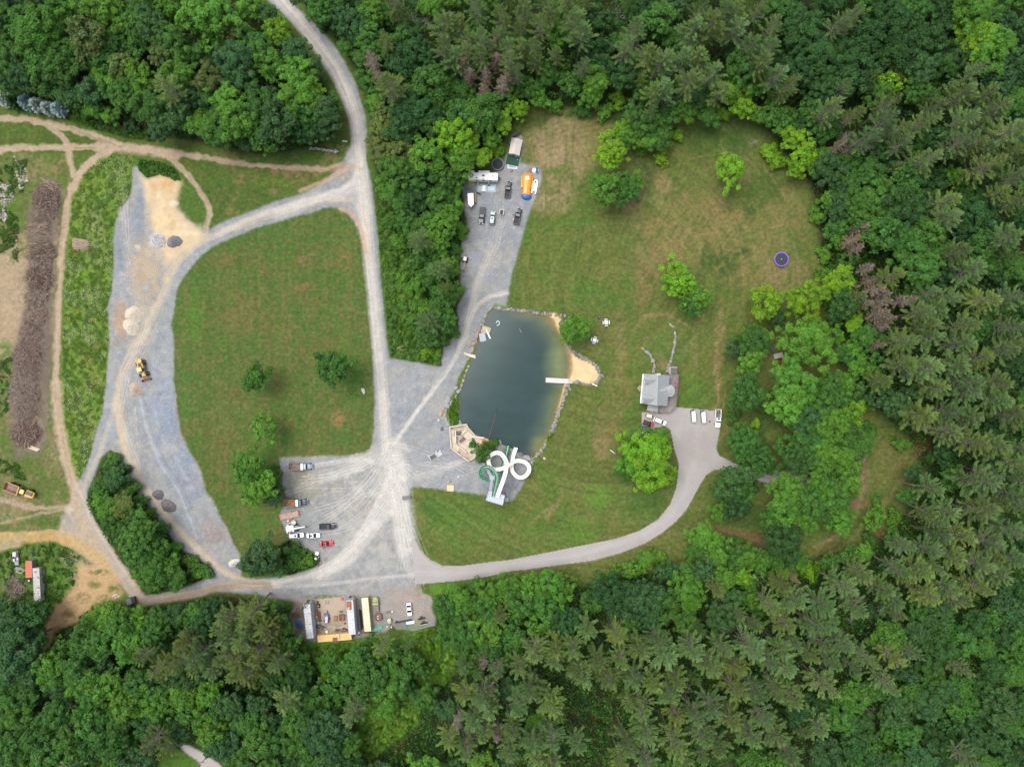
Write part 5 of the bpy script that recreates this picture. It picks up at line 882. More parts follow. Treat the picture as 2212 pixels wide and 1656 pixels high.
# trailers
def flat_trailer(v, vec, label, L, Wd, frame, deck, name='utility_trailer', group=None, second=None):
    o = thing(name, v, label, 'trailer', vec, .7, group); h = L/2; w = Wd/2; fm_ = M(frame, .5)
    f = MB().box(-h, h, -w, -w+.1, .5, .72).box(-h, h, w-.1, w, .5, .72).box(-h, -h+.35, -w+.1, w-.1, .5, .7).box(h-.12, h, -w+.1, w-.1, .5, .72); f.build('frame', fm_, o)
    MB().box(-h+.35, h-.12, -w+.1, w-.1, .52, .62).build('deck', M(deck, .8, 0, .3, 1.2, second=second, sscale=.8), o)
    MB().tube([(h, -w*.8, .6), (h+1.25, 0, .6)], .06, 5).tube([(h, w*.8, .6), (h+1.25, 0, .6)], .06, 5).build('drawbar', fm_, o)
    for s in (-1, 1): MB().cbox(-.9, .9, s*(w+.17)-.15, s*(w+.17)+.15, .62, .72, .05).build('mudguard', fm_, o)
    wheels(o, (-.45, .45), w+.14, .33, .22); return o
flat_trailer((624.7,1112.8), (430,-95), 'red flatbed trailer with a bare wooden deck parked beside the tipper truck', 6.9, 2.1, (238,104,110), (188,170,150))
o = flat_trailer((1083.5,458.3), (-10,150), 'small black tub trailer with a pale rim between the parked vehicles', 2.2, 1.25, (206,196,186), (66,76,80))
o = thing('cargo_trailer', (1017,431), 'white enclosed cargo trailer with a pointed nose under the edge trees', 'trailer', (4,90), 1.4)
MB().prism([(-2.0,-1.0),(1.9,-1.0),(2.8,0),(1.9,1.0),(-2.0,1.0)], .5, 2.3).build('body', M((240,238,236), .4, 0, .05), o); MB().prism([(-2.03,-1.03),(1.92,-1.03),(2.85,0),(1.92,1.03),(-2.03,1.03)], 2.3, 2.36).build('roof', M(WHITE, .4, 0, .05), o)
MB().tube([(2.6, 0, .45), (3.6, 0, .45)], .06, 5).build('drawbar', M((80,80,80), .6), o); wheels(o, (-.5, .35), 1.05, .33, .22)
MB().cyl((.2, .1, 2.36), (.2, .1, 2.5), .22, n=12).build('roof_vent', M((210,210,210), .5), o)
def tower_trailer(v, vec, label):
    o = thing('light_tower_trailer', v, label, 'trailer', vec, 1.0, 'lighting tower trailers'); cm = M((228,226,196), .5, 0, .1)
    MB().cbox(-.7, .9, -.55, .55, .5, 1.4, .1).build('generator_box', cm, o); MB().tube([(.9, 0, .5), (2.3, 0, .45)], .06, 5).build('drawbar', cm, o)
    MB().tube([(.3, 0, 1.5), (-2.2, 0, 1.5)], .08, 6).build('mast', M((190,190,186), .4, .3), o)
    for s in (-1, 1): MB().tube([(-2.1, 0, 1.5), (-2.1, s*.7, 1.5)], .05, 5).build('lamp_bar', M((120,130,140), .5), o); MB().ball((-2.1+.3*(s > 0), s*.75, 1.55), .26, .26, .16).build('lamp', M((236,240,244), .2), o)
    MB().ball((-1.7, .7, 1.5), .22, .22, .14).ball((-1.75, -.72, 1.5), .2, .2, .14).build('lamp', M((226,232,236), .2), o)
    for s in (-1, 1): MB().cbox(-.4, .4, s*.75-.12, s*.75+.12, .55, .66, .04).build('mudguard', cm, o)
    wheels(o, (0,), .72, .3, .2); return o
tower_trailer((634,1128), (370,-20), 'cream lighting tower trailer between the red trailer and the white boom machine')
tower_trailer((841.4,1341), (0,-200), 'cream lighting tower trailer standing beside the green pipe')
# white boom machine
o = thing('boom_lift', (630,1141.5), 'white wheeled telescopic boom machine with a rusty patch, long boom pointing away from the trees', 'crane', (500,-95), 1.4)
MB().cbox(-2.0, .8, -1.3, 1.2, 1.0, 1.8, .2).build('turret', M(WHITE, .5), o); MB().box(-1.5, .2, -1.25, -.7, 1.81, 1.9).build('rusty_panel', M((150,96,78), .8, 0, .35, 2, second=(214,196,186), sscale=2), o)
MB().box(-1.6, 2.4, -.7, .7, .5, 1.0).build('chassis', M((150,154,158), .6), o); MB().loft([[(-1.8,-.3,1.9),(-1.8,.2,1.9),(-1.8,.2,2.3),(-1.8,-.3,2.3)], [(5.0,-.18,1.9),(5.0,.12,1.9),(5.0,.12,2.2),(5.0,-.18,2.2)]]).build('boom', M(WHITE, .4), o)
MB().cbox(5.0, 5.5, -.3, .25, 1.7, 2.15, .04).build('boom_head', M((74,84,92), .6), o); wheels(o, (-1.2, 1.6), 1.0, .5, .4)
# camper
o = thing('travel_trailer', (1043.7,382), 'long white travel trailer with two slide outs beside the edge trees', 'camper', (1,.02), 2.4, None)
MB().cbox(-5.3, 5.3, -1.35, 1.35, .6, 3.05, .15).build('body', M((236,236,232), .4, 0, .05), o); MB().cbox(-5.35, 4.95, -1.3, 1.3, 3.05, 3.14, .06).build('roof', M((244,242,236), .6, 0, .06), o)
MB().box(5.28, 5.36, -1.0, 1.0, 1.6, 2.7).build('end_window', GLASS(), o)
for x0, x1 in ((-1.7, 2.3), (-5.0, -3.2)): MB().cbox(x0, x1, 1.35, 2.1, 1.0, 2.8, .06).build('slide_out', M((240,236,232), .5), o)
for x, y, s_ in ((-3.8,.25,.26),(0.1,.2,.42),(3.5,.1,.24),(-2.3,-.7,.24)): MB().cbox(x-s_, x+s_, y-s_*.8, y+s_*.8, 3.14, 3.3, .08).build('roof_vent', M((78,76,74), .5), o)
MB().cbox(-.3, .5, -1.15, -.9, 3.14, 3.2, .02).build('roof_vent', M((120,150,140), .5), o); MB().tube([(-3.2,-1.42,2.95),(3.0,-1.42,2.95)], .07, 6).build('awning_roll', M((120,124,128), .5), o)
for s in (-1, 1): MB().tube([(5.3, s*.8, .6), (6.3, 0, .55)], .07, 5).build('drawbar', M((60,60,62), .6), o)
for x in (-2.6,-.2,2.2): MB().box(x, x+.9, -1.37, -1.345, 1.6, 2.3).build('window', GLASS(), o)
wheels(o, (-.9, .1), 1.2, .38, .24)
for k, (vx, vy) in enumerate([(1032.9,395.5),(1056.1,395.7)]):
    o = thing('entry_steps', (vx,vy), 'white slatted entry steps %s the camper dining table' % ('at the door left of' if k == 0 else 'at the door right of'), 'steps', (0,1), 0, 'camper entry steps')
    m_ = MB()
    for q in range(4): m_.box(-.5+q*.3, -.3+q*.3, -.28, .28, .75-q*.18, .8-q*.18)
    m_.build('tread', M(WHITE, .5), o); MB().box(-.5, .6, -.3, -.25, 0, .78, 0).box(-.5, .6, .25, .3, 0, .78).build('side_rail', M((60,60,62), .6), o)
# ------------------------------------------------------------------ camp, yard, pond and garden things
def flat(name, v, L, Wd, vec, c, label, cat, th=.02, z=.01, parts=None, group=None, rough=.85, var=.12, second=None, sscale=None):
    o = MB().box(-L/2, L/2, -Wd/2, Wd/2, z, z+th).build(name, M(c, rough, 0, var, 1.5, second=second, sscale=sscale)); p = W(*v); o.location = (p.x, p.y, 0); o.rotation_euler = (0, 0, heading(*vec)); tag(o, label, cat, group); return o
def child_flat(parent, name, x0, x1, y0, y1, z0, z1, c, **k): return MB().box(x0, x1, y0, y1, z0, z1).build(name, M(c, .8, **k), parent)
o = flat('deck_mat', (1110,336), 7.2, 4.6, (-65,310), (38,84,56), 'dark green mat under and in front of the cream tent', 'mat', .12)
o = thing('safari_tent', (1113.7,317), 'cream ridge tent standing on the dark green mat', 'tent', (-65,310), 1.8)
cv = M((238,228,214), .8, 0, .05, 1)
for s in (-1, 1): MB().box(-2.7, 2.7, s*1.75-.03, s*1.75+.03, .15, 1.7).build('wall', cv, o)
MB().add([(-2.9,-2.0,1.62),(2.9,-2.0,1.62),(2.9,0,2.75),(-2.9,0,2.75),(2.9,2.0,1.62),(-2.9,2.0,1.62)], [(0,1,2,3),(3,2,4,5)]).build('roof', cv, o)
for x in (-2.7, 2.7): MB().add([(x,-1.75,.15),(x,1.75,.15),(x,1.75,1.7),(x,0,2.7),(x,-1.75,1.7)], [(0,1,2,3,4)]).build('end_wall', M((222,208,192), .8, 0, .06), o)
MB().box(-1.9,-1.45,-.95,-.6,2.0,2.35).build('roof_window', M((196,182,172), .7), o)
o = flat('rug', (1107,357.6), 3.6, 2.45, (1,.06), (150,162,172), 'grey rug with a white border and a chain of rings pattern', 'rug')
child_flat(o, 'border', -1.72, 1.72, -1.14, 1.14, .032, .036, (236,238,240)); child_flat(o, 'field', -1.5, 1.5, -.92, .92, .038, .042, (196,202,208))
rg = MB()
for a in range(4):
    for b in range(2):
        for q in range(16):
            t0, t1 = q*math.pi/8, (q+1)*math.pi/8; cx, cy = -1.05+a*.7, -.42+b*.84
            rg.add([(cx+r*math.cos(t), cy+r*math.sin(t), .046) for t, r in ((t0,.46),(t1,.46),(t1,.37),(t0,.37))], [(0,3,2,1)])
rg.build('ring_pattern', M((128,144,162), .8), o)
def small(name, v, label, cat, parts, vec=(1,0), group=None, z=0):
    """parts: (part name, colour, list of boxes or shapes)"""
    o = thing(name, v, label, cat, vec, 0, group, z) if len(parts) > 1 else None
    for pn, c, shapes in parts:
        m_ = MB()
        for s_ in shapes:
            if s_[0] == 'b': m_.cbox(*s_[1:])
            elif s_[0] == 'x': m_.box(*s_[1:])
            elif s_[0] == 'c': m_.cyl(s_[1], s_[2], s_[3], s_[4] if len(s_) > 4 else None, n=14)
            elif s_[0] == 'o': m_.ball(*s_[1:])
            elif s_[0] == 't': m_.tube(s_[1], s_[2], 6)
            elif s_[0] == 'p': m_.prism(*s_[1:])
        mt = c if not isinstance(c, tuple) else M(c, .6, 0, .12)
        q = m_.build(pn if o else name, mt, o)
        if not o: p = W(*v); q.location = (p.x, p.y, z); q.rotation_euler = (0,0,heading(*vec)); tag(q, label, cat, group); o = q
    return o
chair = lambda c: [('seat', c, [('b',-.28,.28,-.28,.28,.36,.44,.03)]), ('backrest', c, [('b',-.34,-.26,-.28,.28,.44,.95,.03)]), ('leg', (90,90,92), [('c',(x,y,0),(x,y,.36),.025) for x in (-.24,.24) for y in (-.24,.24)])]
small('chair', (1102.8,334.3), 'pink childs chair on the green mat nearest the left edge', 'chair', chair((244,140,160)), (0,1), 'small chairs on the green mat')
small('chair', (1115.3,338.4), 'lilac chair on the green mat between the pink and mint ones', 'chair', chair((206,176,222)), (0,1), 'small chairs on the green mat')
small('chair', (1120.3,338.2), 'mint green chair at the right edge of the green mat', 'chair', chair((150,214,196)), (0,1), 'small chairs on the green mat')
small('chair', (1117.6,346), 'bright blue chair near the bottom corner of the green mat', 'chair', chair((66,160,222)), (1,.6), 'small chairs on the green mat')
small('fire_bowl', (1105,369.1), 'dark round fire bowl with a pale lid below the patterned rug', 'fire bowl', [('bowl', (58,46,44), [('c',(0,0,.05),(0,0,.45),.3,.42)]), ('lid', (214,206,200), [('o',(-.1,0,.45),.2,.2,.1)])])
def trampoline(v, r, ring, label, mat_=(50,54,62), hgt=.9, net=False):
    o = thing('trampoline', v, label, 'trampoline', (1,0), hgt*.9, 'trampolines')
    MB().cyl((0,0,hgt-.02), (0,0,hgt), r*.88, n=40).build('jumping_mat', M(mat_, .9, 0, .1, 3), o)
    g = MB()
    for q in range(40):
        t0, t1 = q*math.pi/20, (q+1)*math.pi/20; g.add([(a*math.cos(t), a*math.sin(t), hgt+.03) for t, a in ((t0,r),(t1,r),(t1,r*.86),(t0,r*.86))]+[(a*math.cos(t), a*math.sin(t), hgt-.06) for t, a in ((t0,r),(t1,r))], [(0,1,2,3),(4,5,1,0)])
    g.build('rim_pad', M(ring, .5, 0, .06), o)
    for q in range(4):
        t = q*math.pi/2+.4; MB().tube([(r*.95*math.cos(t),r*.95*math.sin(t),hgt),(r*.95*math.cos(t),r*.95*math.sin(t),0),(r*.95*math.cos(t+.5),r*.95*math.sin(t+.5),0),(r*.95*math.cos(t+.5),r*.95*math.sin(t+.5),hgt)], .03, 5).build('leg', M((120,122,126), .4, .5), o)
    return o
trampoline((1075,354.7), 2.25, (112,118,122), 'black trampoline with a thin grey rim beside the camper')
tr = trampoline((1688,560), 2.65, (150,98,226), 'round trampoline with a bright purple rim on the upper lawn', (60,68,78))
MB().box(-.18, .18, -.16, .16, .905, .915).build('emblem', M((206,206,214), .6), tr)
flat('mat', (1018.2,397.6), 2.2, 1.5, (1,0), (176,184,100), 'mustard green mat outside the end of the camper', 'mat', group='mats beside the camper')
flat('mat', (1048.5,396), 1.3, .9, (1,0), (142,166,138), 'sage green mat between the two camper steps', 'mat', group='mats beside the camper')
for k, x in enumerate((1040.3,1061)):
    o = flat('rug', (x,407+.3*k), 3.45, 2.75, (1,0), (176,200,208), 'pale blue rug with a %s' % ('white centre, carrying the white dining table' if k == 0 else 'white centre, bare, right of the dining table'), 'rug', group='pale blue rugs'); child_flat(o, 'field', -1.15, 1.15, -.8, .8, .032, .036, (218,228,238))
def picnic(v, vec, label, group=None, L=2.0, Wd=.8, name='picnic_table'):
    o = thing(name, v, label, 'table', vec, .7, group); wm2 = M(WHITE, .4, 0, .03)
    MB().cbox(-L/2, L/2, -Wd/2, Wd/2, .72, .77, .02).build('tabletop', wm2, o)
    for s in (-1, 1): MB().cbox(-L/2, L/2, s*(Wd/2+.28)-.13, s*(Wd/2+.28)+.13, .43, .47, .02).build('bench', wm2, o)
    for x in (-L*.38, L*.38): MB().tube([(x,-Wd/2-.3,.42),(x,-.3,.42),(x,-.25,.72)], .03, 5).tube([(x,Wd/2+.3,.42),(x,.3,.42),(x,.25,.72)], .03, 5).tube([(x,-.3,.0),(x,0,.42),(x,.3,0)], .03, 5).build('leg', M((80,80,84), .5), o)
    return o
picnic((1045.5,407), (0,1), 'white folding picnic table with two benches on the pale blue rug')
def square_table(v, vec, label):
    o = thing('picnic_table', v, label, 'table', vec, .7, 'white square picnic tables'); wm2 = M(WHITE, .4, 0, .02)
    MB().cbox(-.66, .66, -.66, .66, .72, .78, .03).build('tabletop', wm2, o)
    for q in range(4):
        b = MB(); b.T = Matrix.Rotation(q*math.pi/2, 4, 'Z'); b.cbox(-.6, .6, 1.02, 1.26, .42, .47, .02).build('bench', wm2, o)
        l = MB(); l.T = Matrix.Rotation(q*math.pi/2, 4, 'Z'); l.tube([(0,1.05,.42),(0,1.05,0),(0,.3,0),(0,.3,.72)], .035, 5).build('leg', M((70,70,74), .5), o)
square_table((1309.8,696.3), (1,-.05), 'white square picnic table with four benches, farther from the beach')
square_table((1284.7,734.4), (1,.28), 'white square picnic table with four benches, nearer the beach')
for k, (x, y, r) in enumerate([(1294.5,684.4,.42),(1293,688.3,.34)]):
    o = MB().cyl((0,0,0), (0,0,.35), r, r*1.05, n=18, cap=False).cyl((0,0,.02), (0,0,.06), r*.9, n=18).build('fire_ring', M((66,70,74) if k else (110,118,122), .5, .4)); p = W(x, y); o.location = p; tag(o, 'round metal fire ring beside the picnic tables, the %s of two' % ('smaller' if k else 'bigger'), 'fire ring', 'fire rings')
small('chair', (1018+9.4,393.6+.6), 'small magenta chair beside the camper wall', 'chair', chair((196,66,120)), (0,1))
small('storage_box', (1056.2,401), 'dark red wooden box at the foot of the right camper steps', 'box', [('box', (92,48,46), [('b',-.38,.38,-.2,.2,0,.4,.03)])])
o = thing('wood_cart', (1027,429), 'long cart of pale planks beside the white cargo trailer', 'cart', (-5,200))
MB().cbox(-1.7, 1.7, -.4, .4, .3, .6, .04).build('bed', M((172,142,108), .8, 0, .25, 2), o); MB().tube([(-2.2,-.05,.7),(1.5,-.05,.7)], .07, 5).tube([(-2.0,.12,.7),(1.2,.12,.7)], .06, 5).tube([(.3,-.4,.66),(.5,-1.7,.5)], .05, 5).build('plank', M((228,190,118), .7), o); MB().cbox(1.4, 1.9, -.45, .45, .1, .5, .1).build('wheel', RUB(), o)
small('folded_umbrella', (1032.5,418.5), 'two dark green folded umbrellas lying crossed on the camp gravel', 'umbrella', [('canopy', (34,72,56), [('t',[(-.9,.5,.15),(0,0,.18),(.9,-.5,.15)],.14),('t',[(-.9,.55,.3),(0,.3,.32),(1.0,.0,.3)],.13)]), ('pole', (80,84,84), [('t',[(-1.2,.62,.2),(1.2,-.6,.2)],.03)])])
# inflatable
o = thing('inflatable_slide', (1138,402.7), 'large orange inflatable water toy with a white sun and a bright blue end', 'inflatable', (-35,650), .9)
ORG = M((255,166,40), .35, 0, .03)
sec = [(-4.9,1.2,.7),(-4.6,1.75,1.1),(-3.2,1.85,1.5),(-1.2,1.7,1.5),(.8,1.45,1.35),(2.2,1.5,1.3),(3.1,1.75,1.4)]
def oval(x, w, h, n=16): return [(x, w*math.cos(2*math.pi*i/n), h/2+h/2*math.sin(2*math.pi*i/n)) for i in range(n)]
MB().loft([oval(*s_) for s_ in sec]).build('body', ORG, o, True)
MB().loft([oval(3.1,1.76,1.42), oval(3.6,1.8,1.4), oval(4.2,1.5,1.2), oval(4.6,1.0,.8), oval(4.8,.3,.3)]).build('end_cap', M((30,116,206), .35, 0, .03), o, True)
for s in (-1, 1): MB().loft([[(-3.9,s*1.5,.1),(-3.9,s*2.1,.1),(-3.9,s*2.1,.6),(-3.9,s*1.5,.6)], [(.4,s*1.4,.1),(.4,s*2.15,.1),(.4,s*2.1,.6),(.4,s*1.4,.6)]]).build('side_fin', ORG, o)
sn = MB()
for q in range(10):
    t0 = q*math.pi/5; sn.add([(-2.9+.42*math.cos(t0-.3),.42*math.sin(t0-.3),1.53),(-2.9+.95*math.cos(t0),.95*math.sin(t0),1.50),(-2.9+.42*math.cos(t0+.3),.42*math.sin(t0+.3),1.53)], [(0,1,2)])
    sn.add([(-2.9+a*math.cos(t), a*math.sin(t), 1.535) for t, a in ((t0-.32,.5),(t0+.32,.5),(t0+.32,.32),(t0-.32,.32))], [(0,1,2,3)])
sn.build('sun_emblem', M(WHITE, .5, 0, .02), o)
o = thing('inflatable_boat', (1155.3,403.2), 'white inflatable catamaran boat leaning against the orange inflatable', 'boat', (60,-300), .4); WB = M(WHITE, .35, 0, .03)
MB().loft([[(a,b+dx,c) for a,b,c in oval(x,.28,.5,10)] for x,dx in ((-2.6,-.62),(-2.2,-.7),(1.4,-.75),(2.3,-.3),(2.5,-.05))]).build('hull_tube', WB, o, True); MB().loft([[(a,b+dx,c) for a,b,c in oval(x,.28,.5,10)] for x,dx in ((-2.6,.62),(-2.2,.7),(1.4,.75),(2.3,.3),(2.5,.05))]).build('hull_tube', WB, o, True)
MB().cbox(-1.6, 1.5, -.6, .6, .2, .34, .03).build('deck', WB, o); MB().cbox(-1.5, -1.1, -.35, .35, .34, .42, .02).build('seat', M((206,206,210), .6), o); MB().cbox(1.3, 1.7, -.25, .25, .36, .44, .04).build('bow_pad', M((110,108,112), .6), o)
o = thing('pop_up_tent', (1157,368.4), 'small white dome tent with a bright blue panel beside the red chairs', 'tent', (1,0), .5)
MB().ball((0,0,0), 1.45, 1.1, 1.25, 16, 6, True).build('dome', M((232,236,240), .6), o, True); MB().box(-.1,.95,-.95,.95,.9,1.3,.15,.2).build('blue_panel', M((22,98,170), .6), o)
small('chair', (1146.2,365), 'orange red chair nearer the lawn beside the blue tent', 'chair', chair((246,84,60)), (1,0), 'orange red chairs'); small('chair', (1145.6,369), 'orange red chair below its twin beside the blue tent', 'chair', chair((248,88,62)), (1,0), 'orange red chairs')
o = MB().tube([(-1.2,.1,.04),(-.5,-.1,.04),(0,.25,.04),(.5,-.2,.05),(.9,.15,.04),(.4,.3,.05)], .03, 5).build('rope', M((216,210,190), .8)); o.location = W(1159,424); tag(o, 'tangled pale rope on the grass below the white boat', 'rope')
small('bucket', (1109.5,474.8), 'round pale pink bucket beside the dark blue pickup', 'bucket', [('b', (232,206,206), [('c',(0,0,0),(0,0,.5),.3,.36)])])
o = thing('tarp', (1116,293), 'dark grey tarp stretched over the gravel behind the cream tent', 'tarp', (150,-110))
MB().add([(-1.8,-.35,.2),(0,-.5,1.3),(1.8,-.2,.4),(1.8,.35,.4),(0,.4,1.4),(-1.8,.3,.2)], [(0,1,4,5),(1,2,3,4)]).build('sheet', M((82,76,74), .7), o); MB().cyl((-1.7,0,0),(-1.7,0,.3),.03).cyl((1.7,0,0),(1.7,0,.5),.03).build('pole', M((120,120,120), .5), o)
# --- pond things
def poly_thing(name, pts, z0, z1, c, label, cat, group=None, h=None, **k):
    cx = sum(p[0] for p in pts)/len(pts); cy = sum(p[1] for p in pts)/len(pts); b = W(cx, cy, z1 if h is None else h)
    o = MB().prism([tuple((W(x, y, z1 if h is None else h)-b)[:2]) for x, y in pts], z0, z1).build(name, M(c, k.pop('rough', .7), **k)); o.location = (b.x, b.y, 0); return tag(o, label, cat, group)
o = poly_thing('wooden_dock', [(1042.9,702.7),(1059.7,708.1),(1060,711.3),(1056,722),(1038.5,716.9)], -.1, .22, (208,184,148), 'tan five sided dock at the pond edge carrying the springboard', 'dock', var=.18, scale=1)
o = thing('diving_board', (1054.5,721), 'white springboard on the tan dock pointing over the water', 'diving board', (72,165), .6)
MB().cbox(-1.9, 1.9, -.22, .22, .62, .68, .02).build('board', M(WHITE, .4, 0, .02), o); MB().cbox(-1.6,-.2,-.3,.3,.22,.5,.04).build('stand', M((160,196,206), .5), o)
for s in (-1, 1): MB().tube([(-1.8,s*.36,.22),(-1.8,s*.36,1.0),(-.1,s*.36,1.0),(-.1,s*.36,.22)], .025, 5).build('handrail', M((206,196,186), .3, .5), o)
o = flat('swim_platform', (1042.3,728), 3.05, 2.2, (25,120), (192,200,208), 'pale grey floating platform beside the springboard dock', 'platform', .5, -.25, var=.05); child_flat(o, 'ladder_foot', 1.5, 1.75, -.2, .2, .1, .2, (170,176,182))
o = flat('jetty', (1203.5,821.8), 8.3, 1.75, (265,14), (222,218,214), 'long white jetty running from the beach into the pond', 'jetty', .18, .12, var=.04)
MB().box(-4.17,4.17,-.9,-.86,.05,.33).box(-4.17,4.17,.86,.9,.05,.33).box(-4.2,-4.14,-.9,.9,.05,.33).box(4.14,4.2,-.9,.9,.05,.33).build('edge_trim', M((176,172,168), .5), o)
for x in (-3.6, 0, 3.0): MB().cyl((x,-.7,-2),(x,-.7,.1),.06).cyl((x,.7,-2),(x,.7,.1),.06).build('post', M((120,120,124), .5), o)
fl = MB(); n = 14
for i in range(n):
    t0, t1 = math.pi*(-.5+i/n), math.pi*(-.5+(i+1)/n); fl.tube([(.55*math.cos(t0)-.1, .75*math.sin(t0), -.12), (.55*math.cos(t1)-.1, .75*math.sin(t1), -.12)], .17, 8)
fl.tube([(-.1,-.75,-.12),(-.75,-.85,-.12)], .16, 8).tube([(-.1,.75,-.12),(-.7,.1,-.12)], .14, 8)
o = fl.build('pool_float', M((226,252,252), .4, 0, .02)); o.location = W(1076,697); o.rotation_euler = (0,0,.3); tag(o, 'white curved float drifting near the springboard', 'float')
for v, vec, c, lb in [((1124,714.3),(40,55),(255,206,150),'pale orange foam noodle floating alone in the pond'),((1057.9,671.9),(-42,45),(206,96,100),'red foam noodle at the stone edge of the pond corner'),((1066.2,666.5),(1,.05),(226,196,96),'yellow foam noodle at the stone edge of the pond corner')]:
    o = MB().tube([(-.75,0,0),(0,.12,0),(.75,0,0)], .06, 6).build('pool_noodle', M(c, .6)); o.location = W(*v)+Vector((0,0,-.16)); o.rotation_euler = (0,0,heading(*vec)); tag(o, lb, 'pool noodle', 'pool noodles')
small('sun_lounger', (1213.5,697.7), 'grey blue lounger on the sand spit beside the shore bush', 'lounger', [('cushion', (150,178,196), [('b',-.95,.95,-.5,.5,.3,.42,.05)]), ('backrest', (130,156,176), [('b',-1.0,-.85,-.5,.5,.42,.9,.03)]), ('leg', (60,60,64), [('c',(x,y,0),(x,y,.3),.03) for x in (-.8,.8) for y in (-.4,.4)])], (.6,1))
small('grill', (1241.7,689.3), 'black barbecue grill behind the shore bush', 'grill', [('lid', (52,46,48), [('b',-.6,.5,-.35,.35,.7,1.15,.15)]), ('side_shelf', (246,170,180), [('x',.2,.85,-.35,-.25,.85,.92)]), ('leg', (40,40,42), [('c',(x,y,0),(x,y,.7),.03) for x in (-.5,.4) for y in (-.3,.3)])], (1,.35))
small('plank', (1284.7,831.2), 'short white plank lying beside the beach stones', 'plank', [('p', WHITE, [('x',-.95,.95,-.16,.16,.05,.14)])], (1,.42))
small('beach_toy', (1276,824), 'small yellow toy truck lying on the beach sand', 'toy', [('body', (236,200,90), [('b',-.25,.25,-.2,.2,-.05,.25,.05)]), ('tray', (214,214,208), [('b',-.5,-.2,-.18,.18,-.05,.15,.03)])])
# --- slabs and boulders
def rockmesh(seed, name='boulder'):
    rng = random.Random(seed); bm = bmesh.new(); bmesh.ops.create_icosphere(bm, subdivisions=3, radius=1)
    pl = [(Vector((rng.gauss(0,1), rng.gauss(0,1), rng.gauss(0,.7))).normalized(), rng.uniform(.62,.9)) for _ in range(11)]
    for v in bm.verts:
        for n_, d_ in pl:
            q = v.co.dot(n_)
            if q > d_: v.co -= n_*(q-d_)
        v.co *= 1+.03*math.sin(v.co.x*9+seed)*math.cos(v.co.y*8)
        v.co.z *= .8
    me = bpy.data.meshes.new(name); bm.to_mesh(me); bm.free(); return me
RK = {}
for key, c, s2 in (('g', (158,156,154), (120,116,116)), ('t', (178,164,146), (138,124,110)), ('d', (130,124,128), (96,90,94)), ('w', (226,220,208), (190,182,170)), ('o', (222,178,140), (190,146,112)), ('l', (180,180,178), (146,144,142))):
    RK[key] = []
    for i in range(4):
        me = rockmesh(i*7+len(RK)); me.materials.append(M(c, .85, 0, .3, 1.6, second=s2, sscale=1.3)); RK[key].append(me)
KW = {'g': 'grey', 't': 'tan', 'd': 'dark', 'w': 'pale', 'o': 'orange', 'l': 'light grey'}
rr_ = random.Random(8); STONES = []
def rock(x, y, a, b, key='g', vec=None, label=None, hz=None, name='boulder', group=None):
    p = W(x, y); o = link(name, rr_.choice(RK[key])); o.location = (p.x, p.y, min(a, b)*S*.25 if hz is None else hz*.3)
    h_ = (min(a, b)*S*.85 if hz is None else hz); k_ = 1.1 if label or group else 1.38; o.scale = (a*S*k_, b*S*k_, h_); o.rotation_euler = (0, 0, heading(*vec) if vec else rr_.uniform(0, 3))
    tag(o, label, 'boulder', group or ('shore boulders' if label is None else None))
    if label is None: STONES.append((o, x, y, KW[key]+' boulder'))
    return o
bx_ = lambda cx, cy: (1177.2+.18161*cx, 669.6+.18161*cy)
for cx, cy, r in [(5,40,16),(62,52,16),(132,60,18),(190,62,18),(235,68,18),(290,95,17),(243,137,16),(255,370,20),(250,415,20),(272,436,14),(300,440,14),(308,478,16),(326,494,14),(345,497,18),(370,525,22),(412,535,20),(402,555,20),(440,568,24),(485,585,25),(522,617,12),(545,617,15),(575,640,20),(605,662,20),(625,693,24),(640,728,22),(652,770,14),(678,780,20),(648,808,22),(632,838,16),(612,862,26),(540,892,18),(495,880,14),(460,873,18),(425,866,14),(380,855,26),(278,900,24),(298,942,16),(240,915,14)]:
    x, y = bx_(cx, cy); rock(x, y, r*.18161*.95, r*.18161*.72, rr_.choice('gdtgt'))
for cx, cy, r in [(483,20,14),(500,48,10),(470,62,12),(470,92,16),(447,120,14),(445,150,14),(434,182,12),(430,212,14),(410,226,12),(404,246,16),(398,270,16),(382,290,12),(380,318,16),(368,336,12),(364,362,18),(352,384,14),(346,412,15),(330,440,9),(288,528,10),(276,550,13),(252,578,14),(238,600,9),(222,612,12),(210,628,9),(170,680,10)]:
    rock(1106+cx/4, 828+cy/4, r/3.6, r/4.6, rr_.choice('gglt'))
for cx, cy, r in [(8,1020,10),(40,1016,12),(58,1026,10),(82,1028,12),(108,1026,18),(135,1030,9),(165,1034,16),(190,1046,16),(214,1048,12),(234,1048,14),(262,1056,9),(285,1052,14),(305,1060,10),(330,1060,13)]:
    rock(1106+cx/4, 414+cy/4, r/3.8, r/5, rr_.choice('gtld'))
bp_ = lambda cx, cy: (993.6+.1248*cx, 658.8+.1248*cy)
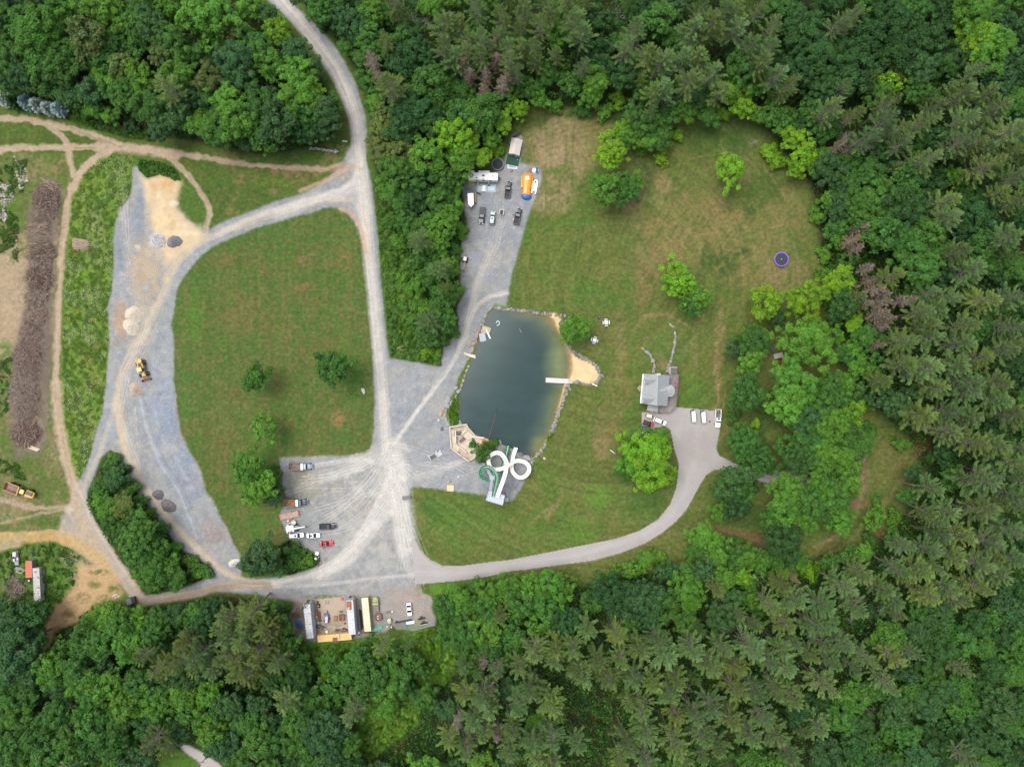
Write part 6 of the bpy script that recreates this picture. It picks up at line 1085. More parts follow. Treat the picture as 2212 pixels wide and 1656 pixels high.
for cx, cy, a, b, k, v_ in [(525,65,42,16,'l',(-1,.9)),(470,120,40,14,'t',(-1,1)),(440,185,35,20,'l',(-1,2)),(415,285,32,26,'g',(1,2)),(380,335,30,26,'t',(1,0)),(342,400,38,30,'g',(0,1)),(320,442,34,24,'g',(1,0)),(262,440,30,24,'l',(1,-.5)),(295,510,62,36,'t',(-.3,1)),(275,612,44,28,'g',(.4,1)),(235,665,46,38,'t',(1,0)),(155,703,32,26,'t',(1,0)),(200,782,62,32,'l',(-.3,1)),(238,765,30,10,'t',(0,1)),(216,820,22,16,'g',(0,1)),(150,918,34,18,'t',(.6,-1)),(620,48,26,16,'t',(1,0)),(682,52,30,24,'l',(1,0)),(765,78,36,14,'g',(1,0)),(832,76,30,20,'l',(1,0)),(884,56,20,16,'t',(1,0)),(925,96,34,12,'g',(1,0)),(984,76,24,18,'t',(1,0)),(1014,92,18,22,'l',(1,0)),(1050,104,24,16,'g',(1,0)),(1108,96,26,22,'t',(1,0))]:
    x, y = bp_(cx, cy); rock(x, y, a*.1248, b*.1248, k, v_)
for x, y, a, b, v_ in [(1008,800,3.4,2.4,(-.4,1)),(1004,812,3,2.2,(-.4,1)),(1001,822,3.4,2.2,(-.3,1)),(986,858,4.4,3.6,(0,1)),(990,845,4,3.4,(-.5,1)),(985,838,3,4.2,(.5,1)),(967,864,9,5,(-.5,1)),(975,870,5,3,(-.5,1)),(967,877,5,4,(.5,1)),(963,887,4.4,4,(0,1)),(961,896,5,2.6,(.1,1)),(963,905,5.5,2.6,(.3,1)),(968,916,6,2.6,(.5,1)),(992,913,6,4,(.5,1)),(998,832,3.6,2.4,(-.4,1)),(994,842,3,2,(-.3,1)),(1012,791,3,2,(-.4,1)),(1063,964,3.4,3.2,(0,1)),(1080,955,4,3,(0,1))]:
    rock(x, y, a, b, rr_.choice('llg'), v_)
for i, (cx, cy, a, b, v_) in enumerate([(1130,1356,18,9,(1,1)),(1146,1372,14,9,(1,.6)),(1165,1386,16,12,(1,.4)),(1185,1402,16,14,(1,1)),(1200,1424,20,14,(.3,1)),(1216,1458,20,16,(.5,1)),(1230,1502,22,12,(.2,1)),(1224,1534,14,10,(0,1)),(1368,1148,14,10,(1,1)),(1384,1162,16,12,(1,.6)),(1396,1168,12,9,(1,0)),(1408,1226,18,9,(.1,1)),(1412,1252,14,9,(0,1)),(1410,1278,18,10,(0,1)),(1406,1306,18,12,(-.1,1)),(1404,1334,16,12,(0,1)),(1396,1360,18,12,(-.1,1)),(1390,1388,18,11,(-.1,1)),(1384,1414,16,10,(-.1,1)),(1378,1440,18,11,(-.1,1)),(1370,1466,14,10,(-.1,1)),(1356,1496,16,14,(-.5,1)),(1348,1522,16,16,(0,1)),(1344,1546,14,12,(0,1))]):
    rock(1106+cx/4, 414+cy/4, a/3.6, b/3.6, 'tgl'[i % 3], v_, group='garden wall stones')
rock(951.4,891.8,7.2,4.8,'o',(-.3,1),'big orange tan boulder on the gravel beside the pond bank'); rock(947.7,907.7,3.4,3.2,'w',None,'small round white boulder between the orange and the dark one'); rock(954.5,926,4.8,3.8,'d',(0,1),'dark boulder streaked with white dust beside the stone platform')
rock(784.8,844,7,4,'w',(.3,1),'white boulder alone on the green field beside the gravel road'); rock(1139.5,989.5,9.5,6.5,'l',(1,.3),'large flat grey boulder at the foot of the cream slide'); rock(1126,980,6,3.4,'d',(1,.6),'dark flat boulder between the two slide ends'); rock(1097,975,8,4,'d',(1,.9),'long dark boulder below the green slide end'); rock(1176,990,3.2,2.6,'w',(1,.5),'pale flat stone on the lawn beside the big slide boulder')
o = poly_thing('stone_slab', [(1002,760.5),(1010,763),(1027,766.8),(1027.5,774),(1015,770.5),(1003,765)], .1, .55, (230,222,198), 'long cream stone slab jutting over the pond edge', 'stone slab', var=.2)
poly_thing('stone_slab', [(1229,820),(1237,821),(1237,827.5),(1228,828.5)], 0, .3, (206,202,194), 'pale flat stone slab joining the jetty to the beach', 'stone slab', var=.15)
rw = random.Random(3)
o = thing('stone_wall', (700,324.5), 'low dry stone wall of grey rubble on the grass near the road junction', 'stone wall', (62,9)); m_ = MB()
for k in range(90): 
    a = rw.uniform(.15,.42); x = rw.uniform(-5.2,5.4); y = rw.uniform(-.55,.55); m_.ball((x,y,rw.uniform(.1,.55)), a, a*rw.uniform(.6,1), a*.6, 6, 4)
m_.build('rubble', M((178,172,166), .9, 0, .35, 2), o); m2 = MB(); [m2.ball((rw.uniform(-5,5.2),rw.uniform(-.3,.3),.7), .3,.22,.14,6,4) for _ in range(22)]; m2.build('cap_stones', M((204,198,190), .9, 0, .2, 2), o)
small('sign_board', (745,305.5), 'two white boards lying on the grass beside the road', 'board', [('board', (220,220,214), [('x',-.9,-.05,-.3,.3,.05,.1)]), ('second_board', (206,206,200), [('x',.05,.9,-.3,.3,.05,.1)])], (1,.15))
def rubble(name, polys, n, s0, s1, c, label, cat, seed):
    rng = random.Random(seed); m_ = MB(); k = 0
    while k < n:
        q = rng.choice(polys); x = rng.uniform(min(p[0] for p in q), max(p[0] for p in q)); y = rng.uniform(min(p[1] for p in q), max(p[1] for p in q))
        if not inside(q, x, y): continue
        k += 1; p = W(x, y); a = rng.uniform(s0, s1); m_.ball((p.x, p.y, .1), a, a*rng.uniform(.6, 1), a*.6, 6, 4)
    o = m_.build(name, M(c, .9, 0, .35, .6, second=(150,144,136), sscale=.5)); tag(o, label, cat, kind='stuff')
rubble('rubble', [[(32,338),(45,345),(62,375),(60,395),(45,415),(38,390)],[(0,395),(25,400),(32,425),(10,450),(0,440)],[(0,450),(20,455),(12,480),(0,470)]], 420, .14, .55, (186,178,166), 'scattered pale rubble of broken stone in the rough corner beside the brush piles', 'rubble', 5)
rubble('stone_chips', [[(330,508),(352,505),(360,520),(355,535),(338,536),(327,522)]], 260, .08, .22, (212,214,218), 'spread of light grey crushed stone beside the dark gravel heap', 'stone chips', 6)
def heap(v, a, b, h, c, label, vec=(1,0), name='gravel_pile', seed=0, second=None, cat='gravel pile'):
    rng = np.random.RandomState(seed); n, m = 48, 14; V = []; F = []
    for i in range(m+1):
        r = i/m
        for j in range(n):
            t = 2*math.pi*j/n; e = 1+.10*math.sin(2*t+seed)+.06*math.sin(3*t+seed*2)+.03*math.sin(7*t+seed)
            z = h*(1-r**1.25)+.05*h*math.sin(t*5+r*9+seed)*(1-r)*r*3+rng.normal()*.02*h*(i < m); V.append((a*S*r*e*math.cos(t), b*S*r*e*math.sin(t), max(z, -.02)))
    for i in range(m):
        for j in range(n): F.append((i*n+j, (i+1)*n+j, (i+1)*n+(j+1) % n, i*n+(j+1) % n))
    me = mesh_np(name, V, F, M(c, .95, 0, .22, 1.2, second=second, sscale=1.2), None, True); o = link(name, me); o.location = W(*v); o.rotation_euler = (0,0,heading(*vec)); return tag(o, label, cat, 'heaps of sand and gravel')
heap((377,522), 15.5, 14, 2.2, (138,136,140), 'round dark grey gravel heap on the yellow sand', seed=1); heap((290,679), 18, 19, 2.0, (224,212,190), 'larger cream sand heap touching its smaller twin', name='sand_pile', seed=2, cat='sand pile', second=(204,190,168)); heap((283.5,706), 17, 18, 1.7, (226,214,192), 'smaller cream sand heap below its larger twin', name='sand_pile', seed=3, cat='sand pile', second=(206,192,168))
heap((293.7,842), 16, 15, 1.8, (196,178,156), 'round tan sand heap beside the wheel loader', name='sand_pile', seed=4, cat='sand pile'); heap((342,1068), 14, 10, 1.4, (122,116,118), 'smaller dark gravel heap at the bend of the yard track', (1,.5), seed=5); heap((364,1092), 18, 13, 1.6, (126,118,116), 'longer dark gravel heap below its smaller neighbour', (1,1.1), seed=6); heap((505,1215), 12, 8, 1.0, (226,222,210), 'small white gravel heap at the pointed end of the yard', (1,-.4), seed=7)
heap((460,1150), 24, 18, .9, (164,152,148), 'low broad brownish gravel heap near the tip of the yard', (1,.9), seed=9)
# --- brush piles and logs
def brush(v, a, b, n, label, seed, c=(132,110,98), Ls=(1.0,3.4), vec=(1,0), hh=1.6, dirs=None, name='brush_pile'):
    rng = random.Random(seed); o = thing(name, v, label, 'brush pile', vec, 0, 'brush piles'); tw = MB(); br = MB()
    A, B = a*S, b*S
    for k in range(n):
        r = math.sqrt(rng.random()); t = rng.uniform(0, 6.283); x, y = A*r*math.cos(t), B*r*math.sin(t); zc = hh*(1-r*r)*rng.uniform(.3, 1)+.15
        th = (dirs if dirs is not None else rng.uniform(0, 3.14159))+rng.gauss(0, .35 if dirs is not None else .1); l = rng.uniform(*Ls)/2; dz = rng.gauss(0, .16)*l
        big = rng.random() < .22; m_ = br if big else tw; rad = rng.uniform(.07, .13) if big else rng.uniform(.03, .06)
        m_.tube([(x-l*math.cos(th), y-l*math.sin(th), max(.05, zc-dz)), (x+rng.gauss(0,.1), y+rng.gauss(0,.1), zc+.05), (x+l*math.cos(th), y+l*math.sin(th), max(.05, zc+dz))], rad, 4, rad*.6)
    tw.build('twigs', M(c, .9, 0, .35, 1.2), o); br.build('branches', M((170,150,132), .9, 0, .3, 1), o)
    hm = MB().ball((0,0,-.1), A*.92, B*.92, hh*.62, 16, 6, True); hm.build('inner_twigs', M((100,84,76), .95, 0, .5, 1.6, second=(128,108,94), sscale=1.5), o)
brush((100,432), 30, 34, 620, 'big brown brush pile topmost in the row beside the dirt track', 1)
brush((112,400), 18, 12, 60, 'pale long poles thrown on the top end of the brush row', 2, (196,176,152), (2.5,5), (1,.6), 1.4, .1)
brush((92,545), 30, 27, 560, 'brown brush pile second from the top in the row', 3, dirs=.15)
brush((86,600), 28, 32, 560, 'reddish brown brush pile in the middle of the row', 4, (128,100,88))
brush((78,680), 24, 22, 260, 'thin low brush pile on charred ground below the middle of the row', 5, (160,136,116), hh=.8)
brush((60,768), 32, 29, 620, 'brown brush pile above the grey root filled one', 6, (148,124,110))
brush((52,850), 34, 32, 640, 'grey brush pile full of pale thick branches', 7, (158,142,130))
brush((56,935), 34, 28, 600, 'reddish brush pile lowest in the row beside the pale boards', 8, (138,110,98)); brush((84,495), 26, 14, 160, 'scattered pale twigs between the two upper brush piles', 9, (176,154,130), hh=.6, dirs=.1)
brush((31,1268), 22, 24, 240, 'grey brown twig pile beside the long rusty container', 10, (150,134,120), hh=.8)
o = thing('log_pile', (175,527), 'stack of cut bare logs lying across the weedy strip', 'log pile', (1,.02)); rl = random.Random(5)
for k in range(16):
    y = -1.7+k*.23+rl.gauss(0,.04); MB().tube([(-3.0+rl.uniform(0,.5), y*1.15, .18+.22*(k % 3)), (2.6+rl.uniform(0,1.8)*(.3+.7*(k % 4 == 0)), y*.75, .18+.22*(k % 3))], rl.uniform(.1,.15), 7, .08).build('log', M((206,178,160), .85, 0, .25, 1), o)
for v, label, n_, c in [((73,967),'three pale boards lying beside the lowest brush pile',3,(232,216,190)),((262,1312),'pale planks stacked at the wood edge beside the black bin',3,(206,200,188)),((40,1232),'long grey weathered boards lying above the twig pile',5,(168,162,156))]:
    o = thing('plank_stack', v, label, 'planks', (1,.35), 0, 'loose boards')
    for k in range(n_): MB().box(-2.0+.2*k, 1.7+.3*k, -.75+k*.42, -.42+k*.42, .08+.06*(k % 2), .14+.06*(k % 2)).build('plank', M(c, .8, 0, .2, 1), o)

rs_ = random.Random(12); lm = MB()
for k in range(1500):
    y = rs_.uniform(395, 965); cx = 100-(y-400)*.085+12*math.sin(y/60); x = cx+rs_.gauss(0, 12+7*math.sin(y/23)); p = W(x, y); a = rs_.uniform(0, 3.14) if rs_.random() < .5 else rs_.gauss(.1, .5); l = rs_.uniform(.3, 1.4); z = rs_.uniform(.05, .5)
    lm.cyl((p.x-l*math.cos(a), p.y-l*math.sin(a), z), (p.x+l*math.cos(a), p.y+l*math.sin(a), z+rs_.uniform(-.1,.4)), .045, .02, 3, False)
tag(lm.build('brush_litter', M((118,100,84), .9, 0, .45, .5, second=(176,158,138), sscale=.8)), 'loose twigs and sticks strewn between the brush piles', 'twigs', kind='stuff')
for v, a, b_, n, lb, sd_ in [((95,465),24,14,260,'low brown brush pile just under the topmost big one',21),((88,572),24,14,240,'low brush pile squeezed between the second and third big ones',22),((82,640),24,16,260,'dark low brush pile above the charred ground',23),((68,722),24,16,240,'ragged brush pile in the lower middle of the row',24),((55,810),26,14,240,'low grey brush pile above the grey branch filled one',25),((54,893),26,14,240,'low reddish brush pile above the lowest one',26)]: brush(v, a, b_, n, lb, sd_, (146,128,114), hh=1.0)
# ------------------------------------------------------------------ slides, stone platform, house, containers
def channel(name, pts, hw, dep, mat, parent, label=None, n=8, base=None, closed_top=False):
    """half pipe swept along a path of (plan x, plan y, height)"""
    P3 = [W(*p) for p in pts]
    Q = []
    for i in range(len(P3)-1):      # Catmull-Rom smoothing
        p0, p1, p2, p3 = P3[max(0, i-1)], P3[i], P3[i+1], P3[min(len(P3)-1, i+2)]
        for k in range(4):
            t = k/4; Q.append(.5*((2*p1)+(-p0+p2)*t+(2*p0-5*p1+4*p2-p3)*t*t+(-p0+3*p1-3*p2+p3)*t**3))
    Q.append(P3[-1]); m_ = MB(); prev = None; vs = []; fs = []; prof = []
    for i in range(n+1):
        a = math.pi*i/n; prof.append((-math.cos(a)*hw, -math.sin(a)*dep))
    for i in range(n+1):
        a = math.pi*(n-i)/n; prof.append((-math.cos(a)*(hw+.07), -math.sin(a)*(dep+.07)+.0))
    for i, p in enumerate(Q):
        d = (Q[min(i+1, len(Q)-1)]-Q[max(i-1, 0)]); d.z = 0; d.normalize(); s_ = Vector((-d.y, d.x, 0))
        for a, b in prof: q = p+s_*a+Vector((0,0,b+dep)); vs.append(tuple(q-base))
    m = len(prof)
    for i in range(len(Q)-1):
        for j in range(m): fs.append((i*m+j, (i+1)*m+j, (i+1)*m+(j+1) % m, i*m+(j+1) % m))
    m_.v = vs; m_.f = fs
    return m_.build(name, mat, parent), Q
GRN = M((52,150,106), .3, 0, .08, 2, coat=.5); CRM = M((250,246,228), .3, 0, .03, 1, coat=.5); STL = M((150,156,162), .45, .5, .05)
gp = [(1065.1,1072.3,8.6),(1067.7,1058.7,8.0),(1072,1041.7,7.2),(1073.3,1029.8,6.6),(1069.4,1019.6,6.1),(1061.7,1010.2,5.6),(1051.5,1007.7,5.1),(1042.2,1011,4.7),(1038.3,1019.6,4.3),(1040.5,1028,3.9),(1048,1032.9,3.5),(1058.3,1034,3.2),(1067.7,1030.6,2.9),(1077,1023,2.5),(1084.7,1007.7,1.9),(1090.7,989,1.2),(1097.5,961.7,.5)]
cp = [(1073.7,1074,8.6),(1078.8,1058.7,8.0),(1085.6,1040,7.4),(1091.5,1021.3,6.8),(1094,1007.7,6.4),(1093.2,995.8,6.0),(1087.3,984.7,5.7),(1078.8,977.9,5.4),(1068.5,977.9,5.1),(1059.2,983.8,4.8),(1055,994,4.5),(1057.5,1005,4.2),(1065,1012,3.9),(1077,1012.8,3.6),(1089,1009.4,3.4),(1101,1002.6,3.2),(1111,995.8,3.1),(1121.3,994.4,2.9),(1133.2,997.5,2.6),(1141.7,1006,2.4),(1142.6,1016.2,2.2),(1136.6,1025.5,2.0),(1126.4,1030.6,1.8),(1116.2,1028,1.5),(1107.7,1018.7,1.3),(1105.1,1007.7,1.1),(1106.8,994,.8),(1110.2,978.7,.6),(1114.8,966,.4)]
for pts, hw, mt, nm, lb in [(gp,.52,GRN,'water_slide','green water slide with one small loop dropping into the pond'),(cp,.62,CRM,'water_slide','cream water slide with two large loops dropping into the pond')]:
    b = W(pts[-1][0], pts[-1][1]); o = empty(nm, b); tag(o, lb, 'water slide', 'water slides'); ch, Q = channel('chute', pts, hw, .5, mt, o, base=b)
    jr = MB()
    for i in range(3, len(Q)-2, 5): q = Q[i]-b; jr.cyl((q.x,q.y,q.z-.12),(q.x,q.y,q.z-.02),hw*.7,n=8)
    jr.build('joint_bracket', STL, o)
    for i in range(5, len(Q)-6, 8):
        q = Q[i]-b
        if Q[i].z > 1.0: MB().cyl((q.x,q.y,0),(q.x,q.y,q.z-.1),.09,n=8).build('support_post', STL, o)
    q = Q[-1]-b; d = (Q[-1]-Q[-3]).normalized(); MB().cbox(q.x-.65, q.x+.65, q.y+.05, q.y+.2, q.z-.25, q.z+.45, .03).build('end_lip', M((36,60,52), .5), o)
o = empty('slide_tower', W(1070,1075)); b = W(1070,1075); tag(o, 'grey start deck and stairs of the water slides on tall legs', 'tower'); ZD = 8.0
cor = [(1055.8,1058.7),(1090.7,1069.8),(1085.6,1091),(1049,1080)]; C3 = [W(x, y, ZD)-b for x, y in cor]
MB().prism([(c.x, c.y) for c in C3], ZD-.2, ZD).build('deck', M((206,212,220), .6, 0, .06), o)
cc = sum(C3, Vector())/4
for c in C3: q = cc+(c-cc)*.9; MB().cyl((q.x,q.y,0),(q.x,q.y,ZD-.2),.14,n=8).build('leg', STL, o)
for i in (1, 2, 3):
    a, c = C3[i], C3[(i+1) % 4]; r_ = MB()
    for k in range(7): q = a+(c-a)*k/6; r_.cyl((q.x,q.y,ZD),(q.x,q.y,ZD+1.05),.03,n=5)
    r_.tube([(a.x,a.y,ZD+1.05),(c.x,c.y,ZD+1.05)], .035, 5).tube([(a.x,a.y,ZD+.55),(c.x,c.y,ZD+.55)], .025, 5); r_.build('railing', STL, o)
def stairs(p0, p1, z0, z1, n, w, parent, b):
    a, c = W(*p0, z0)-b, W(*p1, z1)-b; a.z, c.z = z0, z1; d = (c-a); dh = Vector((d.x,d.y,0)); dh.normalize(); s_ = Vector((-dh.y,dh.x,0))*w/2; m_ = MB()
    for k in range(n):
        q = a+d*((k+.5)/n); e = dh*(Vector((d.x,d.y)).length/n*.42); m_.loft([[tuple(q-s_-e),tuple(q-s_+e),tuple(q+s_+e),tuple(q+s_-e)], [tuple(v+Vector((0,0,.06))) for v in (q-s_-e,q-s_+e,q+s_+e,q+s_-e)]])
    m_.build('stair_tread', M((190,196,202), .5, .2, .05), parent)
    st = MB()
    for s in (-1, 1): st.tube([tuple(a+s_*s),tuple(c+s_*s)], .07, 5).tube([tuple(a+s_*s+Vector((0,0,1))),tuple(c+s_*s+Vector((0,0,1)))], .03, 5)
    st.build('stringer', STL, parent)
stairs((1044.7,1001.7),(1062,1029), .1, 4.3, 20, 1.15, o, b); stairs((1062.6,1035),(1059,1058.5), 4.4, ZD, 18, 1.15, o, b)
L0 = W(1063,1032,4.3)-b; MB().box(L0.x-.9, L0.x+.9, L0.y-.8, L0.y+.8, 4.25, 4.35).build('landing', M((196,202,208), .6), o)
for dx, dy in ((-.8,-.7),(.8,-.7),(.8,.7),(-.8,.7)): MB().cyl((L0.x+dx,L0.y+dy,0),(L0.x+dx,L0.y+dy,4.25),.07,n=6).build('leg', STL, o)
small('pump_box', (1095,1077.4), 'grey green equipment box on the gravel beside the slide tower', 'box', [('cabinet', (150,166,156), [('b',-.55,.55,-.7,.7,0,1.1,.04)]), ('lid', (176,188,180), [('b',-.6,.6,-.75,.75,1.1,1.2,.03)])], (1,.05))
small('water_jug', (1095.8,1066.4), 'small white jug on the gravel above the equipment box', 'jug', [('j', WHITE, [('c',(0,0,0),(0,0,.4),.16,.1)])])
# --- stone platform with stairs
b = W(1005,955); o = empty('pond_platform', b); tag(o, 'cream stone platform with stairs and terraces at the pond corner', 'platform'); ST1 = M((226,212,190), .8, 0, .16, .8, second=(208,190,164), sscale=.5); ST2 = M((240,230,210), .7, 0, .06)
def pv(cx, cy, z=0): q = W(950.5+.17873*cx, 896.5+.17873*cy, z)-b; return (q.x, q.y)
out = [(118,148),(320,112),(335,152),(418,243),(525,268),(588,290),(585,345),(500,372),(450,500),(352,558),(268,505),(135,398)]
MB().prism([pv(*p) for p in out], 0, .9).build('lower_terrace', ST1, o)
MB().prism([pv(*p) for p in [(118,148),(200,190),(200,330),(235,380),(200,445),(135,398)]], .905, 1.9).build('walkway', ST1, o)
MB().prism([pv(*p, 1.8) for p in [(280,190),(330,170),(400,245),(385,280),(340,300),(300,270),(262,240)]], .905, 1.6).build('octagon_terrace', M((222,206,180), .8, 0, .12), o)
def wall(pts, z0, z1, w=.28):
    m_ = MB()
    for p, q in zip(pts[:-1], pts[1:]):
        a, c = Vector(pv(*p, z1)), Vector(pv(*q, z1)); d = (c-a).normalized(); s_ = Vector((-d.y, d.x))*w/2; a = a-d*w*.35; c = c+d*w*.35
        m_.prism([tuple(a-s_), tuple(c-s_), tuple(c+s_), tuple(a+s_)], z0, z1)
    m_.build('parapet', ST2, o)
wall([(118,148),(125,280),(137,402),(268,503),(350,556)], 0, 2.7); wall([(118,146),(320,112)], 0, 2.72); wall([(322,112),(336,152),(420,246)], 0, 2.1); wall([(388,256),(528,276)], 0, 1.75, .5); wall([(190,190),(192,332)], 0, 2.6, .22); wall([(192,252),(270,256)], .9, 2.2, .2); wall([(322,180),(256,240)], .9, 2.3, .25); wall([(232,382),(318,450)], .9, 1.9, .3); wall([(205,440),(232,384)], .9, 1.92, .2)
def pstairs(a, c, w, n, z0, z1):
    A, Bq = Vector(pv(*a)), Vector(pv(*c)); d = Bq-A; s_ = Vector((-d.y,d.x)).normalized()*w/2; m_ = MB()
    for k in range(n): p, q = A+d*k/n, A+d*(k+1)/n; zz = z0+(z1-z0)*(k+1)/n; m_.prism([tuple(p-s_),tuple(q-s_),tuple(q+s_),tuple(p+s_)], .905, zz)
    m_.build('stair_flight', M((214,196,168), .8, 0, .1), o)
pstairs((285,155),(218,165), 1.3, 6, 1.0, 1.9); pstairs((158,255),(158,192), 1.25, 6, 1.91, 2.5); pstairs((270,420),(212,412), 1.5, 5, 1.0, 1.88); pstairs((340,500),(262,440), 1.7, 6, 1.0, 1.86)
MB().prism([pv(*p, 1.2) for p in [(508,285),(580,300),(565,345),(500,360)]], .905, 1.05).build('wooden_deck', M((206,132,78), .7, 0, .2, 2), o)
q = W(950.5+.17873*225, 896.5+.17873*222, 1.2); t_ = empty('hot_tub', (q.x,q.y,.9)); tag(t_, 'square dark hot tub sunk among the cream platform walls', 'hot tub', 'hot tubs'); MB().cbox(-.95,.95,-.8,.8,0,.55,.06).build('shell', M((150,140,130), .6), t_); MB().box(-.82,.82,-.68,.68,.55,.57).build('cover', M((46,50,56), .25), t_)
q = W(950.5+.17873*265, 896.5+.17873*300, 1.7); t_ = empty('slatted_table', (q.x,q.y,.905), heading(40,-35)); tag(t_, 'dark slatted table on the stone platform beside the red and white stools', 'table')
m_ = MB(); [m_.box(-1.05+k*.28,-.87+k*.28,-.62,.62,.7,.75) for k in range(8)]; m_.build('tabletop', M((96,88,84), .6), t_); [MB().cyl((x,y,0),(x,y,.7),.05).build('leg', M((80,76,74), .6), t_) for x in (-.9,.9) for y in (-.5,.5)]
for k, (cx, cy) in enumerate([(233,340),(272,337),(292,315),(305,300)]):
    q = W(950.5+.17873*cx, 896.5+.17873*cy, 1.4); t_ = empty('stool', (q.x,q.y,.905)); tag(t_, 'red and white stool %s beside the slatted table' % ['set apart from the other three', 'nearest the lower platform stairs', 'in the middle of a row of three', 'nearest the octagon terrace'][k], 'stool', 'red and white stools')
    MB().cyl((0,0,0),(0,0,.42),.1,.14).build('base', M((230,228,224), .5), t_); MB().cyl((0,0,.42),(0,0,.48),.22,n=12).build('seat', M((222,64,66), .5), t_); MB().cyl((0,0,.48),(0,0,.495),.12,n=10).build('seat_centre', M((240,236,230), .5), t_)
# mast over the water
bm_ = W(1055.5,950.5); o = empty('mast', bm_); tag(o, 'long brown pole leaning from the platform corner out over the pond', 'pole'); e = W(1071.8,892,3.6)-bm_; e2 = W(1074.6,881,4.2)-bm_
MB().tube([(0,0,.9),tuple(e)], .16, 8, .09).build('shaft', M((138,84,70), .6), o); MB().tube([tuple(e),tuple(e2)], .08, 6, .03).build('tip', M((50,44,44), .6), o)
place_tree(1041,977,19,'M','b',h=5,label='green tree growing beside the stone platform and slide stairs'); place_tree(1060,962,14,'M','b',h=5,label='small light green tree between the platform and the slides'); place_tree(1021,960,8,'M','b',h=4,label='small sprig of a tree overhanging the platform floor'); place_tree(1038,990,9,'M','b',h=4,label='low leafy tree clump above the foot of the slide stairs')
# plaza things
o = thing('sign_board', (933,986.3), 'black board with a white angled frame lying on the gravel plaza', 'board', (1,-.55)); MB().cbox(-.75,1.25,-.75,.55,.05,.2,.03).build('panel', M((84,86,94), .6), o); MB().box(-.95,-.75,-.95,1.1,.05,.3).box(-.75,1.3,.56,.72,.05,.3).build('frame', M((230,222,204), .5), o)
rock(942.5,978.5,4.6,2.6,'w',(.4,1),'pale leaf shaped stone beside the grey slab on the plaza')
small('concrete_block', (949,980.5), 'light grey slab with a white pipe end beside the pale stone', 'slab', [('slab', (200,200,200), [('b',-1.0,1.0,-.75,.75,.02,.3,.05)]), ('pipe_end', (236,236,232), [('c',(.7,.8,.1),(1.1,1.2,.35),.18)])], (1,-.6))
o = thing('wooden_platform', (973,1053.6), 'square pale plywood platform at the edge of gravel and lawn', 'platform', (1,.05)); MB().cbox(-1.25,1.25,-1.1,1.1,.12,.24,.02).build('top', M((244,212,156), .6, 0, .1), o); MB().box(-1.3,-1.25,-1.15,1.15,0,.26).box(1.25,1.3,-1.15,1.15,0,.26).box(-1.25,1.25,-1.15,-1.1,0,.26).box(-1.25,1.25,1.1,1.15,0,.26).build('frame', M((176,126,88), .7), o)
small('wall_block', (878.5,1074), 'grey topped low block with a cream side where lawn meets drive', 'block', [('block', (216,206,186), [('b',-1.45,1.45,-.62,.62,0,.85,.05)]), ('cap', (122,122,126), [('b',-1.5,1.5,-.55,.7,.85,.98,.03)])], (75,-12))
small('paper_sheet', (990,1028.7), 'small pale blue sheet lying on the gravel plaza', 'sheet', [('s', (188,220,232), [('x',-.4,.4,-.25,.25,.01,.03)])], (1,-.6)); small('manhole_cover', (973.6,1039.5), 'round brownish cover flush with the plaza gravel', 'manhole cover', [('s', (134,118,116), [('c',(0,0,0),(0,0,.03),.42)])])
small('ball', (1147,1095.5), 'orange ball alone on the green lawn', 'ball', [('s', (236,120,80), [('o',(0,0,.25),.28)])])
small('toy_plane', (1323.5,975.5), 'small white tube with a red and blue cloth on the lawn by the big tree', 'toy', [('tube', WHITE, [('t',[(-1.2,.0,.2),(.5,0,.2)],.14)]), ('cloth', (186,96,130), [('b',.4,1.1,-.4,.4,.05,.3,.05)]), ('tail', (110,130,190), [('b',1.0,1.4,-.3,.2,.05,.25,.05)])], (1,.7))
# play set
o = thing('play_set', (1680,768), 'weathered wooden play set with a teal slide in the brown clearing between trees', 'play set', (1,-.25), 1.5); PW = M((176,164,152), .8, 0, .2, 2)
MB().box(-1.9,1.5,-.9,.9,2.6,2.7).build('roof', M((196,188,176), .8, 0, .2, 1.5), o); MB().box(-1.5,1.3,-.7,.7,1.3,1.38).build('platform', PW, o)
for x in (-1.4,1.2):
    for y in (-.65,.65): MB().box(x-.06,x+.06,y-.06,y+.06,0,2.6).build('post', PW, o)
MB().tube([(.9,-.6,2.3),(2.6,-4.2,2.3)], .08, 6).tube([(2.2,-4.4,0),(2.6,-4.2,2.3),(3.2,-4.0,0)], .07, 6).build('swing_beam', M((206,196,184), .8), o); MB().tube([(1.6,-2.4,2.3),(1.6,-2.4,.5)], .02, 4).tube([(1.95,-2.2,2.3),(1.95,-2.2,.5)], .02, 4).box(1.55,2.0,-2.5,-2.1,.45,.5).build('swing', M((226,190,80), .6), o)
MB().loft([[(-.9,.8,1.4),(-.4,.8,1.4),(-.4,.8,1.48),(-.9,.8,1.48)], [(-1.6,3.6,.2),(-1.1,3.7,.2),(-1.1,3.7,.28),(-1.6,3.6,.28)]]).build('slide', M((24,112,122), .4), o)
